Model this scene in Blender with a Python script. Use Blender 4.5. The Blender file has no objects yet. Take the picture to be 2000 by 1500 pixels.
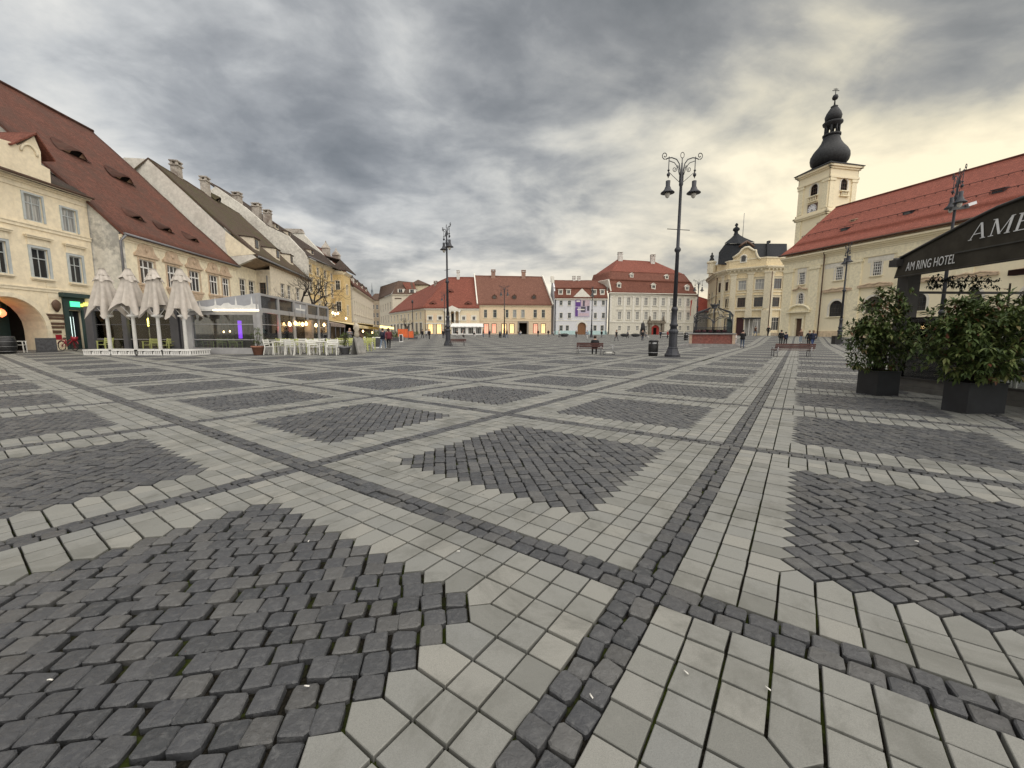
import bpy, bmesh, math, random
import numpy as np
from mathutils import Vector, Matrix, Quaternion
from mathutils import noise as mnoise
random.seed(7); np.random.seed(7)
SC = bpy.context.scene
COL = SC.collection
R = math.radians
H = 1.4                      # eye height
FPX, PITCH, ROLL = 792.1, 0.119455, 0.00414     # focal length for a 2000 px wide frame, tilt, roll

# ---------------------------------------------------------------- camera
_fw = Vector((0, math.cos(PITCH), -math.sin(PITCH)))
_up = Vector((0, math.sin(PITCH), math.cos(PITCH)))
_rt = Vector((1, 0, 0))
_cr = _rt * math.cos(ROLL) + _up * math.sin(ROLL)
_cu = -_rt * math.sin(ROLL) + _up * math.cos(ROLL)
cam_d = bpy.data.cameras.new('camera')
cam_d.sensor_width = 36; cam_d.sensor_fit = 'HORIZONTAL'
cam_d.lens = 36 * FPX / 2000
cam_d.clip_start = 0.05; cam_d.clip_end = 6000
cam = bpy.data.objects.new('camera', cam_d); COL.objects.link(cam)
_m = Matrix((( _cr.x, _cu.x, -_fw.x, 0), (_cr.y, _cu.y, -_fw.y, 0), (_cr.z, _cu.z, -_fw.z, H), (0, 0, 0, 1)))
cam.matrix_world = _m
SC.camera = cam

# ---------------------------------------------------------------- light and exposure
SUN_AZ, SUN_EL = 140.0, 60.0          # degrees right of the view direction, above the horizon
EXPOSURE = 1.3
SC.view_settings.view_transform = 'Standard'
SC.view_settings.look = 'None'
SC.view_settings.exposure = EXPOSURE
SC.view_settings.gamma = 1
SC.view_settings.use_curve_mapping = False
sun_d = bpy.data.lights.new('sun', 'SUN'); sun_d.energy = 1.5; sun_d.angle = R(110); sun_d.color = (1, .94, .85)
sun = bpy.data.objects.new('sun', sun_d); COL.objects.link(sun)
_az = R(SUN_AZ); _el = R(SUN_EL)
SUNDIR = Vector((math.sin(_az) * math.cos(_el), math.cos(_az) * math.cos(_el), math.sin(_el)))
sun.rotation_euler = SUNDIR.to_track_quat('Z', 'Y').to_euler()
sun.location = (40, -20, 80)


def raydir(px, py):
    u = px - 1000; v = 750 - py
    return (_fw * FPX + _cr * u + _cu * v).normalized()


world = bpy.data.worlds.new('World'); SC.world = world; world.use_nodes = True


class NT:
    """small helper to write node trees"""
    def __init__(s, tree): s.t = tree; s.n = tree.nodes; s.l = tree.links
    def new(s, typ, **kw):
        n = s.n.new(typ)
        for k, v in kw.items(): setattr(n, k, v)
        return n
    def set(s, sock, v):
        if isinstance(v, bpy.types.NodeSocket): s.l.new(v, sock)
        else: sock.default_value = v
    def math(s, op, a, b=0.0, c=None, clamp=False):
        n = s.n.new('ShaderNodeMath'); n.operation = op; n.use_clamp = clamp
        s.set(n.inputs[0], a); s.set(n.inputs[1], b)
        if c is not None: s.set(n.inputs[2], c)
        return n.outputs[0]
    def vmath(s, op, a, b=(0, 0, 0)):
        n = s.n.new('ShaderNodeVectorMath'); n.operation = op
        s.set(n.inputs[0], a)
        if op == 'SCALE': s.set(n.inputs['Scale'], b)
        else: s.set(n.inputs[1], b)
        return n.outputs['Value'] if op in ('DOT_PRODUCT', 'LENGTH', 'DISTANCE') else n.outputs['Vector']
    def mix(s, f, a, b, blend='MIX'):
        n = s.n.new('ShaderNodeMix'); n.data_type = 'RGBA'; n.blend_type = blend
        s.set(n.inputs[0], f); s.set(n.inputs[6], a if not isinstance(a, tuple) else (*a[:3], 1)); s.set(n.inputs[7], b if not isinstance(b, tuple) else (*b[:3], 1))
        return n.outputs[2]
    def noise(s, vec, scale, detail=4, rough=.5, dist=0.0, out='Fac', dims='3D'):
        n = s.n.new('ShaderNodeTexNoise'); n.noise_dimensions = dims
        if vec is not None: s.l.new(vec, n.inputs['Vector'])
        n.inputs['Scale'].default_value = scale; n.inputs['Detail'].default_value = detail
        n.inputs['Roughness'].default_value = rough; n.inputs['Distortion'].default_value = dist
        return n.outputs[out]
    def ramp(s, f, stops, interp='LINEAR'):
        n = s.n.new('ShaderNodeValToRGB'); n.color_ramp.interpolation = interp
        e = n.color_ramp.elements
        while len(e) < len(stops): e.new(.5)
        for el, (p, c) in zip(e, stops):
            el.position = p; el.color = (*c, 1) if isinstance(c, tuple) else (c, c, c, 1)
        s.l.new(f, n.inputs[0]); return n.outputs[0]
    def maprange(s, v, a, b, c=0.0, d=1.0, smooth=True):
        n = s.n.new('ShaderNodeMapRange'); n.interpolation_type = 'SMOOTHSTEP' if smooth else 'LINEAR'
        s.set(n.inputs[0], v)
        for i, x in enumerate((a, b, c, d)): n.inputs[i + 1].default_value = x
        return n.outputs[0]
    def mapping(s, vec, scale=(1, 1, 1), rot=(0, 0, 0), loc=(0, 0, 0)):
        n = s.n.new('ShaderNodeMapping'); s.l.new(vec, n.inputs[0])
        n.inputs['Scale'].default_value = scale; n.inputs['Rotation'].default_value = rot; n.inputs['Location'].default_value = loc
        return n.outputs[0]
    def sep(s, v):
        n = s.n.new('ShaderNodeSeparateXYZ'); s.l.new(v, n.inputs[0]); return n.outputs
    def comb(s, x, y, z=0.0):
        n = s.n.new('ShaderNodeCombineXYZ'); s.set(n.inputs[0], x); s.set(n.inputs[1], y); s.set(n.inputs[2], z); return n.outputs[0]


def make_sky():
    t = NT(world.node_tree); t.n.clear()
    out = t.new('ShaderNodeOutputWorld'); bg = t.new('ShaderNodeBackground')
    sky = t.new('ShaderNodeTexSky'); sky.sky_type = 'NISHITA'; sky.sun_disc = False
    sky.sun_elevation = R(SUN_EL); sky.sun_rotation = R(SUN_AZ)
    tc = t.new('ShaderNodeTexCoord'); d = t.vmath('NORMALIZE', tc.outputs['Generated'])
    x, y, z = t.sep(d)
    pz = t.math('ADD', t.math('MAXIMUM', z, 0.0), .27)
    uv = t.comb(t.math('DIVIDE', x, pz), t.math('DIVIDE', y, pz), 0.0)
    m1 = t.mapping(uv, (.8, 1.15, 1), (0, 0, R(-24)), (3.1, 1.7, 0))
    n1 = t.noise(m1, .75, 9, .52, .35)
    m2 = t.mapping(uv, (1.15, 1.45, 1), (0, 0, R(-30)), (7.7, 4.2, 3))
    n2 = t.noise(m2, 1.9, 8, .55, .4)
    m3 = t.mapping(uv, (1.3, 1.5, 1), (0, 0, R(-20)), (1.7, 9.2, 6))
    n3 = t.noise(m3, 5.5, 5, .55, .3)
    v = t.math('ADD', t.math('MULTIPLY', n1, .5), t.math('MULTIPLY', n2, .36))
    v = t.math('ADD', v, t.math('MULTIPLY', n3, .14))

    def lobe(px, py, n, amp):
        c = raydir(px, py)
        dp = t.vmath('DOT_PRODUCT', d, tuple(c))
        return t.math('MULTIPLY', t.math('POWER', t.math('MAXIMUM', dp, 0.0), n), amp)
    for a in [(1620, 130, 60, .05), (1970, 320, 90, .16), (1480, 300, 90, .07), (1500, 450, 16, -.06), (1700, 330, 60, .04), (790, 85, 420, .11), (130, 290, 40, .13), (1260, 345, 110, .07), (60, 60, 30, .05), (1720, 395, 300, .10),
              (1000, 130, 40, -.05), (480, 170, 45, -.06), (1330, 0, 90, -.08), (1890, 140, 140, -.08), (1570, 40, 160, .05), (560, 330, 90, -.03)]:
        v = t.math('ADD', v, lobe(*a))
    hor = t.math('POWER', t.math('SUBTRACT', 1.0, t.math('MAXIMUM', z, 0.0)), 4)
    v = t.math('ADD', v, t.math('MULTIPLY', hor, .25))
    v = t.math('ADD', t.math('MULTIPLY', t.math('SUBTRACT', v, .508), 2.3), .5)
    col = t.ramp(v, [(.22, (.070, .073, .073)), (.40, (.104, .107, .108)), (.54, (.155, .158, .158)), (.68, (.235, .237, .232)), (.95, (.385, .375, .345))])
    col = t.mix(t.math('MULTIPLY', t.maprange(hor, .1, .8), .6), col, t.mix(1.0, col, (1.16, 1.02, .86), 'MULTIPLY'))
    warm = t.math('POWER', t.math('MAXIMUM', t.vmath('DOT_PRODUCT', d, tuple(raydir(1820, 300))), 0.0), 5)
    bright = t.maprange(v, .42, .75)
    col = t.mix(t.math('MULTIPLY', warm, .92), col, t.mix(bright, (.96, .95, .93), (1.18, .97, .66)), 'MULTIPLY') if False else \
        t.mix(t.math('MULTIPLY', warm, .95), col, t.mix(1.0, col, t.mix(bright, (1.06, 1.0, .87), (1.2, 1.08, .80)), 'MULTIPLY'))
    scl = t.new('ShaderNodeVectorMath', operation='SCALE'); t.l.new(col, scl.inputs[0]); scl.inputs['Scale'].default_value = 10.0
    fin = t.mix(.92, sky.outputs[0], scl.outputs[0])
    t.l.new(fin, bg.inputs[0]); bg.inputs[1].default_value = 0.1
    t.l.new(bg.outputs[0], out.inputs[0])


make_sky()


# ---------------------------------------------------------------- the lie of the land
def sstep(a, b, x):
    t = min(1, max(0, (x - a) / (b - a))); return t * t * (3 - 2 * t)


def gz(x, y):
    """height of the square: flat near the eye, rising gently towards its far edges"""
    yy = min(y, 190)
    z = .0115 * max(0, yy - 15) + .0155 * max(0, yy - 97)
    if y > 40:
        z += .8 * sstep(45, 66, y) * sstep(.42, .55, x / y) * (1 - sstep(80, 112, y))
    return z


CP, SP = math.cos(PITCH), math.sin(PITCH)


def at(px, py, Y):
    d = raydir(px, py); return Vector((0, 0, H)) + d * (Y / d.y)


def atz(px, py, z):
    d = raydir(px, py); return Vector((0, 0, H)) + d * ((z - H) / d.z)


def gp(px, py):
    """pixel of the photograph on the ground -> point of the ground"""
    d = raydir(px, py); lo, hi = 0.5, 400.0
    for _ in range(60):
        m = (lo + hi) / 2; p = Vector((0, 0, H)) + d * (m / d.y)
        if p.z > gz(p.x, p.y): lo = m
        else: hi = m
    p = Vector((0, 0, H)) + d * (lo / d.y); p.z = gz(p.x, p.y); return p


def gx(px, Y):
    """ground point at depth Y in the column px"""
    x = at(px, 655, Y).x; return Vector((x, Y, gz(x, Y)))


# ---------------------------------------------------------------- materials
MATS = {}


def mat(name, col, rough=.8, metal=0.0, spec=.5, var=.06, vscale=3.0, bump=0.0, bscale=20.0, emit=None, estr=0.0, rnd=0.0, trans=0.0, streak=0.0, dirt=0.0, dirtcol=(.12, .11, .10)):
    if name in MATS: return MATS[name]
    m = bpy.data.materials.new(name); m.use_nodes = True; MATS[name] = m
    t = NT(m.node_tree); b = t.n['Principled BSDF']
    b.inputs['Roughness'].default_value = rough; b.inputs['Metallic'].default_value = metal
    b.inputs['Specular IOR Level'].default_value = spec
    b.inputs['Transmission Weight'].default_value = trans
    tc = t.new('ShaderNodeTexCoord'); ob = tc.outputs['Object']
    n = t.noise(ob, vscale, 6, .6)
    c0 = tuple(max(0, c * (1 - 2.2 * var)) for c in col); c1 = tuple(min(1, c * (1 + 2.2 * var)) for c in col)
    c = t.mix(t.maprange(n, .3, .7), c0, c1)
    if streak:
        mp = t.mapping(ob, (1.3, 1.3, .12)); ns = t.noise(mp, 2.2, 5, .65)
        c = t.mix(t.math('MULTIPLY', t.maprange(ns, .52, .75), streak), c, dirtcol)
    if dirt:
        nd = t.noise(ob, .45, 8, .68, .6); nd2 = t.noise(ob, 2.6, 5, .6)
        f = t.math('MULTIPLY', t.maprange(t.math('ADD', nd, t.math('MULTIPLY', t.math('SUBTRACT', nd2, .5), .35)), .47, .66), dirt)
        c = t.mix(f, c, dirtcol)
    if rnd:
        oi = t.new('ShaderNodeObjectInfo')
        k = t.math('ADD', 1 - rnd, t.math('MULTIPLY', oi.outputs['Random'], 2 * rnd))
        c = t.mix(1.0, c, t.comb(k, k, k), 'MULTIPLY')
    t.l.new(c, b.inputs['Base Color'])
    if bump:
        bp = t.new('ShaderNodeBump'); bp.inputs['Strength'].default_value = bump; bp.inputs['Distance'].default_value = .02
        t.l.new(t.noise(ob, bscale, 5, .6), bp.inputs['Height']); t.l.new(bp.outputs[0], b.inputs['Normal'])
    if emit:
        b.inputs['Emission Color'].default_value = (*emit, 1); b.inputs['Emission Strength'].default_value = estr
    return m


def roofmat(name, col, dark=.6, moss=0.0, tw=.2, th=.17, mosscol=(.07, .065, .03), patch=.5):
    """tiles in courses: uses the UV of the roof plane, in metres"""
    if name in MATS: return MATS[name]
    m = bpy.data.materials.new(name); m.use_nodes = True; MATS[name] = m
    t = NT(m.node_tree); b = t.n['Principled BSDF']; b.inputs['Roughness'].default_value = .85
    b.inputs['Specular IOR Level'].default_value = .25
    tc = t.new('ShaderNodeTexCoord'); uv = tc.outputs['UV']; ob = tc.outputs['Object']
    br = t.new('ShaderNodeTexBrick'); t.l.new(uv, br.inputs[0]); br.inputs['Scale'].default_value = 1
    br.inputs['Brick Width'].default_value = tw; br.inputs['Row Height'].default_value = th
    br.inputs['Mortar Size'].default_value = .012; br.inputs['Mortar Smooth'].default_value = .6; br.offset = .5
    d = tuple(c * dark for c in col)
    br.inputs['Color1'].default_value = (*col, 1); br.inputs['Color2'].default_value = (*tuple(c * (.25 + .6 * dark) for c in col), 1); br.inputs['Mortar'].default_value = (*tuple(c * .45 for c in d), 1)
    n = t.noise(ob, .35, 8, .62, .4); n2 = t.noise(ob, 1.7, 6, .6)
    c = t.mix(t.math('MULTIPLY', t.maprange(n, .42, .68), patch), br.outputs[0], d)
    c = t.mix(t.math('MULTIPLY', t.maprange(n2, .5, .75), .45), c, tuple(min(1, q * 1.25) for q in col))
    if moss:
        mp = t.mapping(ob, (.5, .5, .5)); nm = t.noise(mp, 1.1, 7, .62, .5)
        c = t.mix(t.math('MULTIPLY', t.maprange(nm, .42, .62), moss), c, mosscol)
    t.l.new(c, b.inputs['Base Color'])
    x, y, z = t.sep(uv)
    saw = t.math('FRACT', t.math('DIVIDE', y, th))
    hh = t.math('ADD', t.math('MULTIPLY', t.math('SUBTRACT', 1.0, saw), .7), t.math('MULTIPLY', br.outputs['Fac'], -.6))
    bp = t.new('ShaderNodeBump'); bp.inputs['Strength'].default_value = .7; bp.inputs['Distance'].default_value = .03
    t.l.new(hh, bp.inputs['Height']); t.l.new(bp.outputs[0], b.inputs['Normal'])
    return m


def glassmat(name='window_glass', col=(.02, .022, .025), rough=.06, spec=.6, curtain=0.0):
    if name in MATS: return MATS[name]
    m = bpy.data.materials.new(name); m.use_nodes = True; MATS[name] = m
    t = NT(m.node_tree); b = t.n['Principled BSDF']
    b.inputs['Roughness'].default_value = rough; b.inputs['Specular IOR Level'].default_value = spec
    oi = t.new('ShaderNodeObjectInfo'); tc = t.new('ShaderNodeTexCoord')
    n = t.noise(tc.outputs['Object'], 1.5, 3, .5)
    k = t.math('ADD', t.math('MULTIPLY', oi.outputs['Random'], .7), t.math('MULTIPLY', n, .3))
    c = t.mix(t.maprange(k, .55, .95), col, (.09, .085, .075))
    if curtain:
        fold = t.noise(t.mapping(tc.outputs['Object'], (9, 9, .35)), 1.6, 3, .6)
        c = t.mix(curtain, c, t.mix(t.maprange(fold, .35, .65), (.22, .22, .215), (.50, .50, .475)))
    t.l.new(c, b.inputs['Base Color'])
    bp = t.new('ShaderNodeBump'); bp.inputs['Strength'].default_value = .08; bp.inputs['Distance'].default_value = .05
    t.l.new(t.noise(tc.outputs['Object'], 1.2, 2), bp.inputs['Height']); t.l.new(bp.outputs[0], b.inputs['Normal'])
    return m


def clearglass(name='clear_glass', tint=(.86, .9, .9)):
    """thin pane one looks through: mostly see-through with a sheen"""
    if name in MATS: return MATS[name]
    m = bpy.data.materials.new(name); m.use_nodes = True; MATS[name] = m
    t = NT(m.node_tree); t.n.clear()
    out = t.new('ShaderNodeOutputMaterial'); tr = t.new('ShaderNodeBsdfTransparent'); tr.inputs[0].default_value = (*tint, 1)
    gl = t.new('ShaderNodeBsdfGlossy'); gl.inputs['Roughness'].default_value = .03; gl.inputs[0].default_value = (.9, .9, .9, 1)
    fr = t.new('ShaderNodeFresnel'); fr.inputs[0].default_value = 1.5
    mx = t.new('ShaderNodeMixShader'); t.l.new(t.math('MULTIPLY', fr.outputs[0], 1.3, clamp=True), mx.inputs[0])
    t.l.new(tr.outputs[0], mx.inputs[1]); t.l.new(gl.outputs[0], mx.inputs[2]); t.l.new(mx.outputs[0], out.inputs[0])
    return m


# ---------------------------------------------------------------- mesh builder
class MB:
    def __init__(s): s.v = []; s.f = []; s.mi = []; s.sm = []; s.uv = []; s.M = None
    def pt(s, p):
        s.v.append(tuple(s.M @ Vector(p)) if s.M is not None else (p[0], p[1], p[2])); return len(s.v) - 1
    def face(s, idx, mi=0, sm=False, uv=None): s.f.append(tuple(idx)); s.mi.append(mi); s.sm.append(sm); s.uv.append(uv)
    def poly(s, pts, mi=0, sm=False, uv=None): s.face([s.pt(p) for p in pts], mi, sm, uv)
    def box(s, x0, x1, y0, y1, z0, z1, mi=0, M=None):
        c = [(x0, y0, z0), (x1, y0, z0), (x1, y1, z0), (x0, y1, z0), (x0, y0, z1), (x1, y0, z1), (x1, y1, z1), (x0, y1, z1)]
        i = [s.pt(M @ Vector(p) if M is not None else p) for p in c]
        for q in ((0, 3, 2, 1), (4, 5, 6, 7), (0, 1, 5, 4), (1, 2, 6, 5), (2, 3, 7, 6), (3, 0, 4, 7)): s.face([i[k] for k in q], mi)
    def bar(s, a, b, w, h=None, mi=0, up=(0, 0, 1)):
        """square bar from a to b"""
        a = Vector(a); b = Vector(b); d = (b - a).normalized(); u = Vector(up)
        if abs(d.dot(u)) > .95: u = Vector((0, 1, 0)) if abs(d.y) < .9 else Vector((1, 0, 0))
        x = d.cross(u).normalized(); y = x.cross(d).normalized(); h = h or w
        i = []
        for p in (a, b):
            for sx, sy in ((-1, -1), (1, -1), (1, 1), (-1, 1)): i.append(s.pt(p + x * sx * w / 2 + y * sy * h / 2))
        for k in range(4): s.face((i[k], i[(k + 1) % 4], i[4 + (k + 1) % 4], i[4 + k]), mi)
        s.face((i[3], i[2], i[1], i[0]), mi); s.face((i[4], i[5], i[6], i[7]), mi)
    def tube(s, pts, r, n=8, mi=0, sm=True, cap=True):
        pts = [Vector(p) for p in pts]; rs = r if isinstance(r, (list, tuple)) else [r] * len(pts)
        rings = []; u = None
        for k, p in enumerate(pts):
            d = (pts[min(k + 1, len(pts) - 1)] - pts[max(k - 1, 0)])
            if d.length < 1e-9: d = Vector((0, 0, 1))
            d.normalize()
            if u is None: u = d.orthogonal().normalized()
            u = u - d * u.dot(d)
            if u.length < 1e-6: u = d.orthogonal()
            u.normalize(); w = d.cross(u)
            rings.append([s.pt(p + (u * math.cos(2 * math.pi * q / n) + w * math.sin(2 * math.pi * q / n)) * rs[k]) for q in range(n)])
        for a, b in zip(rings, rings[1:]):
            for q in range(n): s.face((a[q], a[(q + 1) % n], b[(q + 1) % n], b[q]), mi, sm)
        if cap: s.face(rings[0][::-1], mi); s.face(rings[-1], mi)
    def lathe(s, prof, c=(0, 0, 0), n=16, mi=0, sm=True, cap=True, ph=0.0, sq=1.0):
        rings = []
        for r, z in prof:
            rings.append([s.pt((c[0] + r * math.cos(2 * math.pi * (q + ph) / n), c[1] + sq * r * math.sin(2 * math.pi * (q + ph) / n), c[2] + z)) for q in range(n)])
        for a, b in zip(rings, rings[1:]):
            for q in range(n): s.face((a[q], a[(q + 1) % n], b[(q + 1) % n], b[q]), mi, sm)
        if cap: s.face(rings[0][::-1], mi); s.face(rings[-1], mi)
    def slab(s, pts, t, mi=0, uvax=None):
        """polygon with thickness t downward along its normal; top face gets a UV in metres"""
        P = [Vector(p) for p in pts]
        n = Vector((0, 0, 0))
        for k in range(len(P)): n += P[k].cross(P[(k + 1) % len(P)])
        n.normalize()
        if n.z < 0: P = P[::-1]; n = -n
        uv = None
        ux = Vector((0, 0, 1)).cross(n)
        ux = ux.normalized() if ux.length > 1e-4 else Vector((1, 0, 0))
        vy = n.cross(ux); uv = [(p.dot(ux), p.dot(vy)) for p in P]
        a = [s.pt(p) for p in P]; b = [s.pt(p - n * t) for p in P]
        s.face(a, mi, False, uv); s.face(b[::-1], mi, False, uv[::-1])
        L = len(P)
        for k in range(L): s.face((a[k], b[k], b[(k + 1) % L], a[(k + 1) % L]), mi)
    def build(s, name, mats, parent=None, loc=None, rotz=0.0, smooth=None):
        me = s.mesh(name, mats)
        if parent is not None and loc is None and rotz == 0.0:
            off = parent.get('_o'); 
            if off is not None:
                o = Vector(off)
                co = np.empty(len(me.vertices) * 3, np.float32); me.vertices.foreach_get('co', co)
                co = co.reshape(-1, 3) - np.array(o, np.float32); me.vertices.foreach_set('co', co.ravel())
        return link(name, me, parent, loc or (0, 0, 0), rotz)
    def mesh(s, name, mats):
        me = bpy.data.meshes.new(name); me.from_pydata(s.v, [], s.f)
        for m in (mats if isinstance(mats, (list, tuple)) else [mats]): me.materials.append(m)
        me.polygons.foreach_set('material_index', s.mi); me.polygons.foreach_set('use_smooth', s.sm)
        if any(u is not None for u in s.uv):
            lay = me.uv_layers.new(name='UVMap'); k = 0
            for f, u in zip(s.f, s.uv):
                for q in range(len(f)):
                    if u is not None: lay.data[k].uv = u[q]
                    k += 1
        me.update(); return me


def link(name, data, parent=None, loc=(0, 0, 0), rotz=0.0):
    o = bpy.data.objects.new(name, data); COL.objects.link(o)
    o.location = loc; o.rotation_euler = (0, 0, rotz)
    if parent is not None: o.parent = parent
    return o


def tag(o, label, cat, group=None):
    o['label'] = label; o['category'] = cat
    if group: o['group'] = group
    return o


def thing(name, label, cat, loc=(0, 0, 0), rotz=0.0, group=None):
    o = bpy.data.objects.new(name, None); COL.objects.link(o); o.location = loc; o.rotation_euler = (0, 0, rotz)
    o.empty_display_size = .3
    return tag(o, label, cat, group)


def wthing(name, label, cat, loc, group=None):
    """a thing whose parts are given in world coordinates"""
    o = thing(name, label, cat, loc, 0, group); o['_o'] = tuple(loc); return o


def struct(o): o['kind'] = 'structure'; return o


def dup(root, loc, rotz=0.0, label=None, scale=None):
    r = root.copy(); COL.objects.link(r); r.location = loc; r.rotation_euler = (0, 0, rotz)
    if label: r['label'] = label
    if scale: r.scale = scale
    for ch in list(root.children):
        c = ch.copy(); COL.objects.link(c); c.parent = r
        for g in ch.children:
            d = g.copy(); COL.objects.link(d); d.parent = c
    return r

# ================================================================ pavement
YAW = 0.612816443
GA = np.array([math.sin(YAW), math.cos(YAW)]); GB = np.array([-math.cos(YAW), math.sin(YAW)])
GO = np.array([.7511, 2.1343])
S = .17; HW = .107; P = 2 * HW + 20 * S          # slab pitch, half width of the cobble strip, cell
RNEAR = 24.0
GEOLIM = 1.263


def gw(u, v): return GO[0] + GB[0] * u + GA[0] * v, GO[1] + GB[1] * u + GA[1] * v


def pavemats():
    def base(name, rough, spec):
        m = bpy.data.materials.new(name); m.use_nodes = True; t = NT(m.node_tree); b = t.n['Principled BSDF']
        b.inputs['Roughness'].default_value = rough; b.inputs['Specular IOR Level'].default_value = spec
        geo = t.new('ShaderNodeNewGeometry'); oi = t.new('ShaderNodeObjectInfo')
        at_ = t.new('ShaderNodeAttribute'); at_.attribute_name = 'rnd'
        r = t.math('FRACT', t.math('ADD', at_.outputs['Fac'], oi.outputs['Random']))
        return m, t, b, geo.outputs['Position'], r
    m, t, b, pos, r = base('granite_slab', .6, .45)
    c = t.ramp(r, [(0, (.178, .178, .160)), (.25, (.252, .250, .226)), (.5, (.218, .219, .202)), (.75, (.288, .280, .248)), (1, (.205, .208, .196))])
    n = t.noise(pos, 260, 2, .7); c = t.mix(t.math('MULTIPLY', t.maprange(n, .35, .7), .38), c, (.10, .10, .097))
    n2 = t.noise(pos, 1.5, 8, .72, .5); c = t.mix(t.math('MULTIPLY', t.maprange(n2, .46, .66), .72), c, (.125, .124, .108))
    n3 = t.noise(pos, 14, 6, .7); c = t.mix(t.math('MULTIPLY', t.maprange(n3, .55, .78), .25), c, (.29, .285, .262))
    vo = t.new('ShaderNodeTexVoronoi'); vo.inputs['Scale'].default_value = 5.0; t.l.new(pos, vo.inputs['Vector'])
    sel = t.sep(vo.outputs['Color'])
    spot = t.math('MULTIPLY', t.math('LESS_THAN', vo.outputs['Distance'], t.math('ADD', .05, t.math('MULTIPLY', sel[1], .07))), t.math('GREATER_THAN', sel[0], .72))
    c = t.mix(t.math('MULTIPLY', spot, .5), c, t.mix(t.math('GREATER_THAN', sel[2], .45), (.36, .35, .32), (.07, .07, .066)))
    t.l.new(c, b.inputs['Base Color'])
    bp = t.new('ShaderNodeBump'); bp.inputs['Strength'].default_value = .35; bp.inputs['Distance'].default_value = .004
    t.l.new(t.noise(pos, 150, 4, .7), bp.inputs['Height']); t.l.new(bp.outputs[0], b.inputs['Normal'])
    slab = m
    m, t, b, pos, r = base('basalt_cobble', .52, .5)
    c = t.ramp(r, [(0, (.038, .040, .043)), (.3, (.068, .069, .072)), (.55, (.050, .052, .057)), (.8, (.098, .097, .094)), (1, (.070, .069, .067))])
    n = t.noise(pos, 30, 6, .65, .5); c = t.mix(t.math('MULTIPLY', t.maprange(n, .45, .78), .5), c, (.15, .15, .148))
    n2 = t.noise(pos, 1.3, 5, .6); c = t.mix(t.math('MULTIPLY', t.maprange(n2, .45, .7), .35), c, (.04, .04, .042))
    n4 = t.noise(pos, 9, 5, .7); c = t.mix(t.math('MULTIPLY', t.maprange(n4, .62, .8), .5), c, (.19, .185, .175))
    t.l.new(c, b.inputs['Base Color'])
    bp = t.new('ShaderNodeBump'); bp.inputs['Strength'].default_value = .8; bp.inputs['Distance'].default_value = .010
    t.l.new(t.noise(pos, 34, 6, .62, .6), bp.inputs['Height']); t.l.new(bp.outputs[0], b.inputs['Normal'])
    rr = t.maprange(t.noise(pos, 16, 4, .6), .35, .7, .36, .66); t.l.new(rr, b.inputs['Roughness'])
    cob = m
    m, t, b, pos, r = base('joint_soil', .95, .1)
    n = t.noise(pos, 3.0, 6, .7, .4); n2 = t.noise(pos, 90, 3, .6)
    c = t.mix(t.maprange(n2, .35, .7), (.006, .0055, .004), (.022, .019, .014))
    c = t.mix(t.math('MULTIPLY', t.maprange(n, .47, .58), .85), c, (.034, .046, .007))
    t.l.new(c, b.inputs['Base Color'])
    bed = m
    # far paving: the same pattern worked out in the grid of the square
    m = bpy.data.materials.new('far_paving'); m.use_nodes = True; t = NT(m.node_tree); b = t.n['Principled BSDF']
    b.inputs['Roughness'].default_value = .75; b.inputs['Specular IOR Level'].default_value = .3
    geo = t.new('ShaderNodeNewGeometry'); pos = geo.outputs['Position']
    rel = t.vmath('SUBTRACT', pos, (GO[0], GO[1], 0))
    u = t.vmath('DOT_PRODUCT', rel, (GB[0], GB[1], 0)); v = t.vmath('DOT_PRODUCT', rel, (GA[0], GA[1], 0))

    def pm(x, p): return t.math('SUBTRACT', x, t.math('MULTIPLY', t.math('FLOOR', t.math('DIVIDE', x, p)), p))
    cu = pm(u, P); cv = pm(v, P)
    du = t.math('MINIMUM', cu, t.math('SUBTRACT', P, cu)); dv = t.math('MINIMUM', cv, t.math('SUBTRACT', P, cv))
    mm = t.math('MINIMUM', du, dv)
    su = pm(t.math('SUBTRACT', cu, HW), S); sv = pm(t.math('SUBTRACT', cv, HW), S)

    def near(x, p, w): return t.math('LESS_THAN', t.math('MINIMUM', x, t.math('SUBTRACT', p, x)), w)
    jl = t.math('MAXIMUM', near(su, S, .008), near(sv, S, .008))
    a1 = pm(t.math('MULTIPLY', t.math('ADD', u, v), .70711), S * .70711); a2 = pm(t.math('MULTIPLY', t.math('SUBTRACT', u, v), .70711), S * .70711)
    jc = t.math('MAXIMUM', near(a1, S * .70711, .009), near(a2, S * .70711, .009))
    wn = t.new('ShaderNodeTexWhiteNoise'); wn.noise_dimensions = '2D'
    t.l.new(t.comb(t.math('FLOOR', t.math('DIVIDE', t.math('SUBTRACT', u, HW), S)), t.math('FLOOR', t.math('DIVIDE', t.math('SUBTRACT', v, HW), S))), wn.inputs['Vector'])
    cs = t.ramp(wn.outputs['Value'], [(0, (.195, .195, .177)), (.5, (.250, .248, .226)), (1, (.280, .274, .246))])
    nb = t.noise(pos, .5, 6, .6)
    cs = t.mix(t.math('MULTIPLY', t.maprange(nb, .45, .7), .3), cs, (.135, .132, .118))
    cc = t.mix(t.maprange(t.noise(pos, 9, 3, .6), .3, .7), (.065, .067, .071), (.12, .12, .12))
    cs = t.mix(jl, cs, (.04, .037, .028)); cc = t.mix(jc, cc, (.022, .02, .017))
    panel = t.math('GREATER_THAN', mm, .66); strip = t.math('LESS_THAN', mm, HW)
    c = t.mix(panel, cs, cc); c = t.mix(strip, c, t.mix(.4, cc, (.10, .10, .10)))
    t.l.new(c, b.inputs['Base Color'])
    far = m
    return slab, cob, bed, far


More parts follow.
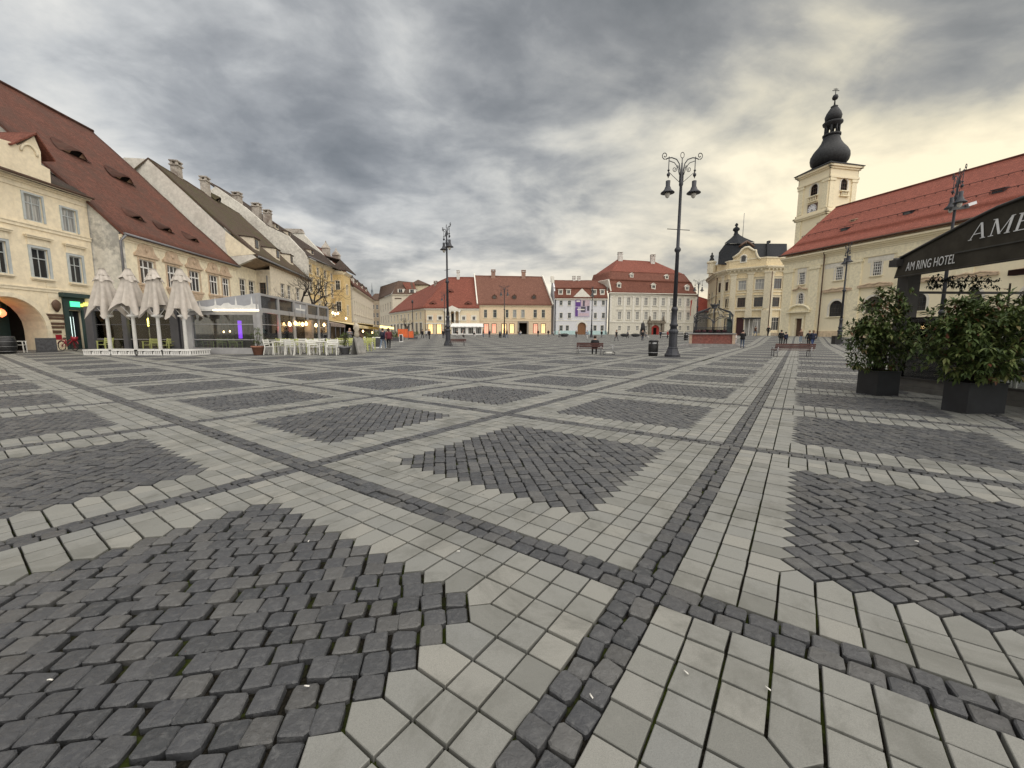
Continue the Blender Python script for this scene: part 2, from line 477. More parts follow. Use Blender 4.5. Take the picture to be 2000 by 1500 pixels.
M_SLAB, M_COB, M_BED, M_FAR = pavemats()


def cell_near(i, j):
    ok = False
    for a in (0, .5, 1):
        for b_ in (0, .5, 1):
            x, y = gw((i + a) * P, (j + b_) * P)
            if math.hypot(x, y) < RNEAR and y > -.6 and abs(x) < GEOLIM * y + 2.6: ok = True
    return ok


def make_ground():
    far_r = [60, 100, 180, 350, 700, 1500, 3000]
    ks = list(range(-46, 47)); br = [-P * (46 + f) for f in far_r[::-1]] + [k * P for k in ks] + [P * (46 + f) for f in far_r]
    vs, fs, mi = [], [], []
    near = set(); off = len(far_r)
    for a in range(len(br) - 1):
        for b in range(len(br) - 1):
            ci, cj = a - off - 46, b - off - 46
            cx, cy = gw((br[a] + br[a + 1]) / 2, (br[b] + br[b + 1]) / 2)
            nr = abs(ci) <= 45 and abs(cj) <= 45 and math.hypot(cx, cy) < RNEAR + 6 and cell_near(ci, cj)
            if nr: near.add((ci, cj))
            k = len(vs)
            for uu, vv in ((br[a], br[b]), (br[a], br[b + 1]), (br[a + 1], br[b + 1]), (br[a + 1], br[b])):
                x, y = gw(uu, vv); vs.append((x, y, gz(x, y) - (.030 if nr else .004)))
            fs.append((k, k + 1, k + 2, k + 3)); mi.append(0 if nr else 1)
    for (ci, cj) in near:                       # close the step where the bed meets the outer sheet
        for (di, dj, e0, e1) in ((-1, 0, (0, 0), (0, 1)), (1, 0, (1, 0), (1, 1)), (0, -1, (0, 0), (1, 0)), (0, 1, (0, 1), (1, 1))):
            if (ci + di, cj + dj) in near: continue
            k = len(vs)
            for (a, b), dz in ((e0, -.031), (e1, -.031), (e1, -.0035), (e0, -.0035)):
                x, y = gw((ci + a) * P, (cj + b) * P); vs.append((x, y, gz(x, y) + dz))
            fs.append((k, k + 1, k + 2, k + 3)); mi.append(0)
    me = bpy.data.meshes.new('square_pavement'); me.from_pydata(vs, [], fs)
    me.materials.append(M_BED); me.materials.append(M_FAR)
    me.polygons.foreach_set('material_index', mi); me.update()
    # normals up
    if me.polygons[0].normal.z < 0: me.flip_normals()
    o = link('square_pavement', me); struct(o)
    o['label'] = 'paved square of pale slabs and dark cobble diamonds'
    return o, near


PAVE, NEAR = make_ground()

# templates: outline polygon -> rings
def template(outline, bev, depth, dome=0.0, round_=False):
    """outline CCW unit-scale list (metres). returns verts, faces, smooth flags"""
    n = len(outline); o = np.array(outline, float); c = o.mean(0)
    ins = o + (c - o) / np.maximum(np.linalg.norm(c - o, axis=1, keepdims=True), 1e-6) * bev
    v = [(p[0], p[1], -depth) for p in o] + [(p[0], p[1], -bev * .7 - dome * .3) for p in o] + [(p[0], p[1], 0) for p in ins]
    f = []
    for r in (0, 1):
        for k in range(n): f.append((r * n + k, r * n + (k + 1) % n, (r + 1) * n + (k + 1) % n, (r + 1) * n + k))
    if dome:
        v.append((c[0], c[1], dome))
        for k in range(n): f.append((2 * n + k, 2 * n + (k + 1) % n, 3 * n))
    else: f.append(tuple(2 * n + k for k in range(n)))
    return np.array(v), f


def cobble_outline(w, h, seed, n8=True):
    rg = random.Random(seed); pts = []
    if n8:
        c = rg.uniform(.12, .26)
        base = [(-1, -1 + c * 2), (-1 + c, -1), (1 - c, -1), (1, -1 + c * 1.6), (1, 1 - c * 1.6), (1 - c, 1), (-1 + c, 1), (-1, 1 - c * 2)]
        base = [(-1, -1 + c), (-1 + c, -1), (1 - c, -1), (1, -1 + c), (1, 1 - c), (1 - c, 1), (-1 + c, 1), (-1, 1 - c)]
    else: base = [(-1, -1), (1, -1), (1, 1), (-1, 1)]
    for k, (x, y) in enumerate(base):
        j = .075 if n8 else .07
        pts.append(((x + rg.uniform(-j, j)) * w / 2, (y + rg.uniform(-j, j)) * h / 2))
    return pts


def slab_outline(w, h, seed):
    rg = random.Random(seed); j = .0016
    return [(sx * w / 2 + rg.uniform(-j, j), sy * h / 2 + rg.uniform(-j, j)) for sx, sy in ((-1, -1), (1, -1), (1, 1), (-1, 1))]


def mitre_outline(seed):
    rg = random.Random(seed); g = .0068; w = S / 2 - g
    # tip towards +y ; base at y=-S/2
    y0 = -S / 2 + g; ys = S / 2 - g * .4; yt = S - g * 1.4
    return [(-w, y0), (w, y0), (w, ys), (0, yt), (-w, ys)]


TPL = {}
for k in range(8):
    TPL['slab%d' % k] = template(slab_outline(S - .013, S - .013, k), .004, .045)
    TPL['mitre%d' % k] = template(mitre_outline(k), .004, .045)
for k in range(14):
    TPL['cobhi%d' % k] = template(cobble_outline(1, 1, 100 + k), .065, .5, .03)
    TPL['coblo%d' % k] = template(cobble_outline(1, 1, 300 + k, False), .10, .5, .03)
for k in list(TPL):
    if k.startswith('cob'):
        v, f = TPL[k]; v = v.copy(); v[:, 2] *= .11; TPL[k] = (v, f)      # heights in metres, plan scaled per piece


def visible(x, y, rmax=RNEAR + 7.5):
    return y > -.6 and abs(x) < GEOLIM * y + 3.2 and math.hypot(x, y) < rmax


pieces = {'slab': [], 'mitre': [], 'cob': [], 'strip': []}      # (x, y, rot, sx, sy, dz, tx, ty)


_q = gp(430, 1250); _r = np.array([_q.x, _q.y]) - GO; LOWER = {(int(math.floor(_r @ GB / P)), int(math.floor(_r @ GA / P)))}


def lay_cells():
    rg = random.Random(3)
    grot = math.atan2(GB[1], GB[0])            # local +x = B ; local +y = -? handled below
    # local frame: x along B (u), y along A (v).  A is B rotated by -90 deg, so the frame is mirrored:
    # use x along A (v), y along B (u):  B = A rotated +90.
    ra = math.atan2(GA[1], GA[0])
    for (i, j) in NEAR:
        def put(kind, cu, cv, rot, sx=1.0, sy=1.0, dz=None, tilt=.0):
            x, y = gw(i * P + cu, j * P + cv)
            if visible(x, y):
                d = rg.gauss(0, .0016) if dz is None else dz
                pieces[kind].append((x, y, ra + rot, sx, sy, d, rg.gauss(0, tilt), rg.gauss(0, tilt)))
        c = [HW + S * (k + .5) for k in range(20)]
        for a in range(20):
            for b in range(20):
                ring = min(a, b, 19 - a, 19 - b)
                if ring < 2 or (ring == 2 and (a in (2, 17)) and (b in (2, 17))):
                    put('slab', c[a] + rg.gauss(0, .0009), c[b] + rg.gauss(0, .0009), rg.gauss(0, .006), dz=rg.gauss(0, .0014), tilt=.004)
                elif ring == 2:
                    # tip points to the inside of the cell; frame x along v, y along u
                    if a == 2: rot = 0           # u small -> tip +u (local +y)
                    elif a == 17: rot = math.pi
                    elif b == 2: rot = -math.pi / 2     # tip to +v = local +x
                    else: rot = math.pi / 2
                    put('mitre', c[a], c[b], rot + rg.gauss(0, .004), dz=rg.gauss(0, .0014), tilt=.004)
        # panel cobbles on the 45 degree lattice
        T = HW + S * 3.5; q = S / 2; nmax = int(round((P - 2 * T) / q))
        big = S * .70711; ang = math.pi / 4
        dirn = 1 if (i, j) in LOWER else rg.choice((1, -1))
        for a in range(nmax + 1):
            for b in range(nmax + 1):
                if (a + b) % 2 == 0: continue
                cu = T + a * q; cv = T + b * q
                edge = min(a, b, nmax - a, nmax - b) < 1
                row = (a + b) if dirn > 0 else (a - b + 40)
                sh = 0 if edge else (.024 if (row // 2) % 2 else -.026) + rg.gauss(0, .006)
                if min(a, b, nmax - a, nmax - b) < 3: sh *= .35
                # shift along the row direction (u - v)
                cu2 = cu + sh * .70711 + rg.gauss(0, .003); cv2 = cv - dirn * sh * .70711 + rg.gauss(0, .003)
                put('cob', cu2, cv2, ang + rg.gauss(0, .03), big * (rg.uniform(.86, .98) if dirn > 0 else rg.uniform(.85, .925)), big * (rg.uniform(.85, .925) if dirn > 0 else rg.uniform(.86, .98)), rg.gauss(.001, .0035), .028)
        # strips along both axes, owned by the lower edge of the cell
        for ax in (0, 1):
            for side in (-1, 1):
                s_ = HW if ax == 0 else -HW
                end = P - HW if ax == 0 else P - HW
                pos = -HW if ax == 0 else HW
                pos += 0 if side < 0 else 0.0
                first = True
                while pos < end - .03:
                    L = rg.uniform(.098, .138)
                    if first and side > 0: L *= .7
                    first = False
                    if end - pos - L < .07: L = end - pos
                    m_ = pos + L / 2; w = HW * rg.uniform(.84, .96); o_ = side * HW / 2 + rg.gauss(0, .004)
                    if ax == 0: put('strip', m_, o_, rg.gauss(0, .06), w, L * .92, rg.gauss(.002, .004), .03)      # strip along u
                    else: put('strip', o_, m_, rg.gauss(0, .06), L * .92, w, rg.gauss(.002, .004), .03)            # strip along v
                    pos += L


lay_cells()


def place_pieces():
    cfg = {'slab': ('paving_slab', M_SLAB, ['slab%d' % k for k in range(8)], None),
           'mitre': ('mitre_slab', M_SLAB, ['mitre%d' % k for k in range(8)], None),
           'cob': ('cobblestone', M_COB, ['cobhi%d' % k for k in range(14)], ['coblo%d' % k for k in range(14)]),
           'strip': ('border_cobblestone', M_COB, ['cobhi%d' % k for k in range(14)], ['coblo%d' % k for k in range(14)])}
    rg = random.Random(5)
    meshes = {}
    for kind, (name, m, hi, lo) in cfg.items():
        lst = pieces[kind]
        def inframe(p):
            d = Vector((p[0], p[1], -H)); dep = d.dot(_fw)
            if dep < .2: return False
            u = d.dot(_cr) * FPX / dep; v = d.dot(_cu) * FPX / dep
            return abs(u) < 1015 and -770 < v
        keyed = sorted(((0 if inframe(p) else 1, p[0] ** 2 + p[1] ** 2, p) for p in lst), key=lambda q: (q[0], q[1]))
        solo = [q[2] for q in keyed[:290] if q[0] == 0]; rest = [q[2] for q in keyed[len(solo):]]
        for p in solo:
            k = rg.choice(hi)
            if k not in meshes:
                v, f = TPL[k]; me = bpy.data.meshes.new(name); me.from_pydata([tuple(q) for q in v], [], f)
                me.materials.append(m)
                at_ = me.attributes.new('rnd', 'FLOAT', 'FACE')
                meshes[k] = me
            o = bpy.data.objects.new(name, meshes[k]); COL.objects.link(o); o.parent = PAVE
            o.location = (p[0], p[1], gz(p[0], p[1]) + p[5]); o.rotation_euler = (p[6], p[7], p[2]); o.scale = (p[3], p[4], 1)
        # the rest: joined
        V, F, RN, SM = [], [], [], []; nv = 0
        for p in rest:
            near = p[0] ** 2 + p[1] ** 2 < 49
            k = rg.choice(hi if (near or lo is None) else lo)
            v, f = TPL[k]
            c, s = math.cos(p[2]), math.sin(p[2])
            x = v[:, 0] * p[3]; y = v[:, 1] * p[4]
            z = v[:, 2] + p[5] + gz(p[0], p[1]) + x * -p[7] + y * p[6]
            V.append(np.stack([p[0] + c * x - s * y, p[1] + s * x + c * y, z], 1))
            F.extend([tuple(q + nv for q in ff) for ff in f]); nv += len(v)
            RN.extend([rg.random()] * len(f)); SM.extend([False] * len(f))
        me = bpy.data.meshes.new(name); me.from_pydata(np.concatenate(V), [], F); me.materials.append(m)
        at_ = me.attributes.new('rnd', 'FLOAT', 'FACE'); at_.data.foreach_set('value', RN)
        me.polygons.foreach_set('use_smooth', SM); me.update()
        o = link(name + 's', me, PAVE); o['kind'] = 'stuff'


place_pieces()

# ================================================================ building kit
M_GLASS = glassmat(); M_GLASSC = glassmat('curtained_glass', curtain=.8)
M_WHITE = mat('white_paint', (.72, .71, .68), .6, var=.04)
M_GREYF = mat('grey_blue_paint', (.42, .45, .45), .6, var=.04)
M_BROWN = mat('brown_wood_paint', (.10, .055, .035), .6)
M_DARK = mat('dark_interior', (.012, .011, .010), .95, spec=.1)
M_IRON = mat('dark_iron', (.028, .030, .036), .45, spec=.5, var=.1, vscale=8)
M_ZINC = mat('zinc_gutter', (.20, .20, .21), .5, metal=.4)
M_BRICKR = mat('chimney_brick', (.33, .20, .15), .9, var=.18, vscale=9, dirt=.5)
M_CHIM = mat('chimney_plaster', (.42, .38, .33), .9, var=.1, vscale=4, dirt=.7, dirtcol=(.14, .10, .08))
M_CHIMW = mat('chimney_white', (.62, .60, .56), .9, var=.08, dirt=.5, dirtcol=(.3, .2, .15))
WIN_CACHE = {}
HIDE_UNTRUE = None


def win_meshes(w, h, nx, ny, fm, gm, trans=None, arch=False, bar=.05):
    key = (round(w, 2), round(h, 2), nx, ny, fm.name, gm.name, trans, arch)
    if key in WIN_CACHE: return WIN_CACHE[key]
    mb = MB(); fw = .075
    def top(x):
        if not arch: return h
        q = min(1, abs(x) / (w / 2)); return h - w / 2 + (w / 2) * math.sqrt(max(0, 1 - q * q))
    if arch:
        n = 10; pts = [(-w / 2, 0)] + [(-w / 2 * math.cos(math.pi * k / n), h - w / 2 + w / 2 * math.sin(math.pi * k / n)) for k in range(n + 1)] + [(w / 2, 0)]
        for a, b in zip(pts, pts[1:]): mb.bar((a[0], -.03, a[1]), (b[0], -.03, b[1]), fw * 1.4, .06, up=(0, 1, 0))
        mb.box(-w / 2, w / 2, -.06, 0, 0, fw)
    else:
        mb.box(-w / 2, -w / 2 + fw, -.06, 0, 0, h); mb.box(w / 2 - fw, w / 2, -.06, 0, 0, h)
        mb.box(-w / 2 + fw, w / 2 - fw, -.06, 0, 0, fw); mb.box(-w / 2 + fw, w / 2 - fw, -.06, 0, h - fw, h)
    for k in range(1, nx):
        x = -w / 2 + w * k / nx; mb.box(x - bar / 2, x + bar / 2, -.055, -.005, fw, top(x) - fw * .8)
    zs = [h * trans] if trans else [h * k / ny for k in range(1, ny)]
    for z in zs:
        hw_ = w / 2 - fw
        if arch and z > h - w / 2: hw_ = math.sqrt(max(.01, (w / 2) ** 2 - (z - h + w / 2) ** 2)) - fw * .7
        mb.box(-hw_, hw_, -.058, -.002, z - bar * .6, z + bar * .6)
    g = MB()
    if arch: g.poly([(p[0], -.02, p[1]) for p in pts])
    else: g.poly([(-w / 2 + .01, -.02, .01), (w / 2 - .01, -.02, .01), (w / 2 - .01, -.02, h - .01), (-w / 2 + .01, -.02, h - .01)])
    r = (mb.mesh('window', fm), g.mesh('pane', gm)); WIN_CACHE[key] = r; return r


class Facade:
    """a wall standing on p0 -> p1 (seen from outside p0 is on the left), with real openings"""
    def __init__(s, root, p0, p1, z0, z1, m, name='wall', thick=.0, topline=None):
        s.root = root; s.a = Vector((p0[0], p0[1], 0)); s.b = Vector((p1[0], p1[1], 0)); s.z0 = z0; s.z1 = z1; s.m = m; s.name = name
        s.L = (s.b - s.a).length; s.u = (s.b - s.a) / s.L; s.n = Vector((s.u.y, -s.u.x, 0)); s.ang = math.atan2(s.u.y, s.u.x)
        s.op = []; s.o = Vector(root['_o']); s.thick = thick
    def px(s, px, py):
        d = raydir(px, py); o = Vector((0, 0, H)); t = (s.a - o).dot(s.n) / d.dot(s.n); q = o + d * t
        return (q - s.a).dot(s.u), q.z
    def w(s, u, d=0.0, z=0.0): return s.a + s.u * u + s.n * d + Vector((0, 0, z))
    def rect(s, x0, y0, x1, y1):
        """pixel rectangle -> u0, u1, v0, v1 on the wall"""
        ym = (y0 + y1) / 2; xm = (x0 + x1) / 2
        u0 = s.px(x0, ym)[0]; u1 = s.px(x1, ym)[0]; v1 = s.px(xm, y0)[1]; v0 = s.px(xm, y1)[1]
        return u0, u1, v0, v1
    def local(s):
        """matrix: x along the wall, y inwards, z up"""
        return Matrix(((s.u.x, -s.n.x, 0, s.a.x), (s.u.y, -s.n.y, 0, s.a.y), (0, 0, 1, 0), (0, 0, 0, 1)))
    def part(s, name, m, fn, parent=None):
        mb = MB(); mb.M = s.local(); fn(mb)
        o = mb.build(name, m, s.root)
        if parent is not None: reparent(o, parent, s.root)
        return o
    def band(s, name, u0, u1, v0, v1, d, m, d0=-.02):
        return s.part(name, m, lambda mb: mb.box(u0, u1, -d, -d0 if d0 > 0 else .02, v0, v1))
    def hole(s, u0, u1, v0, v1, depth=.22, arch=False): s.op.append((u0, u1, v0, v1, depth, arch))
    def win(s, u0, u1, v0, v1, nx=2, ny=2, fm=None, gm=None, trans=None, arch=False, depth=.16, surround=None, sw=.16, sill=None, hood=None, name='window', bar=.05, hw_=.25):
        fm = fm or M_WHITE; gm = gm or M_GLASS
        w, h = u1 - u0, v1 - v0
        s.op.append((u0, u1, v0, v1, depth + .05, arch))
        fme, gme = win_meshes(w, h, nx, ny, fm, gm, trans, arch, bar)
        p = s.w((u0 + u1) / 2, -depth, v0) - s.o
        o = link(name, fme, s.root, p, s.ang)
        g = link('pane', gme, o)
        def child(nm, m_, fn):
            mb = MB(); fn(mb); c = mb.build(nm, m_); c.parent = o; return c
        D = depth
        if surround is not None:
            def f(mb):
                y0, y1 = -D - .06, -D + .004
                mb.box(-w / 2 - sw, -w / 2, y0, y1, 0, h if not arch else h - w / 2); mb.box(w / 2, w / 2 + sw, y0, y1, 0, h if not arch else h - w / 2)
                if not arch: mb.box(-w / 2 - sw, w / 2 + sw, y0, y1, h, h + sw)
                else:
                    n = 12
                    for k in range(n):
                        a0, a1 = math.pi * k / n, math.pi * (k + 1) / n; zc = h - w / 2
                        q = [(r_ * math.cos(a), y, zc + r_ * math.sin(a)) for y in (y0, y1) for a in (a0, a1) for r_ in (w / 2, w / 2 + sw)]
                        i = [mb.pt(c_) for c_ in q]
                        mb.face((i[0], i[1], i[3], i[2])); mb.face((i[1], i[5], i[7], i[3])); mb.face((i[0], i[2], i[6], i[4]))
            child('surround', surround, f)
        if sill is not None:
            child('sill', sill, lambda mb: (mb.box(-w / 2 - sw - .06, w / 2 + sw + .06, -D - .2, -D + .004, -.13, -.003), mb.box(-w / 2 - sw, w / 2 + sw, -D - .1, -D + .002, -.22, -.133)))
        if hood is not None:
            def f(mb):
                b0 = h + sw + .004
                mb.box(-w / 2 - sw - .02, w / 2 + sw + .02, -D - .08, -D + .004, b0, b0 + hw_)
                mb.box(-w / 2 - sw - .14, w / 2 + sw + .14, -D - .22, -D + .004, b0 + hw_ + .003, b0 + hw_ + .11)
                mb.box(-w / 2 - sw - .2, w / 2 + sw + .2, -D - .29, -D + .004, b0 + hw_ + .113, b0 + hw_ + .19)
            child('hood', hood, f)
        return o
    def build(s, extra_u=()):
        mb = MB(); mb.M = s.local()
        us = sorted({0.0, s.L} | {min(s.L, max(0, q)) for o in s.op for q in o[:2]}); vs = sorted({s.z0, s.z1} | {min(s.z1, max(s.z0, q)) for o in s.op for q in o[2:4]})
        for a, b in zip(us, us[1:]):
            for c, d in zip(vs, vs[1:]):
                um, vm = (a + b) / 2, (c + d) / 2
                if b - a < 1e-5 or d - c < 1e-5 or any(o[0] < um < o[1] and o[2] < vm < o[3] for o in s.op): continue
                mb.poly([(a, 0, c), (b, 0, c), (b, 0, d), (a, 0, d)])
        for (a, b, c, d, dep, arch) in s.op:
            if arch:
                r = (b - a) / 2; zc = d - r; n = 12; mid = (a + b) / 2
                if arch == 'seg': pass
                pts = [(mid - r * math.cos(math.pi * k / n), zc + r * math.sin(math.pi * k / n)) for k in range(n + 1)]
                for k in range(n):
                    p, q = pts[k], pts[k + 1]
                    mb.poly([(p[0], 0, p[1]), (q[0], 0, q[1]), (q[0], 0, d), (p[0], 0, d)])
                    mb.poly([(p[0], 0, p[1]), (p[0], dep, p[1]), (q[0], dep, q[1]), (q[0], 0, q[1])])
                mb.poly([(a, 0, c), (a, dep, c), (a, dep, zc), (a, 0, zc)]); mb.poly([(b, 0, c), (b, 0, zc), (b, dep, zc), (b, dep, c)])
            else:
                mb.poly([(a, 0, c), (a, dep, c), (a, dep, d), (a, 0, d)]); mb.poly([(b, 0, c), (b, 0, d), (b, dep, d), (b, dep, c)])
                mb.poly([(a, 0, d), (a, dep, d), (b, dep, d), (b, 0, d)])
            mb.poly([(a, 0, c), (b, 0, c), (b, dep, c), (a, dep, c)])
        return mb.build(s.name, s.m, s.root)


def reparent(o, par, root):
    """make o (child of root, unrotated) a child of par, which is itself a child of root"""
    M = Matrix.Translation(par.location) @ Matrix.Rotation(par.rotation_euler.z, 4, 'Z')
    o.parent = par; o.matrix_parent_inverse = M.inverted()


def sagging(mb, P, t, amp=.075):
    """an old roof plane: slightly uneven, ridge and eaves not ruler straight"""
    n = (P[1] - P[0]).cross(P[2] - P[0]).normalized()
    if n.z < 0: P = P[::-1]; n = -n
    ux = Vector((0, 0, 1)).cross(n).normalized(); vy = n.cross(ux)
    def cnt(a, b): return max(2, min(44, int((a - b).length / 1.1)))
    NU, NV = max(cnt(P[0], P[1]), cnt(P[3], P[2])), max(cnt(P[0], P[3]), cnt(P[1], P[2]))
    idx, low = [], []
    for a in range(NU + 1):
        ra, rl = [], []
        for b in range(NV + 1):
            s, q = a / NU, b / NV
            p = (P[0] * (1 - s) + P[1] * s) * (1 - q) + (P[3] * (1 - s) + P[2] * s) * q
            d = amp * (mnoise.noise(p * .22) + .55 * mnoise.noise(p * .8)) - .10 * math.sin(math.pi * s) * math.sin(math.pi * q)
            uv = (p.dot(ux), p.dot(vy)); pp_ = p + n * d; ra.append((mb.pt(pp_), uv)); rl.append(mb.pt(pp_ - n * t))
        idx.append(ra); low.append(rl)
    for a in range(NU):
        for b in range(NV):
            q = (idx[a][b], idx[a + 1][b], idx[a + 1][b + 1], idx[a][b + 1]); mb.face([x[0] for x in q], 0, True, [x[1] for x in q])
    for a in range(NU):
        for b in (0, NV): mb.face((idx[a][b][0], low[a][b], low[a + 1][b], idx[a + 1][b][0]))
    for b in range(NV):
        for a in (0, NU): mb.face((idx[a][b][0], low[a][b], low[a][b + 1], idx[a][b + 1][0]))


def roofpart(root, polys, m, name='roof', t=.18):
    mb = MB()
    for p in polys:
        P = [Vector(q) for q in p]
        if len(P) == 4 and name in ('roof', 'upper_roof', 'top_roof') and max((P[k] - P[k - 1]).length for k in range(4)) > 9: sagging(mb, P, t)
        else: mb.slab(P, t)
    return mb.build(name, m, root)


def polywall(root, pts, m, name='gable_wall', t=.0, n=None):
    """flat wall given by its outline, with thickness t along n"""
    mb = MB(); P = [Vector(p) for p in pts]
    if t:
        n = Vector(n); i = [mb.pt(p) for p in P]; j = [mb.pt(p + n * t) for p in P]
        mb.face(i); mb.face(j[::-1]); L = len(P)
        for k in range(L): mb.face((i[k], j[k], j[(k + 1) % L], i[(k + 1) % L]))
    else: mb.poly(P)
    return mb.build(name, m, root)


def chimney(root, c, w, d, h, m, yaw=0.0, cap=True, roofobj=None, name='chimney', pots=True):
    mb = MB(); M = Matrix.Translation(Vector(c)) @ Matrix.Rotation(yaw, 4, 'Z'); mb.M = M
    mb.box(-w / 2, w / 2, -d / 2, d / 2, -2.2, h)
    if cap:
        mb.box(-w / 2 - .12, w / 2 + .12, -d / 2 - .12, d / 2 + .12, h, h + .14)
        k = .12 * w
        for sx in (-1, 1):
            for sy in (-1, 1): mb.box(sx * (w / 2 - k) - k, sx * (w / 2 - k) + k, sy * (d / 2 - k) - k, sy * (d / 2 - k) + k, h + .14, h + .5)
        mb.box(-w / 2 - .1, w / 2 + .1, -d / 2 - .1, d / 2 + .1, h + .5, h + .64)
    o = mb.build(name, m, root)
    if roofobj is not None: o.parent = roofobj; o.matrix_parent_inverse = Matrix()
    return o


def ray_plane(px, py, p0, n):
    d = raydir(px, py); o = Vector((0, 0, H)); return o + d * ((Vector(p0) - o).dot(n) / d.dot(n))


def plane_n(a, b, c):
    n = (Vector(b) - Vector(a)).cross(Vector(c) - Vector(a)).normalized()
    return n if n.z > 0 else -n


def eyebrow(root, roofobj, c, n, w, h, mroof, mdark, mface):
    """eye dormer: a slit with a curved hood of tiles, lying on the roof plane at c"""
    e = Vector((0, 0, 1)).cross(n).normalized(); up = n.cross(e).normalized()
    if up.z < 0: up = -up
    mb = MB(); N = 14; L = 2.4 * h / max(.2, up.z)
    def prof(q): return (.5 + .5 * math.cos(math.pi * q)) ** 1.1 * h
    front, back = [], []
    for k in range(N + 1):
        q = -1 + 2 * k / N; x = q * w / 2
        front.append((c + e * x + n * (prof(q) + .03), c + e * x * .95 + n * .01))
    hi = [mb.pt(f[0]) for f in front]; lo = [mb.pt(c + e * (-1 + 2 * k / N) * w / 2 * .9 + up * L * (.25 + .75 * (1 - (-1 + 2 * k / N) ** 2)) + n * .02) for k in range(N + 1)]
    hi2 = [mb.pt(f[0] - up * .12 - n * .05 + n * .0) for f in front]
    for k in range(N):
        mb.face((hi[k], hi[k + 1], lo[k + 1], lo[k]), 0, True); mb.face((hi2[k], hi2[k + 1], hi[k + 1], hi[k]), 0)
    o = mb.build('eye_dormer', mroof, root); o.parent = roofobj; o.matrix_parent_inverse = Matrix()
    m2 = MB()
    a = [m2.pt(c + e * (-1 + 2 * k / N) * w / 2 + up * .05 + n * .01) for k in range(N + 1)]; b = [m2.pt(front[k][0] + up * .05 - n * .02) for k in range(N + 1)]
    for k in range(N):
        q = (-1 + 2 * (k + .5) / N); m2.face((a[k], a[k + 1], b[k + 1], b[k]), 0 if abs(q) < .3 else 1)
    o2 = m2.build('slit', [mdark, mface], root); o2.parent = roofobj; o2.matrix_parent_inverse = Matrix()
    return o


def dormer(root, roofobj, c, w, h, ang, depth, m_wall, m_roof, m_win, style='gable', cheek=None, name='dormer'):
    """small dormer: front centre-bottom at c, facing angle ang (front looks along -y of the rotated frame)"""
    M = Matrix.Translation(Vector(c)) @ Matrix.Rotation(ang, 4, 'Z')
    mb = MB(); mb.M = M
    mb.box(-w / 2, w / 2, 0, depth, -.6, h)
    if style == 'gable':
        mb.poly([(-w / 2, 0, h), (w / 2, 0, h), (0, 0, h + w * .4)]); mb.poly([(-w / 2, depth, h), (0, depth, h + w * .4), (w / 2, depth, h)])
    o = mb.build(name, cheek or m_wall, root); o.parent = roofobj; o.matrix_parent_inverse = Matrix()
    r = MB(); r.M = M
    if style == 'gable':
        for sx in (-1, 1):
            r.slab([(sx * (w / 2 + .15), -.15, h - .06), (0, -.15, h + w * .4 + .05), (0, depth + .6, h + w * .4 + .05), (sx * (w / 2 + .15), depth + .2, h - .06)], .08)
    else:
        r.slab([(-w / 2 - .12, -.18, h - .02), (w / 2 + .12, -.18, h - .02), (w / 2 + .12, depth + 1.2, h + .35), (-w / 2 - .12, depth + 1.2, h + .35)], .1)
    ro = r.build(name + '_roof', m_roof, root); ro.parent = roofobj; ro.matrix_parent_inverse = Matrix()
    g = MB(); g.M = M
    ww, wh = w * .6, h * .68
    g.box(-ww / 2 - .06, ww / 2 + .06, -.04, -.003, h * .14, h * .14 + wh + .06, 1); g.box(-ww / 2, -.03, -.06, -.042, h * .2, h * .14 + wh, 0); g.box(.03, ww / 2, -.06, -.042, h * .2, h * .14 + wh, 0)
    go = g.build(name + '_window', [M_GLASS, m_win], root); go.parent = roofobj; go.matrix_parent_inverse = Matrix()
    return o


def downpipe(root, pts, r=.07, m=None, name='downpipe'):
    mb = MB(); mb.tube(pts, r, 6); return mb.build(name, m or M_ZINC, root)


def backmass(root, pts, z0, z1, m, name='rear_wall'):
    """plain outer walls along a plan polyline"""
    mb = MB()
    for a, b in zip(pts, pts[1:]): mb.poly([(a[0], a[1], z0), (b[0], b[1], z0), (b[0], b[1], z1), (a[0], a[1], z1)])
    return mb.build(name, m, root)


def cornice(f, u0, u1, z, prof, m, name='cornice'):
    """moulded band: prof is a list of (depth, height) from the bottom up; z is its underside"""
    def fn(mb):
        zz = z
        for d, h in prof: mb.box(u0 - d * .0, u1 + d * .0, -d, .02, zz, zz + h - .002); zz += h
    return f.part(name, m, fn)


def textmesh(txt, size, shear=0.0, extrude=.01, align='LEFT', spacing=1.0):
    cu = bpy.data.curves.new('txt', 'FONT'); cu.body = txt; cu.size = size; cu.shear = shear; cu.extrude = extrude; cu.align_x = align; cu.space_character = spacing
    cu.resolution_u = 3
    o = bpy.data.objects.new('txt', cu); COL.objects.link(o)
    dg = bpy.context.evaluated_depsgraph_get(); me = bpy.data.meshes.new_from_object(o.evaluated_get(dg))
    bpy.data.objects.remove(o); bpy.data.curves.remove(cu); return me

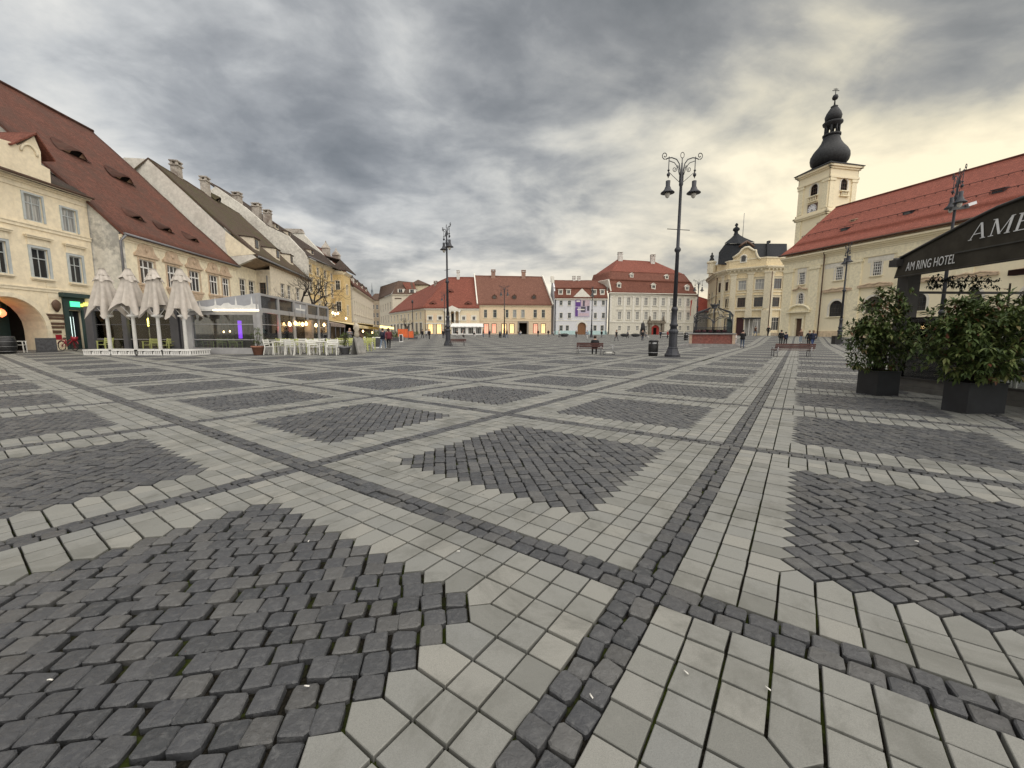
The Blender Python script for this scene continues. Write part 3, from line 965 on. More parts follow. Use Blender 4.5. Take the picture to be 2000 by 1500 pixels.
# ================================================================ left row of houses
ROOF_RED = roofmat('old_red_tiles', (.175, .072, .050), .6, moss=.5, mosscol=(.085, .052, .040))
ROOF_MOSS = roofmat('mossy_brown_tiles', (.125, .085, .062), .55, moss=.85, mosscol=(.082, .072, .034))
ROOF_DARK = roofmat('dark_brown_tiles', (.085, .058, .046), .5, moss=.5, mosscol=(.05, .045, .03))
ROOF_NEW = roofmat('orange_red_tiles', (.22, .078, .052), .65)
PL_Y = mat('yellow_plaster', (.78, .68, .50), .9, var=.04, streak=.18, dirtcol=(.48, .38, .25))
PL_YT = mat('pale_yellow_trim', (.76, .67, .50), .9, var=.05, streak=.25, dirtcol=(.42, .34, .25))
PL_CREAM = mat('cream_plaster', (.78, .70, .52), .9, var=.05, streak=.2, dirtcol=(.45, .38, .28))
PL_OLD = mat('weathered_grey_plaster', (.66, .63, .56), .95, var=.05, bump=.06, bscale=8, dirt=.45, dirtcol=(.44, .42, .37), streak=.3)
PL_STAIN = mat('mouldy_grey_plaster', (.64, .61, .54), .95, var=.06, bump=.08, bscale=6, dirt=.8, dirtcol=(.27, .265, .245), streak=.5)
PL_PINK = mat('pinkish_stone_trim', (.54, .41, .29), .9, var=.08, dirt=.3, dirtcol=(.35, .25, .18))
PL_WHITE = mat('white_plaster', (.66, .59, .47), .9, var=.05, streak=.3, dirtcol=(.4, .36, .3))
PL_OCHRE = mat('ochre_plaster', (.68, .51, .25), .9, var=.06, streak=.3, dirtcol=(.36, .27, .15))
M_TEAL = mat('dark_green_paint', (.022, .045, .042), .6)


def unitv(a, b): v = Vector((b[0] - a[0], b[1] - a[1], 0)); return v.normalized()


def house_yellow():
    r = wthing('yellow_house', 'pale yellow house with arched gateway and stepped roof gable at the left edge', 'house', (-33, 28, 0.1))
    p0, p1 = (-33.9, 14.0), (-34.3, 34.1)
    f = Facade(r, p0, p1, 0, 12.0, PL_Y)
    W = [(48, 382, 82, 432), (122, 409.5, 149, 453)]
    for x0, y0, x1, y1 in W:
        f.win(*f.rect(x0, y0, x1, y1), 2, 2, M_GREYF, M_GLASSC, trans=.68, surround=M_GREYF, sw=.13)
    for x0, y0, x1, y1 in [(-12, 470, 14, 533), (63, 486.5, 95, 543), (137, 501.5, 161, 552.5)]:
        f.win(*f.rect(x0, y0, x1, y1), 2, 2, M_GREYF, M_GLASS, trans=.66, surround=M_GREYF, sw=.17, sill=PL_YT, hood=PL_YT, hw_=.5)
    # gateway
    u0 = f.px(-62, 640)[0]; u1 = f.px(90, 640)[0]; vt = f.px(14, 579)[1]
    f.op.append((u0, u1, 0, vt, 1.6, True))
    L = f.local()
    n = 16; rr = (u1 - u0) / 2; mid = (u0 + u1) / 2; zc = vt - rr
    def moulding(mb):
        for k in range(n):
            a0, a1 = math.pi * k / n, math.pi * (k + 1) / n
            q = [(mid - R_ * math.cos(a), y, zc + R_ * math.sin(a)) for y in (-.08, .0) for a in (a0, a1) for R_ in (rr + .005, rr + .32)]
            i = [mb.pt(c) for c in q]
            mb.face((i[0], i[1], i[3], i[2])); mb.face((i[1], i[5], i[7], i[3])); mb.face((i[0], i[2], i[6], i[4]))
        mb.box(u1 + .005, u1 + .33, -.08, .0, .0, zc); mb.box(u0 - .33, u0 - .005, -.08, .0, 0, zc)
    f.part('arch_moulding', PL_YT, moulding)
    f.part('gate_wall', M_TEAL, lambda mb: (mb.box(u0 - .2, u1 + .2, 2.6, 2.7, 0, 3.6)))
    f.part('passage', M_DARK, lambda mb: (mb.box(u0 - .3, u1 + .3, 2.75, 2.8, 0, vt + .3), mb.box(u0 - .3, u1 + .3, 1.62, 2.8, vt + .01, vt + .1), mb.box(u1 + .02, u1 + .12, 1.62, 2.8, 0, vt), mb.box(u0 - .12, u0 - .02, 1.62, 2.8, 0, vt)))
    f.part('gate_door', M_DARK, lambda mb: (mb.box(mid - 1.3, mid + .2, 2.5, 2.58, .05, 2.9), mb.box(mid - 1.2, mid - .62, 2.46, 2.5, .2, 2.7), mb.box(mid - .55, mid + .1, 2.46, 2.5, .2, 2.7)))
    # glass lanterns
    lm = mat('lantern_glow', (.9, .6, .3), emit=(1, .52, .16), estr=1.6)
    for k, (px, py) in enumerate([(12, 609), (22, 609), (33, 611)]):
        u, v = f.px(px, py); mb = MB(); mb.M = L; mb.lathe([(.02, -.3), (.2, -.15), (.24, 0), (.16, .2), (.04, .3)], (u + .3, 1.4, v), 10)
        o = mb.build('lantern', lm if k < 2 else mat('lantern_red', (.8, .3, .2), emit=(1, .2, .08), estr=1), r)
        m2 = MB(); m2.M = L; m2.tube([(u + .3, 1.4, v + .28), (u + .3, 1.4, vt + .02)], .02, 5); c = m2.build('chain', M_IRON, r); c.parent = o
    # bands
    def lineband(px0, py0, px1, py1, hh, d, nm, m=PL_YT):
        v = (f.px(px0, py0)[1] + f.px(px1, py1)[1]) / 2
        f.part(nm, m, lambda mb: (mb.box(0, f.L, -d, .02, v - hh / 2, v + hh / 2), mb.box(0, f.L, -d * 1.7, .02, v + hh / 2 + .003, v + hh / 2 + .09)))
        return v
    lineband(20, 437, 170, 466, .22, .08, 'string_course'); lineband(100, 566, 170, 578, .18, .06, 'string_course')
    cornice(f, 0, f.L, 11.45, [(.06, .35), (.16, .14), (.34, .12), (.46, .12)], PL_YT)
    # stone courses of the ground floor right of the gate
    ue = f.px(122, 640)[0]
    for k in range(7):
        z = 2.3 + .42 * k
        f.part('stone_course', PL_YT, lambda mb: mb.box(u1 + .36, ue, -.03, .01, z, z + .38))
    for (yy, hh, ww) in [(598, .8, .45), (616, .3, 1.5), (622, .26, 1.2), (632, .26, 1.3), (639, .26, 1.2), (648, .32, .8)]:
        u, v = f.px(108, yy)
        if hh > .5:
            f.part('coat_of_arms', M_BROWN, lambda mb: mb.lathe([(.08, -.42), (.3, -.1), (.34, .2), (.2, .4), (.05, .48)], (u, -.1, v), 8, sq=.35))
        else: f.part('plaque', M_BROWN, lambda mb: mb.box(u - ww * .5, u + ww * .5, -.055, -.032, v - hh * .35, v + hh * .35))
    # shop front
    a = f.rect(126, 582, 168, 685)
    f.op.append((a[0] + .2, a[1] - .1, .1, a[3] - 1.0, .5, False))
    def shop(mb):
        mb.box(a[0], a[0] + .34, -.12, .02, .1, a[3]); mb.box(a[1] - .3, a[1], -.12, .02, .1, a[3]); mb.box(a[0] + .34, a[1] - .3, -.12, .02, a[3] - .95, a[3])
        mb.box(a[0] - .2, a[1] + .2, -.4, .02, a[3] + .004, a[3] + .32)
        mb.box(a[0] + .34, a[1] - .3, .2, .26, .1, .9); mb.box((a[0] + a[1]) / 2 - .06, (a[0] + a[1]) / 2 + .06, .2, .28, .9, a[3] - 1.0)
    so = f.part('shop_front', M_TEAL, shop)
    go = f.part('shop_window', M_GLASS, lambda mb: mb.box(a[0] + .3, a[1] - .2, .3, .32, .1, a[3] - .9))
    neon = mat('neon_green', (.1, .8, .4), emit=(.08, .95, .42), estr=.5); ny = mat('neon_yellow', (.9, .9, .1), emit=(.95, .9, .12), estr=.9)
    zt = a[3] - .5
    f.part('neon_sign', neon, lambda mb: mb.box(a[0] + .45, a[0] + 1.15, -.19, -.13, zt - .2, zt + .2))
    f.part('neon_sign', ny, lambda mb: [mb.box(a[0] + 1.25 + .2 * k, a[0] + 1.38 + .2 * k, -.19, -.13, zt - .16, zt + (.16 if k % 3 else .06)) for k in range(7)])
    lit = mat('lit_poster', (.5, .6, .6), emit=(.75, .9, .85), estr=.8)
    f.part('poster', lit, lambda mb: (mb.box(a[0] + .5, a[0] + .95, .26, .29, .95, 2.7)))
    # attic gable
    gpx = [(-10, 296), (-10, 268), (27, 279), (34, 284), (47, 278), (66, 266), (79, 297), (80, 322), (97, 331), (98, 353), (60, 334)]
    pts = []
    for q in gpx:
        u, v = f.px(*q); pts.append(f.w(u, .02, v))
    pts[0].z = pts[10].z = pts[9].z = 12.1
    polywall(r, pts[:10], PL_Y, 'attic_gable', .45, -f.n)
    ap = pts[5]
    f.part('gable_arch', PL_YT, lambda mb: mb.tube([(f.px(56, 300)[0] + .5 * math.cos(math.pi * k / 10), -.06, f.px(56, 300)[1] + .6 * math.sin(math.pi * k / 10)) for k in range(11)], .09, 6))
    inn = -f.n; L1 = ap + Vector((0, 0, .25)) + f.n * .2
    e0 = pts[2] + Vector((0, 0, -.1)); e1 = pts[6] + Vector((0, 0, .1))
    top2 = L1 + inn * 9
    roofpart(r, [[L1, top2, top2 - f.u * 1.7 - Vector((0, 0, 1.5)), L1 - f.u * 1.7 - Vector((0, 0, 1.5))], [L1, top2, top2 + f.u * 1.1 - Vector((0, 0, 1.5)), L1 + f.u * 1.1 - Vector((0, 0, 1.5))]], ROOF_NEW, 'gable_roof', .1)
    # main roof
    ev = 12.2
    a0 = f.w(0, .5, ev); a1 = f.w(f.L, .5, ev); b0 = f.w(0, -7.5, ev + 5.2); b1 = f.w(f.L, -7.5, ev + 5.2)
    roofpart(r, [[a0, a1, b1, b0]], ROOF_DARK)
    mb = MB(); mb.tube([f.w(0, .62, ev - .05), f.w(f.L, .62, ev - .05)], .1, 6); mb.build('gutter', M_BROWN, r)
    backmass(r, [f.w(0), f.w(0, -12)], 0, 12.0, PL_OLD)
    f.build(); return f


def house_red():
    r = wthing('red_roof_house', 'cream house with a huge steep red roof of eye shaped dormers behind the folded parasols', 'house', (-32, 40, .3))
    p0, p1 = (-32.05, 34.2), (-33.45, 50.4)
    f = Facade(r, p0, p1, 0, 9.5, PL_CREAM)
    _w = [f.rect(*q) for q in ((273, 505, 302, 548), (370, 529.5, 390.5, 571), (434, 547, 448, 582))]; VT = sum(q[3] for q in _w) / 3; VB = sum(q[2] for q in _w) / 3
    for k, (x0, y0, x1, y1) in enumerate([(273, 505, 302, 551), (327, 518.5, 349.5, 562), (370, 529.5, 390.5, 571), (409, 541, 426, 578), (434, 547, 448, 582)]):
        u0, u1, v0, v1 = f.rect(x0, y0, x1, y1)
        v1 = VT; v0 = VB
        w = f.win(u0, u1, v0, v1, 3, 2, M_WHITE, M_GLASS, trans=.68, surround=PL_PINK, sw=.14, bar=.1)
        c = (u0 + u1) / 2; hw = (u1 - u0) / 2
        def orn(mb):
            mb.box(c - hw - .5, c + hw + .5, -.16, .01, v1 + .22, v1 + .42)
            pr = [(c - hw - .42, .42), (c - hw - .1, .75), (c - hw + .1, 1.25), (c - .25, 1.3), (c, 1.5), (c + .25, 1.3), (c + hw - .1, 1.25), (c + hw + .1, .75), (c + hw + .42, .42)]
            a = [mb.pt((q[0], -.09, v1 + q[1])) for q in pr]; b = [mb.pt((q[0], .01, v1 + q[1])) for q in pr]
            mb.face(a[::-1])
            for k in range(len(pr)): mb.face((a[k], b[k], b[(k + 1) % len(pr)], a[(k + 1) % len(pr)]))
            mb.lathe([(.04, -.22), (.2, 0), (.04, .22)], (c, -.1, v1 + .85), 8, sq=.5)
        f.part('pediment', PL_PINK, orn)
        f.part('sill', PL_PINK, lambda mb: (mb.box(c - hw - .3, c + hw + .3, -.18, .01, v0 - .2, v0 - .004), [mb.box(c - hw - .2 + .12 * j, c + hw + .2 - .12 * j, -.12 + .02 * j, .01, v0 - .42 - .2 * j, v0 - .21 - .2 * j) for j in range(3)]))
    cornice(f, 0, f.L, 9.0, [(.06, .2), (.2, .14), (.34, .12)], PL_YT)
    # ground floor shop openings
    for k in range(5):
        u = 1.5 + 3.4 * k
        f.win(u, u + 2.0, .3, 3.0, 2, 1, M_BROWN, M_GLASS, name='shop_window')
    f.build()
    rt = Vector((-34.1 - 16.7, 50.4 + 2.0, 26)); inn = -f.n
    S0, S1 = f.w(-.1, .5, 9.5), f.w(f.L, .5, 9.5)
    R0, R1 = f.w(-.1, -14.35, 24.2), f.w(f.L, -14.35, 24.2)
    B0, B1 = f.w(0, -29, 9.5), f.w(f.L, -29, 9.5)
    ro = roofpart(r, [[S0, S1, R1, R0], [R0, R1, B1, B0]], ROOF_RED)
    n = plane_n(S0, S1, R1)
    dk = M_DARK; fc = mat('dormer_cheek', (.45, .32, .22), .9)
    for (px, py, w, h) in [(146, 301, 3.2, .62), (242, 350, 3.0, .6), (266, 424, 2.2, .4), (324, 447, 2.2, .4), (377, 467, 2.2, .4)]:
        eyebrow(r, ro, ray_plane(px, py + 3, S0, n), n, w, h, ROOF_RED, dk, fc)
    mb = MB(); mb.tube([R0 + Vector((0, 0, .05)), R1 + Vector((0, 0, .05))], .16, 6); rg = mb.build('ridge_tiles', ROOF_RED, r); rg.parent = ro
    mb = MB(); mb.tube([S0, S1], .1, 6); mb.build('gutter', M_ZINC, r)
    downpipe(r, [S0 + Vector((.05, .1, -.1)), f.w(-.1, .15, 8.9), f.w(-.1, .15, 0.2)], .09)
    # gable wall towards the viewer
    y = 34.2; polywall(r, [(-32.05, y, 0), (-32.05, y, 9.6), (-32.05 - 14.2, y, 23.95), (-32.05 - 29, y, 9.4), (-32.05 - 29, y, 0)], PL_STAIN, 'side_wall', .4, (0, 1, 0))
    polywall(r, [f.w(f.L, -1, 0) + Vector((0, -.3, 0)), f.w(f.L, -1, 9.2) + Vector((0, -.3, 0)), R1 + Vector((0, -.3, -.5)), B1 + Vector((0, -.3, -.4)), B1 + Vector((0, -.3, -9.5))], PL_OLD, 'far_gable', .2, (0, 1, 0))
    return f


def house_moss():
    r = wthing('mossy_roof_house', 'house with jettied mossy brown roof and three shed dormers beside the red roof', 'house', (-36, 60, .5))
    # firewall towards the viewer, standing above the red roof
    y = 50.55
    e = Vector((-30.95, y, 10.9)); t = Vector((-42.95, y, 21.9)); t2 = Vector((-48.0, y, 23.6))
    m1 = at(440, 452, y)
    polywall(r, [(-31.05, y, 10.6), m1 + Vector((.1, 0, 0)), (-42.9, y, 21.85), (-45.8, y, 22.0), (-58, y, 10), (-58, y, 0), (-33.9, y, 0), (-33.9, y, 9.5)], PL_OLD, 'fire_wall', .45, (0, 1, 0))
    polywall(r, [at(440, 452, y - .03), at(499, 496, y - .03), at(446, 501, y - .03), at(440, 480, y - .03)], PL_CREAM, 'jetty_gable', .2, (0, 1, 0))
    ud = Vector((-.19, 1, 0)).normalized(); L = 21.9
    S0 = e + Vector((.15, 0, -.05)); S1 = S0 + ud * L; R0 = Vector((-42.95, y, 22.0)); R1 = Vector((-46.9, 72.5, 22.0))
    B0 = R0 + Vector((-13.6, -2.6, -12.3)); B1 = R1 + Vector((-13.6, -2.6, -12.3))
    ro = roofpart(r, [[S0, S1, R1, R0], [R0, R1, B1, B0]], ROOF_MOSS)
    n = plane_n(S0, S1, R1); ang = math.atan2(ud.y, ud.x)
    for px, py in [(502, 489), (543, 507), (570, 516)]:
        c = ray_plane(px, py, S0, n); dormer(r, ro, c, 1.5, 1.5, ang, 2.6, PL_WHITE, ROOF_DARK, M_BROWN, 'shed')
    yaw = ang
    for px, py, w, h in [(346, 349, 1.05, 1.5), (402, 376, 1.05, 1.5)]:
        k = (px - 287) / (468 - 287); c = R0.lerp(R1, .5); 
        d = raydir(px, py); # on the ridge plane
        nn = (R1 - R0).cross(Vector((0, 0, 1))); o = Vector((0, 0, H)); c = o + d * ((R0 - o).dot(nn) / d.dot(nn))
        chimney(r, (c.x, c.y, c.z), w, w * .8, h, M_CHIM, yaw, True, ro)
    c = ray_plane(424, 392, S0, n); eyebrow(r, ro, c, n, 2.0, .7, ROOF_MOSS, M_DARK, M_CHIM)
    # underside of the jetty and the walls below it
    f1 = Facade(r, (-33.5, 50.5), (-34.0, 55.2), 0, 9.8, PL_CREAM)
    for a in [(468, 545, 480, 578), (486, 549, 497, 577.5)]: f1.win(*f1.rect(*a), 2, 3, M_WHITE, M_GLASS, surround=PL_WHITE, sw=.1)
    f1.build()
    f2 = Facade(r, (-34.0, 55.2), (-32.2, 55.2), 0, 9.9, PL_WHITE)
    f2.win(*f2.rect(507, 552, 520, 575), 2, 2, M_BROWN, M_GLASS, surround=PL_WHITE, sw=.12); f2.build()
    f3 = Facade(r, (-32.2, 55.2), (-35.5, 72.5), 0, 10.6, PL_WHITE)
    for a in [(548, 554, 555.5, 581), (561, 558, 568, 584), (578, 563, 585, 586)]: f3.win(*f3.rect(*a), 2, 3, M_WHITE, M_GLASS, surround=PL_WHITE, sw=.1)
    f3.win(3, 6, .7, 3.2, 2, 1, M_BROWN, M_GLASS, name='shop_window'); f3.win(9, 12, .8, 3.3, 2, 1, M_BROWN, M_GLASS, name='shop_window'); f3.build()
    polywall(r, [(-31.05, 50.6, 10.5), S1 + Vector((0, 0, -.25)), S1 + Vector((-3, -.3, -.9)), (-34.4, 50.6, 9.6)], mat('soffit_boards', (.30, .22, .15), .9, var=.1), 'soffit', .12, (0, 0, 1))
    mb = MB(); mb.tube([S0 + Vector((.1, 0, -.1)), S1 + Vector((.1, 0, -.1))], .12, 6); mb.build('gutter', M_ZINC, r)
    downpipe(r, [at(538, 516, 58.5), at(538, 520, 58.5), at(521, 529, 56), Vector((-32.6, 55.1, 9)), Vector((-32.6, 55.1, .6))], .07)
    return r


def house_ochre():
    r = wthing('ochre_house', 'tall ochre house with weathered bare fire wall and corner bay behind the bare tree', 'house', (-38, 82, .8))
    y = 72.75
    polywall(r, [at(600, 500, y), at(562, 460, y), at(520, 440, y), at(478, 404, y), at(420, 364, y), at(411, 372, y) , (-62, y, 22), (-62, y, 0), (-36.3, y, 0)], PL_STAIN if False else mat('streaky_firewall', (.66, .63, .56), .95, var=.06, bump=.06, bscale=6, dirt=.65, dirtcol=(.42, .395, .35), streak=.5), 'fire_wall', .5, (0, 1, 0))
    E0 = at(600, 501, y) + Vector((.3, 0, 0)); ud = Vector((-.06, 1, 0)).normalized()
    f = Facade(r, (-36.3, 72.8), (-37.3, 86.4), 0, E0.z - .1, PL_OCHRE)
    for k in range(4):
        u = 1.6 + 3.5 * k
        for v, h in ((5.2, 2.0), (9.0, 2.1), (12.4, 1.5)):
            f.win(u, u + 1.15, v, v + h, 2, 2, M_WHITE, M_GLASS, trans=.66, surround=PL_YT, sw=.14, sill=PL_YT, hood=PL_YT if v < 10 else None)
        f.win(u - .2, u + 1.6, .9, 3.6, 2, 1, M_BROWN, M_GLASS, name='shop_window')
    cornice(f, 0, f.L, E0.z - .7, [(.1, .2), (.3, .2), (.5, .14)], PL_YT); f.build()
    g = Facade(r, (-37.3, 86.4), (-35.1, 86.4), 0, E0.z - .4, PL_OCHRE)
    for a in [(655, 548, 664, 566), (657, 589, 666.5, 608.5)]: g.win(*g.rect(*a), 2, 2, M_WHITE, M_GLASS, trans=.66, surround=PL_YT, sw=.14)
    cornice(g, 0, g.L, E0.z - 1.1, [(.1, .2), (.3, .2), (.45, .14)], PL_YT); g.build()
    h = Facade(r, (-35.1, 86.4), (-35.6, 91.0), 0, E0.z - .4, PL_OCHRE)
    h.win(1.4, 2.6, 5.4, 7.6, 2, 2, M_WHITE, M_GLASS, surround=PL_YT); h.win(1.4, 2.6, 9.8, 11.9, 2, 2, M_WHITE, M_GLASS, surround=PL_YT)
    cornice(h, 0, h.L, E0.z - 1.1, [(.1, .2), (.3, .2), (.45, .14)], PL_YT); h.build()
    # roof
    S1 = E0 + ud * 14.6; k = E0.z
    Rz = 27.9; R0 = Vector((-53, y + .2, Rz)); R1 = R0 + ud * 9
    T0 = Vector((-34.3, 86.0, k - .25)); T1 = Vector((-34.9, 92.8, k - .25)); q = at(632, 498, 92)
    ro = roofpart(r, [[E0, S1 + Vector((.2, 0, 0)), R1, R0], [T0, T1, q, S1 + Vector((-.5, 2, 2.5))], [T0 + Vector((-3.2, 0, .2)), T0, S1 + Vector((-.5, 2, 2.5))], [S1 + Vector((.2, 0, 0)), q, R1]], ROOF_DARK)
    nn = (R0 - E0).cross(Vector((0, 1, 0)))
    for px, py, w in [(464, 396, 1.25), (502, 417, 1.2), (523, 430, 1.1)]:
        c = ray_plane(px, py, E0, plane_n(E0, S1, R1)); c = at(px, py, 76); chimney(r, c, w, w * .8, 1.1, M_CHIM, 0, True, ro)
    for kx, z in ((455, 0),):
        pass
    for px, py in [(541, 447), (565, 461), (610, 497)]:
        c = ray_plane(px, py, E0, plane_n(E0, S1, R1)); dormer(r, ro, c, 1.0, .8, math.pi / 2, 1.0, PL_WHITE, M_BROWN, M_BROWN, 'shed')
    mb = MB(); mb.tube([E0, S1], .12, 6); mb.build('gutter', M_ZINC, r)
    downpipe(r, [at(664, 528, 87), at(664, 532, 87), at(655, 540, 87.1), Vector((-37.85, 87.1, 1.2))], .08)
    return r


def house_back():
    r = wthing('grey_gable_house', 'grey fire wall with small red roof and two pointed chimneys rising behind the ochre house', 'house', (-48, 97, 1))
    Y = 97
    polywall(r, [at(553, 450, Y), at(587, 451, Y), at(600, 465, Y), at(616, 481, Y), at(640, 506, Y), at(690, 545, Y), at(690, 600, Y), at(553, 600, Y)], PL_OLD, 'fire_wall', .6, (0, 1, 0))
    ro = roofpart(r, [[at(612, 478, Y + .6), at(680, 535, Y + .6), at(672, 524, Y + 14), at(632, 486, Y + 14)]], ROOF_RED)
    polywall(r, [at(553, 446, Y - .2), at(588, 447, Y - .2), at(592, 455, Y - .2), at(556, 455, Y - .2)], M_CHIM, 'coping', .9, (0, 1, 0))
    for px, py in [(637, 492), (657, 506)]:
        c = at(px, py, Y + 3); mb = MB(); mb.M = Matrix.Translation(c); mb.box(-.75, .75, -.6, .6, -3, .8); mb.lathe([(1.15, .8), (1.0, 1.1), (.25, 2.0), (.05, 2.6)], (0, 0, 0), 4, sm=False, ph=.5)
        o = mb.build('chimney', M_CHIM, r); o.parent = ro
    return r


def house_white_long():
    r = wthing('long_white_house', 'long white house with red mansard roof where the left row meets the street', 'house', (-40, 108, 1.5))
    f = Facade(r, (-35.9, 92.5), (-43.9, 130), .5, 12.1, PL_WHITE)
    for k in range(11):
        u = 2.0 + 3.3 * k
        f.win(u, u + 1.2, 6.2, 9.2, 2, 2, M_WHITE, M_GLASS, trans=.66, surround=PL_WHITE, sw=.14, sill=PL_WHITE); f.win(u, u + 1.3, 1.8, 4.6, 2, 1, M_WHITE, M_GLASS, name='window')
    cornice(f, 0, f.L, 11.5, [(.1, .2), (.3, .2), (.5, .14)], PL_WHITE); f.build()
    S0, S1 = f.w(-.3, .6, 12.1), f.w(f.L, .6, 12.1); M0, M1 = f.w(0, -2.2, 16.3), f.w(f.L, -2.2, 16.3); T0, T1 = f.w(0, -7, 18.2), f.w(f.L, -7, 18.2)
    ro = roofpart(r, [[S0, S1, M1, M0], [M0, M1, T1, T0]], ROOF_RED)
    for k in range(4):
        c = f.w(5 + 8 * k, -.6, 13.2); dormer(r, ro, c, 1.3, 1.4, f.ang, 1.8, PL_WHITE, ROOF_DARK, M_WHITE, 'gable')
    polywall(r, [f.w(0, 0, .5), f.w(0, 0, 12.0), f.w(0, -2.2, 16.2), f.w(0, -7, 18.1), f.w(0, -9, .5)], PL_WHITE, 'side_wall', .3, f.u)
    return r


FY = house_yellow(); FR = house_red(); house_moss(); house_ochre(); house_back(); house_white_long()

# ================================================================ far side of the square
ROOF_ORG = roofmat('bright_red_tiles', (.275, .092, .064), .64, patch=.55)
ROOF_PNK = roofmat('faded_brown_red_tiles', (.235, .112, .080), .66, patch=.5)
ROOF_RUST = roofmat('rusty_tiles', (.21, .082, .056), .6, patch=.65)
PL_PEACH = mat('peach_plaster', (.76, .60, .42), .9, var=.05, bump=.1, streak=.15, dirtcol=(.45, .32, .2))
PL_CRM2 = mat('light_cream_plaster', (.72, .62, .44), .9, var=.04, streak=.15, dirtcol=(.45, .38, .28))
PL_BLUE = mat('pale_blue_plaster', (.68, .68, .70), .9, var=.04, streak=.1, dirtcol=(.42, .42, .45))
PL_MINT = mat('mint_plinth', (.48, .64, .63), .9, var=.04)
PL_GRN = mat('pale_grey_green_plaster', (.68, .645, .55), .9, var=.05, streak=.2, dirtcol=(.42, .4, .33))
PL_TRIM = mat('off_white_trim', (.74, .71, .63), .85, var=.04)
GLOW = mat('shop_glow', (.8, .55, .3), emit=(1, .62, .26), estr=.55)
GLOWR = mat('shop_glow_red', (.8, .3, .25), emit=(1, .42, .25), estr=.4)
DOORW = mat('wooden_door', (.22, .10, .04), .6, var=.1)


def lit_shop(f, a, glow=GLOW, frame=M_BROWN):
    u0, u1, v0, v1 = f.rect(*a); 
    w = f.win(u0, u1, v0, v1, 2, 1, frame, glow, name='shop_window', trans=.8, surround=frame, sw=.12); return w


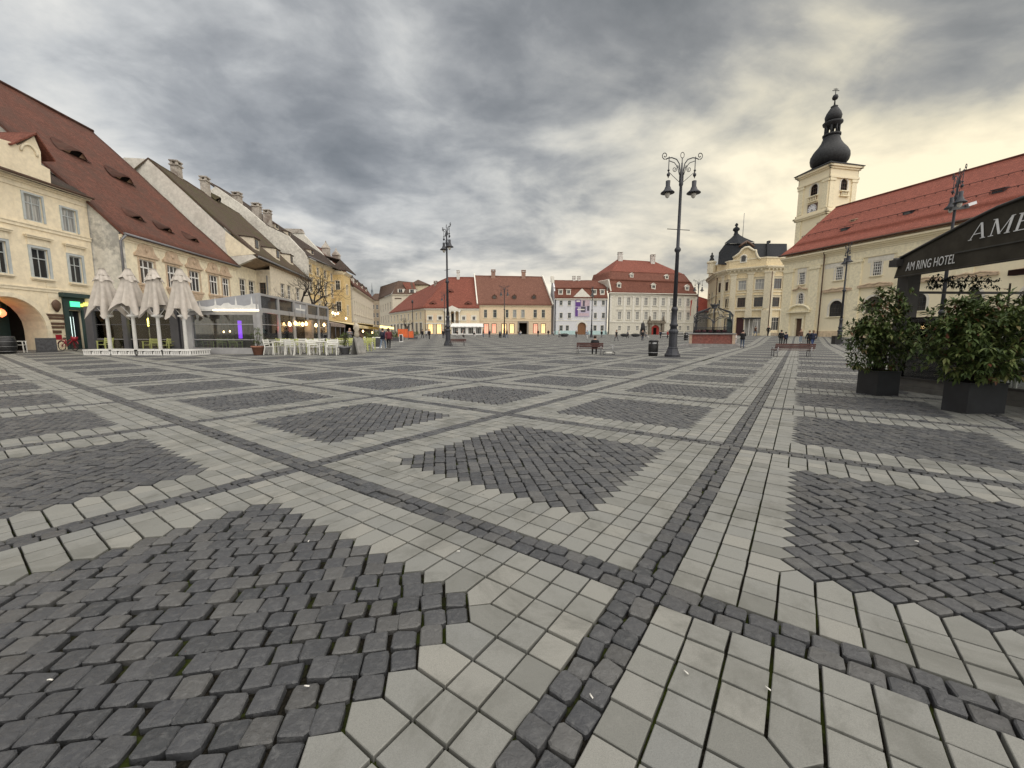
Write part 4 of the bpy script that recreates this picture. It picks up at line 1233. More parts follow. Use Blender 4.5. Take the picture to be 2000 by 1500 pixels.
def far_corner_yellow():
    r = wthing('corner_house', 'yellow corner house with bright red hipped roof and white columned balcony', 'house', (-20, 127, 1.8))
    Y = 126; zb = .8
    c = at(828, 602, Y); e = at(936, 602, Y); fe = Vector((-46.5, 156, 0)); ze = c.z
    f = Facade(r, (c.x, Y), (e.x, Y), zb, ze, PL_CRM2)
    for a in [(836.5, 618, 843.5, 625), (855.8, 618, 862.5, 625), (902.5, 618, 908.5, 625), (922.5, 618, 928.5, 625)]:
        f.win(*f.rect(*a), 2, 1, M_WHITE, M_GLASS, surround=PL_TRIM, sw=.35, sill=PL_TRIM, hood=None)
    for a in [(830, 612, 833, 632), (846, 612, 853, 632), (911, 612, 919, 632)]:
        u0, u1, v0, v1 = f.rect(*a); f.band('wall_panel', u0, u1, v0, v1, .06, PL_PEACH)
    for a in [(836.2, 633, 845.4, 652), (853, 633, 862.5, 652)]: lit_shop(f, a)
    # balcony with columns
    u0, u1, v0, v1 = f.rect(869, 608, 899, 633)
    f.op.append((u0 + .3, u1 - .3, v0 + .4, v1 - .2, 1.6, False))
    f.part('loggia_wall', PL_PEACH, lambda mb: mb.box(u0, u1, 1.62, 1.7, v0, v1))
    f.part('loggia_window', M_GLASS, lambda mb: mb.box((u0 + u1) / 2 - .6, (u0 + u1) / 2 + .6, 1.56, 1.6, v0 + .6, v1 - .6))
    for k in range(4):
        uu = u0 + .25 + (u1 - u0 - .5) * k / 3
        f.part('column', PL_TRIM, lambda mb: (mb.lathe([(.34, 0), (.34, .2), (.27, .3), (.24, v1 - v0 - .4), (.36, v1 - v0 - .25), (.36, v1 - v0)], (uu, -.35, v0), 8)))
    f.part('balcony_floor', PL_TRIM, lambda mb: mb.box(u0 - .3, u1 + .3, -.7, .02, v0 - .35, v0 - .01))
    def rail(mb):
        for k in range(25): x = u0 + (u1 - u0) * k / 24; mb.box(x - .02, x + .02, -.62, -.58, v0, v0 + .95)
        mb.box(u0, u1, -.64, -.56, v0 + .95, v0 + 1.02)
    f.part('railing', M_IRON, rail)
    um = (u0 + u1) / 2
    def ped(mb):
        mb.box(u0 - .3, u1 + .3, -.6, .02, v1 + .005, v1 + .35)
        a = [mb.pt((u0 - .5, -.65, v1 + .36)), mb.pt((u1 + .5, -.65, v1 + .36)), mb.pt((um, -.65, v1 + 1.7))]; b = [mb.pt((u0 - .5, 1.0, v1 + .36)), mb.pt((u1 + .5, 1.0, v1 + .36)), mb.pt((um, 1.0, v1 + 1.7))]
        mb.face(a); mb.face((a[0], a[2], b[2], b[0])); mb.face((a[2], a[1], b[1], b[2])); mb.face((a[0], b[0], b[1], a[1]))
    f.part('pediment', PL_TRIM, ped)
    f.band('string_course', 0, f.L, f.px(850, 633)[1], f.px(850, 633)[1] + .3, .1, PL_TRIM)
    cornice(f, 0, f.L, ze - .6, [(.1, .2), (.25, .2), (.4, .2)], PL_TRIM); f.build()
    g = Facade(r, (fe.x, fe.y), (c.x, Y), zb, ze, PL_CRM2)
    for k in range(9):
        u = 1.5 + g.L / 9.3 * k
        g.win(u, u + 1.1, 6.2, 8.4, 2, 2, M_WHITE, M_GLASS, surround=PL_TRIM, sw=.2); g.win(u - .5, u + 1.7, 1.6, 5.2, 2, 1, M_BROWN, M_GLASS, name='shop_window', surround=PL_TRIM, sw=.3)
    cornice(g, 0, g.L, ze - .6, [(.1, .2), (.25, .2), (.4, .2)], PL_TRIM); g.build()
    zr = at(875, 541, Y + 10).z
    RL = at(875, 541, Y + 10); RR = at(931, 541, Y + 10); C0 = Vector((c.x - .3, Y - .5, ze)); E0 = Vector((e.x + .1, Y - .5, ze)); F0 = Vector((fe.x - .6, fe.y, ze)); G0 = at(800, 577, 160)
    ro = roofpart(r, [[C0, E0, RR, RL], [F0, C0, RL, G0], [RL, RR, RR + Vector((0, 10, -10)), RL + Vector((0, 10, -10))]], ROOF_ORG)
    n = plane_n(C0, E0, RR)
    for px, py in [(845.5, 593.5), (914.5, 594), (879, 570)]: eyebrow(r, ro, ray_plane(px, py, C0, n), n, 2.6, .42, ROOF_ORG, M_DARK, PL_TRIM)
    chimney(r, at(895, 543, Y + 9.5), .9, .8, 1.8, M_CHIMW, 0, True, ro); chimney(r, at(851, 562, Y + 14), 1.0, 1.0, 1.6, M_CHIM, 0, True, ro)
    downpipe(r, [Vector((c.x + .35, Y - .25, ze - .4)), Vector((c.x + .35, Y - .2, 1.8))], .11, M_BROWN)
    return f


def far_peach():
    r = wthing('peach_house', 'peach house with broad brown red roof, two brick chimneys and a dark gateway', 'house', (0, 129, 1.8))
    Y = 127; a, b = at(935.5, 596, Y), at(1077, 596, Y); ze = a.z; zb = .8
    f = Facade(r, (a.x, Y), (b.x, Y), zb, ze, PL_PEACH)
    for x0, x1 in [(945.3, 951.2), (963.2, 970), (987.4, 993), (1002, 1008.6), (1018, 1024.6), (1042, 1048.6), (1058, 1064.4)]:
        f.win(*f.rect(x0, 605, x1, 620.5), 2, 2, M_GREYF, M_GLASSC if x0 in (1002, 1018) else M_GLASS, trans=.66, surround=PL_CRM2, sw=.16, sill=PL_CRM2)
    for x0, x1, gm in [(945.5, 954, GLOWR), (961, 969, GLOWR), (980, 989, GLOW), (995.5, 1004, GLOW), (1042, 1050, GLOWR), (1057, 1065, GLOW)]: lit_shop(f, (x0, 632.5, x1, 651), gm)
    u0, u1, v0, v1 = f.rect(1014, 630.5, 1029.5, 653)
    f.op.append((u0, u1, zb, v1, 3.0, False)); f.part('passage', M_DARK, lambda mb: mb.box(u0 - .2, u1 + .2, 3.02, 3.1, zb, v1 + .2))
    f.part('gate_frame', mat('grey_stone', (.26, .24, .21), .9, var=.1), lambda mb: (mb.box(u0 - .45, u0 - .01, -.25, .02, zb, v1), mb.box(u1 + .01, u1 + .45, -.25, .02, zb, v1), mb.box(u0 - .45, u1 + .45, -.25, .02, v1 + .005, v1 + .45)))
    vs = f.px(1000, 627)[1]
    f.band('string_course', 0, f.L, vs, vs + .25, .12, PL_CRM2); f.band('string_course', 0, f.L, vs + .6, vs + .75, .08, PL_CRM2)
    cornice(f, 0, f.L, ze - .55, [(.1, .2), (.25, .17), (.4, .17)], PL_CRM2); f.build()
    R0, R1 = at(927.5, 537.5, Y + 9), at(1058, 540, Y + 9); S0, S1 = Vector((a.x - .2, Y - .5, ze)), Vector((b.x + .3, Y - .5, ze))
    ro = roofpart(r, [[S0, S1, R1, R0], [R0, R1, R1 + Vector((0, 9, -9)), R0 + Vector((0, 9, -9))]], ROOF_PNK)
    n = plane_n(S0, S1, R1)
    for px in (965.6, 1004.5, 1043): 
        c = ray_plane(px, 584, S0, n); dormer(r, ro, c, 1.2, 1.0, 0, 1.4, M_BROWN, ROOF_PNK, M_BROWN, 'gable', cheek=M_BROWN)
    for px, py in [(963.5, 540), (1022.5, 541)]: chimney(r, at(px, py, Y + 8.6), 1.3, 1.1, 1.5, M_BRICKR, 0, True, ro)
    pw = at(932, 537, Y + 9)
    mb = MB(); mb.bar(S0 + Vector((-.25, 0, .25)), R0 + Vector((-.2, 0, .35)), .35, .7); mb.build('parapet', PL_TRIM, r)
    mb = MB(); mb.bar(S1 + Vector((.15, 0, .2)), R1 + Vector((.2, 0, .3)), .3, .5); mb.build('parapet', PL_TRIM, r)
    return f


def far_blue():
    r = wthing('pale_blue_house', 'pale blue house with red mansard roof and a large purple banner', 'house', (18, 127, 1.9))
    Y = 126; a, b = at(1083.5, 583, Y), at(1187, 583, Y); ze = a.z; zb = .8
    f = Facade(r, (a.x, Y), (b.x, Y), zb, ze, PL_BLUE)
    for x0, x1 in [(1093, 1098.7), (1109.2, 1115), (1160, 1165.4), (1175.6, 1181.3)]:
        for y0, y1 in [(587, 596), (611, 621.4)]: f.win(*f.rect(x0, y0, x1, y1), 2, 2, M_GREYF, M_GLASS, trans=.62, surround=PL_TRIM, sw=.1, sill=PL_TRIM)
    for x0, x1 in [(1092.6, 1099), (1105, 1111), (1159, 1165), (1173, 1179)]: f.win(*f.rect(x0, 635.5, x1, 646), 2, 2, M_GREYF, M_GLASS, surround=PL_TRIM, sw=.12)
    u0, u1, v0, v1 = f.rect(1128, 629.5, 1144.5, 653)
    f.op.append((u0, u1, zb, v1, .5, True))
    f.part('gate_door', DOORW, lambda mb: (mb.box(u0, u1, .4, .45, zb, v1), [mb.box(u0 + .1 + (u1 - u0) / 4 * k, u0 + (u1 - u0) / 4 * (k + 1) - .06, .36, .4, zb + .2, v1 - .3 - (.7 if k in (0, 3) else 0)) for k in range(4)]))
    def arc(mb):
        rr = (u1 - u0) / 2; mid = (u0 + u1) / 2; zc = v1 - rr; n = 12
        for k in range(n):
            a0, a1 = math.pi * k / n, math.pi * (k + 1) / n
            i = [mb.pt((mid - R_ * math.cos(q), y, zc + R_ * math.sin(q))) for y in (-.12, .01) for q in (a0, a1) for R_ in (rr, rr + .4)]
            mb.face((i[0], i[1], i[3], i[2])); mb.face((i[1], i[5], i[7], i[3])); mb.face((i[0], i[2], i[6], i[4]))
    f.part('gate_surround', PL_TRIM, arc)
    vs = f.px(1100, 626)[1]; f.band('string_course', 0, f.L, vs - .1, vs + .1, .1, PL_TRIM)
    f.band('plinth', 0, u0 - .45, zb, f.px(1100, 644)[1] - .3, .07, PL_MINT); f.band('plinth', u1 + .45, f.L, zb, f.px(1100, 644)[1] - .3, .07, PL_MINT)
    cornice(f, 0, f.L, ze - .5, [(.1, .16), (.25, .16), (.4, .16)], PL_TRIM); f.build()
    # banner
    b0, b1, c0, c1 = f.rect(1123, 584.5, 1151.6, 618.5)
    bm = mat('banner_cloth', (.50, .44, .55), .8); pm_ = mat('banner_purple', (.13, .06, .25), .8); pk = mat('banner_pink', (.55, .42, .46), .8); gk = mat('banner_grey', (.10, .09, .12), .8)
    ban = f.part('banner', bm, lambda mb: mb.box(b0, b1, -.16, -.13, c0, c1))
    W, Hh = b1 - b0, c1 - c0
    def blk(nm, m, x0, x1, y0, y1, d=.17):
        o = f.part(nm, m, lambda mb: mb.box(b0 + W * x0, b0 + W * x1, -d, -.161, c1 - Hh * y1, c1 - Hh * y0)); o.parent = ban; return o
    blk('print', pm_, .02, .38, .02, .42); blk('print', PL_TRIM, .08, .34, .07, .16, .175); blk('print', pk, .42, .98, .02, .40)
    blk('print', gk, .40, .72, .42, .74); blk('print', pm_, .02, .2, .46, .98); blk('print', gk, .82, .98, .38, .66); blk('print', PL_TRIM, .14, .66, .56, .62, .175); blk('print', pk, .25, .95, .80, .95); blk('print', gk, .52, .66, .08, .40, .175)
    # mansard
    m0, m1 = at(1080.5, 563, Y + 2.2), at(1185, 564, Y + 2.2); R0, R1 = at(1072, 547, Y + 8), at(1168, 549, Y + 8)
    S0, S1 = Vector((a.x - .1, Y - .4, ze)), Vector((b.x, Y - .4, ze))
    m0 = Vector((a.x - .1, m0.y, m0.z)); m1 = Vector((b.x, m1.y, m0.z)); R0 = Vector((a.x - .1, R0.y, R0.z)); R1 = Vector((b.x - .2, R1.y, R0.z))
    ro = roofpart(r, [[S0, S1, m1, m0], [m0 + Vector((0, -.3, .1)), m1 + Vector((0, -.3, .1)), R1, R0]], ROOF_RUST)
    for px in (1095, 1110.5, 1161, 1176.5):
        p = at(px, 575, Y + .6); dormer(r, ro, p, 1.35, 1.5, 0, 1.2, PL_TRIM, PL_TRIM, PL_TRIM, 'shed')
    g = [at(1120, 580, Y - .1), at(1154, 580, Y - .1), at(1137, 563.5, Y - .1)]
    polywall(r, g, PL_TRIM, 'pediment', 1.4, (0, 1, 0))
    polywall(r, [(a.x - .15, Y, zb), (a.x - .15, Y, ze), (a.x - .15, Y + 2.2, m0.z + .3), (a.x - .15, Y + 8, R0.z + .35), (a.x - .15, Y + 16, ze), (a.x - .15, Y + 16, zb)], PL_BLUE, 'side_wall', .4, (1, 0, 0))
    for (yy, zz) in [(Y + 5.5, (m0.z + R0.z) / 2 + 1.2), (Y + 8, R0.z + .3)]:
        mb = MB(); mb.box(a.x - .6, a.x + .3, yy - .5, yy + .5, zz - .8, zz + .9); mb.build('parapet_block', PL_TRIM, r)
    for px in (1121, 1130.5): chimney(r, at(px, 549, Y + 8), .9, .9, .9, M_CHIMW, 0, True, ro)
    downpipe(r, [Vector((a.x + .25, Y - .2, ze - .3)), Vector((a.x + .25, Y - .2, 1.9))], .1, M_IRON)
    downpipe(r, [Vector((b.x - .3, Y - .2, ze - .3)), Vector((b.x - .3, Y - .2, 1.9))], .1, M_IRON)
    return f


def far_palace():
    r = wthing('baroque_palace', 'grey green palace with three tiered red roof and red draped stone portal', 'palace', (38, 131, 1.9))
    Y = 127.5; a, b = at(1189, 571, Y), at(1361, 577, Y + 4); ze = a.z; zb = .8
    f = Facade(r, (a.x, Y), (b.x, Y + 4), zb, ze, PL_GRN)
    for x in (1210, 1227.7, 1244.7, 1261.8, 1279, 1295.6, 1312, 1327.6, 1344):
        k = (x - 1210) / 134 * 2.5
        f.win(*f.rect(x - 3.2, 580.5 + k, x + 3.2, 596 + k * .8), 2, 3, PL_TRIM, M_GLASSC, surround=PL_TRIM, sw=.22, sill=PL_TRIM, hood=PL_TRIM)
        f.win(*f.rect(x - 3.2, 608.5 + k * .6, x + 3.2, 624 + k * .5), 2, 3, PL_TRIM, M_GLASSC, surround=PL_TRIM, sw=.22, sill=PL_TRIM, hood=PL_TRIM)
        if not 1262 < x < 1300: f.win(*f.rect(x - 2.6, 636.5, x + 2.6, 645.5), 2, 2, PL_TRIM, M_GLASSC, surround=PL_TRIM, sw=.16)
    for x in (1192, 1218.8, 1236, 1253, 1270.4, 1287.3, 1303.8, 1320, 1336, 1357):
        u = f.px(x, 620)[0]; v0 = f.px(x, 629)[1]
        f.part('pilaster', PL_TRIM, lambda mb: (mb.box(u - .35, u + .35, -.14, .02, v0, ze - 1.0), mb.box(u - .5, u + .5, -.22, .02, ze - 1.4, ze - 1.01)))
    vs = f.px(1220, 629)[1]; f.band('string_course', 0, f.L, vs - .15, vs + .15, .16, PL_TRIM)
    cornice(f, 0, f.L, ze - .9, [(.12, .25), (.3, .2), (.5, .2), (.7, .2)], PL_TRIM)
    # portal
    u0, u1, v0, v1 = f.rect(1266, 627, 1295, 653); st = mat('dark_sandstone', (.20, .17, .13), .9, var=.15, dirt=.4)
    um = (u0 + u1) / 2; rr = (u1 - u0) * .29
    f.op.append((um - rr, um + rr, zb, v1 - 1.2, .8, True))
    f.part('portal', st, lambda mb: (mb.box(u0, u0 + .8, -.8, .02, zb, v1 - .8), mb.box(u1 - .8, u1, -.8, .02, zb, v1 - .8), mb.box(u0 - .4, u1 + .4, -1.0, .02, v1 - .79, v1 - .2), mb.box(u0 - .2, u1 + .2, -.8, .02, v1 - .19, v1 + .1),
             mb.lathe([(.3, 0), (.35, .4), (.2, .8), (.28, 1.0), (.1, 1.5)], (u0 + .2, -.5, v1 + .1), 8), mb.lathe([(.3, 0), (.35, .4), (.2, .8), (.28, 1.0), (.1, 1.5)], (u1 - .2, -.5, v1 + .1), 8)))
    rd = mat('red_drape', (.45, .05, .04), .8)
    f.part('red_drape', rd, lambda mb: mb.box(um - rr, um + rr, .55, .6, zb, v1 - 1.0))
    f.part('portal_door', M_DARK, lambda mb: mb.box(um - rr * .35, um + rr * .4, .5, .54, zb, zb + 3.2))
    f.build()
    # flag
    u, v = f.px(1346, 604); 
    fl = f.part('flag', mat('flag_red', (.5, .06, .05), .8), lambda mb: (mb.tube([(u, 0, v + 2.4), (u, -1.6, v + 2.9)], .05, 6), mb.poly([(u, -.6, v + 2.5), (u + .12, -.9, v - 2.2), (u - .3, -1.2, v - 2.0), (u, -1.5, v + 2.8)])))
    # three tiers
    def row(x0, y0, x1, y1, d, d2): return at(x0, y0, Y + d), at(x1, y1, Y + 4 + d2)
    S0, S1 = row(1187.5, 571.5, 1362.5, 577.5, -.6, -.6); A0, A1 = row(1190, 545, 1350, 551, 2.6, 2.6)
    B0, B1 = row(1158, 546, 1349, 551.5, 2.2, 2.2); C0, C1 = row(1159, 536, 1336, 535, 6.5, 6.5); C0b = at(1192, 529, Y + 6.5)
    D0, D1 = row(1159, 537.5, 1335, 535.5, 6.2, 6.2); D0b = at(1193, 530.5, Y + 6.2); E0, E1 = at(1206, 506.5, Y + 16), at(1279, 511, Y + 17)
    S1b = at(1358, 576, Y + 22)
    ro = roofpart(r, [[S0, S1, A1, A0], [S1, S1 + Vector((-1, 22, 0)), A1 + Vector((-1.5, 18, 0)), A1]], ROOF_RUST)
    r2 = roofpart(r, [[at(1190, 546, Y + 2.2), B1, C1, C0b], [at(1190, 546, Y + 2.2), C0b, at(1159, 537, Y + 14), at(1154, 553, Y + 14)], [B1, B1 + Vector((-1, 18, 0)), C1 + Vector((-1.5, 12, 0)), C1]], ROOF_RUST, 'upper_roof')
    r3 = roofpart(r, [[D0b, D1, E1, E0], [D0b, E0, at(1162, 537, Y + 15)], [D1, D1 + Vector((-1, 16, 0)), E1]], ROOF_ORG, 'top_roof')
    n1 = plane_n(S0, S1, A1)
    dm = PL_TRIM
    for px, py in [(1209, 562), (1276.5, 564), (1342, 567)]: dormer(r, ro, ray_plane(px, py, S0, n1), 1.3, 1.3, .03, 1.4, dm, dm, dm, 'gable')
    n2 = plane_n(at(1190, 546, Y + 2.2), B1, C1)
    for px, py in [(1234, 541.5), (1302.5, 544.5)]: dormer(r, r2, ray_plane(px, py, B1, n2), 1.1, 1.0, .03, 1.4, dm, dm, dm, 'gable')
    chimney(r, at(1211, 506, Y + 15.5), 1.5, 1.2, 1.6, M_CHIMW, 0, True, r3); chimney(r, at(1274.5, 511, Y + 16), 1.4, 1.2, 1.7, M_CHIMW, 0, True, r3)
    mb = MB(); mb.slab([at(1170, 549, Y + 5), at(1190, 545, Y - .1), at(1194.5, 568, Y - .1), at(1184, 567, Y + 4)], .4); mb.build('parapet', PL_TRIM, r)
    downpipe(r, [Vector((a.x + .3, Y - .2, ze - .3)), Vector((a.x + .3, Y - .2, 1.9))], .12, M_IRON)
    sm_ = MB()
    for x0, x1 in [(A0, A1), (B0, B1)]: pass
    return f


ROOF_BRN = roofmat('brown_tiles', (.135, .085, .062), .6)


def far_street_houses():
    # white house with dark roof on the street corner
    r = wthing('white_corner_house', 'white house with dark hipped roof and dormers on the street corner behind the corner house', 'house', (-48, 168, 2.6))
    Y = 166; c = at(766, 574, Y); fe = at(741, 584.5, 190); ri = at(812, 574, Y); ze = c.z; fe.z = ze; zb = 1.5
    g = Facade(r, (fe.x, fe.y), (c.x, Y), zb, ze, PL_WHITE)
    for k in range(5):
        u = 2 + g.L / 5.3 * k
        for v in (6.5, 11.5): g.win(u, u + 1.7, v, v + 3.2, 2, 2, M_WHITE, M_GLASS, surround=PL_WHITE)
    g.build()
    f = Facade(r, (c.x, Y), (ri.x, Y), zb, ze, PL_WHITE); cornice(f, 0, f.L, ze - .8, [(.1, .3), (.3, .2), (.5, .2)], PL_WHITE)
    u0, u1, v0, v1 = f.rect(771, 582, 784, 584); f.band('sign_board', u0, u1, v0, v1, .08, M_BROWN); f.build()
    AP = at(778.5, 548.5, Y + 10); AR = at(805, 551, Y + 10)
    ro = roofpart(r, [[Vector((c.x, Y - .5, ze)), Vector((ri.x, Y - .5, ze)), AR, AP], [Vector((fe.x - .6, fe.y, ze)), Vector((c.x - .4, Y - .5, ze)), AP, at(743, 560, 186)]], ROOF_BRN)
    for px, py in [(782.5, 573), (805, 574)]: dormer(r, ro, at(px, py, Y + .6), 2.4, 2.0, 0, 3, PL_TRIM, ROOF_NEW, PL_TRIM, 'shed')
    roofpart(r, [[at(786, 552, Y + 6), at(808, 551, Y + 11), at(815, 571, Y + 2), at(797, 571, Y + 2)]], ROOF_NEW, 'red_roof')
    # tower like block

    t = wthing('cream_block', 'cream block with low hipped brown roof peeping over the corner house', 'house', (-40, 180, 3))
    Y = 178; a, b = at(804, 556, Y), at(836, 556, Y)
    f = Facade(t, (a.x, Y), (b.x, Y), 2, a.z, PL_CRM2); f.win(*f.rect(822, 569, 825, 572), 1, 1, M_BROWN, M_GLASS); f.build()
    ap = at(816.5, 546, Y + 5); L = a.x - .8; Rr = b.x + .8; z = a.z
    roofpart(t, [[(L, Y - .8, z), (Rr, Y - .8, z), ap], [(L, Y + 11, z), (L, Y - .8, z), ap], [(Rr, Y - .8, z), (Rr, Y + 11, z), ap]], ROOF_BRN)
    backmass(t, [(b.x, Y), (b.x, Y + 10)], 2, z, PL_CRM2)
    s = wthing('grey_roof_annex', 'small grey roofed annex between the cream block and the red hipped roof', 'house', (-33, 172, 3))
    polywall(s, [at(834, 566, 170), at(849, 564, 170), at(849, 590, 170), at(834, 590, 170)], mat('grey_slate', (.16, .16, .165), .7), 'roof', 4, (0, 1, 0))
    # church spire far down the street
    sp = wthing('distant_spire', 'small grey spire with dome seen far down the street', 'spire', at(727.5, 600, 270))
    mb = MB(); c = at(727.5, 592, 270); gm = mat('distant_slate', (.16, .18, .20), .7)
    k = 270 / 792
    mb.lathe([(7 * k, -25), (7 * k, 0), (6 * k, 4 * k), (6 * k, 9 * k), (7.5 * k, 10 * k), (6.5 * k, 13 * k), (3 * k, 18 * k), (2 * k, 20 * k), (2 * k, 24 * k), (.8 * k, 27 * k), (.2 * k, 38 * k)], c, 8, sm=False); mb.build('spire_roof', gm, sp)
    sh = wthing('street_end_houses', 'row of tall old houses closing the narrow street at the far left corner', 'house', (-60, 210, 3))
    Y = 205; a, b = at(722, 586, Y), at(746, 600, Y)
    f = Facade(sh, (a.x, Y), (b.x, Y), 2, a.z, mat('brown_plaster', (.35, .28, .2), .9, var=.1))
    for k in range(3):
        for v in (6, 10, 14): f.win(1 + 2.0 * k, 2.2 + 2.0 * k, v, v + 2.2, 2, 2, M_WHITE, M_GLASS)
    f.build(); roofpart(sh, [[a + Vector((0, -.3, 0)), Vector((b.x, Y - .3, a.z)), Vector((b.x, Y + 8, a.z + 4)), a + Vector((0, 8, 4))]], ROOF_BRN)
    # red roofs between palace and town hall
    q = wthing('red_roof_cottage', 'low house with bright red roof between the palace and the domed town hall', 'house', (60, 140, 2))
    Y = 140; a, b = at(1358, 609, Y), at(1402, 609, Y)
    f = Facade(q, (a.x, Y), (b.x, Y), 1, a.z, mat('grey_wall', (.30, .29, .27), .9, var=.1))
    for px in (1362, 1368, 1374, 1380): f.win(*f.rect(px, 618, px + 3, 630), 2, 2, M_WHITE, M_GLASS)
    f.build(); roofpart(q, [[a + Vector((0, -.4, 0)), Vector((b.x, Y - .4, a.z)), at(1396, 588, Y + 7), at(1361, 578, Y + 7)]], roofmat('vivid_red_tiles', (.34, .075, .05), .75, patch=.3))


far_corner_yellow(); far_peach(); far_blue(); far_palace(); far_street_houses()


# ================================================================ town hall and church
PL_HALL = mat('town_hall_stone', (.72, .605, .395), .9, var=.06, bump=.15, streak=.2, dirtcol=(.40, .33, .22))
PL_HTRIM = mat('town_hall_trim', (.72, .65, .49), .9, var=.05, streak=.15, dirtcol=(.4, .33, .25))
SLATE = mat('dark_slate', (.030, .032, .035), .85, spec=.12, var=.15, vscale=5)
PL_CH = mat('church_plaster', (.84, .75, .54), .9, var=.012, streak=.12, dirtcol=(.62, .54, .40))
PL_CHT = mat('church_trim', (.82, .74, .53), .9, var=.05)
PL_CHW = mat('church_pale_panel', (.70, .66, .57), .9, var=.04)
PLINTH = mat('church_plinth', (.66, .52, .35), .92, var=.08, dirt=.3, dirtcol=(.3, .22, .16))
COPPER = mat('dark_dome_metal', (.022, .023, .025), .6, metal=.0, spec=.35, var=.2, vscale=3)


def town_hall():
    r = wthing('town_hall', 'ornate yellow corner building with dark domed slate roof and curved gable', 'town hall', (65, 120, 1.5))
    pl = [(1384, 546, 143), (1400, 533, 128.5), (1424, 526, 121.5), (1496, 519.2, 115.5), (1536, 520, 116)]
    zc = 20.7; P3 = []
    for px, py, Y in pl:
        p = at(px, py, Y); p = atz(px, py, zc); P3.append(Vector((p.x, p.y, 0)))
    zb = .8
    F = [Facade(r, P3[k], P3[k + 1], zb, zc, PL_HALL) for k in range(4)]
    dkf = M_BROWN
    def addw(f, a, nx=2, gm=None): return f.win(*f.rect(*a), nx, 2, M_BROWN if gm is None else PL_TRIM, gm or M_GLASS, trans=.68, surround=PL_HTRIM, sw=.25, sill=PL_HTRIM, hood=PL_HTRIM)
    addw(F[1], (1403, 553, 1408, 571)); addw(F[1], (1403, 586, 1408, 603)); addw(F[1], (1416.3, 551, 1423.5, 568), 2); addw(F[1], (1416, 584, 1423, 601), 2)
    addw(F[2], (1442, 548, 1457.5, 566.5), 3, M_GLASSC); addw(F[2], (1475, 545, 1493, 565.5), 3, M_GLASSC); addw(F[2], (1440, 581.5, 1455.5, 600), 3); addw(F[2], (1472.5, 580.5, 1490.5, 599), 3)
    addw(F[3], (1511.5, 544, 1526, 563.8), 3); addw(F[3], (1508, 580.6, 1521.8, 599), 3); F[3].win(*F[3].rect(1505.5, 620, 1520.6, 645), 3, 2, PL_TRIM, M_GLASS, trans=.7, surround=PL_HTRIM, sw=.25)
    F[2].win(*F[2].rect(1467, 620, 1489, 651), 3, 2, PL_TRIM, M_GLASSC, trans=.75, surround=PL_HTRIM, sw=.25, name='shop_window')
    u0, u1, v0, v1 = F[2].rect(1437, 620, 1452, 652); F[2].op.append((u0, u1, zb, v1, .8, False)); F[2].part('entrance', mat('dark_red_door', (.06, .018, .02), .6), lambda mb: mb.box(u0, u1, .6, .7, zb, v1))
    F[1].win(*F[1].rect(1413, 622, 1424, 650), 2, 2, PL_TRIM, M_GLASS, surround=PL_HTRIM, sw=.2, name='shop_window'); F[1].win(*F[1].rect(1401, 624, 1408, 650), 2, 2, PL_TRIM, M_GLASS, surround=PL_HTRIM, sw=.2, name='shop_window')
    F[0].win(3, 5, 12, 15.4, 2, 2, PL_TRIM, M_GLASS, surround=PL_HTRIM); F[0].win(8.5, 10.5, 12, 15.4, 2, 2, PL_TRIM, M_GLASS, surround=PL_HTRIM); F[0].win(3, 5, 7, 10, 2, 2, PL_TRIM, M_GLASS, surround=PL_HTRIM); F[0].win(8.5, 10.5, 7, 10, 2, 2, PL_TRIM, M_GLASS, surround=PL_HTRIM)
    vb1 = F[2].px(1460, 607)[1]; vb2 = F[2].px(1460, 570)[1]
    for k, f in enumerate(F):
        f.band('string_course', 0, f.L, vb1, vb1 + .45, .3, PL_HTRIM); f.band('string_course', 0, f.L, vb2 - .3, vb2, .15, PL_HTRIM)
        f.band('plinth', 0, f.L, zb, zb + 1.6, .12, mat('hall_plinth', (.36, .30, .22), .9, var=.1)) if k != 2 else None
        cornice(f, -.2, f.L + .2, zc - 1.5, [(.15, .5), (.3, .3), (.75, .35), (1.05, .35)], PL_HTRIM)
        n = int(f.L / 1.1)
        f.part('corbel', PL_HTRIM, lambda mb: [mb.box(.4 + 1.1 * q, .75 + 1.1 * q, -.72, -.31, zc - 1.08, zc - .72) for q in range(n)])
        f.part('parapet', PL_HALL, lambda mb: mb.box(0, f.L, -.1, .6, zc + .005, zc + 2.1)); f.part('parapet_coping', PL_HTRIM, lambda mb: mb.box(-.1, f.L + .1, -.25, .75, zc + 2.11, zc + 2.45))
    for f, xs in ((F[1], (1411.5,)), (F[2], (1431, 1464, 1497)), (F[3], (1503, 1531))):
        for x in xs:
            u = f.px(x, 580)[0]; f.part('pilaster', PL_HTRIM, lambda mb: (mb.box(u - .75, u + .75, -.28, .02, vb1 + .46, zc - 1.9), mb.box(u - .95, u + .95, -.42, .02, zc - 1.9, zc - 1.52), mb.box(u - .9, u + .9, -.36, .02, zb, vb1 - .01)))
    for f in F: f.build()
    # curved gable
    f = F[2]
    out = [(1432, 517), (1432, 504), (1441, 498), (1446, 494), (1450, 488), (1456, 484), (1463, 483), (1468, 486.5), (1472, 489.5), (1477, 489.5), (1477, 494), (1480, 502), (1485, 506.5), (1485, 517)]
    pts = []
    for q in out: u, v = f.px(*q); pts.append(f.w(u, .12, v))
    polywall(r, pts, PL_HALL, 'curved_gable', 1.0, -f.n)
    tr = [p + f.n * .15 for p in pts[1:-1]]; mb = MB(); mb.tube(tr, .32, 6); mb.build('gable_coping', PL_HTRIM, r)
    u0, u1, v0, v1 = f.rect(1448.5, 497, 1457.5, 511)
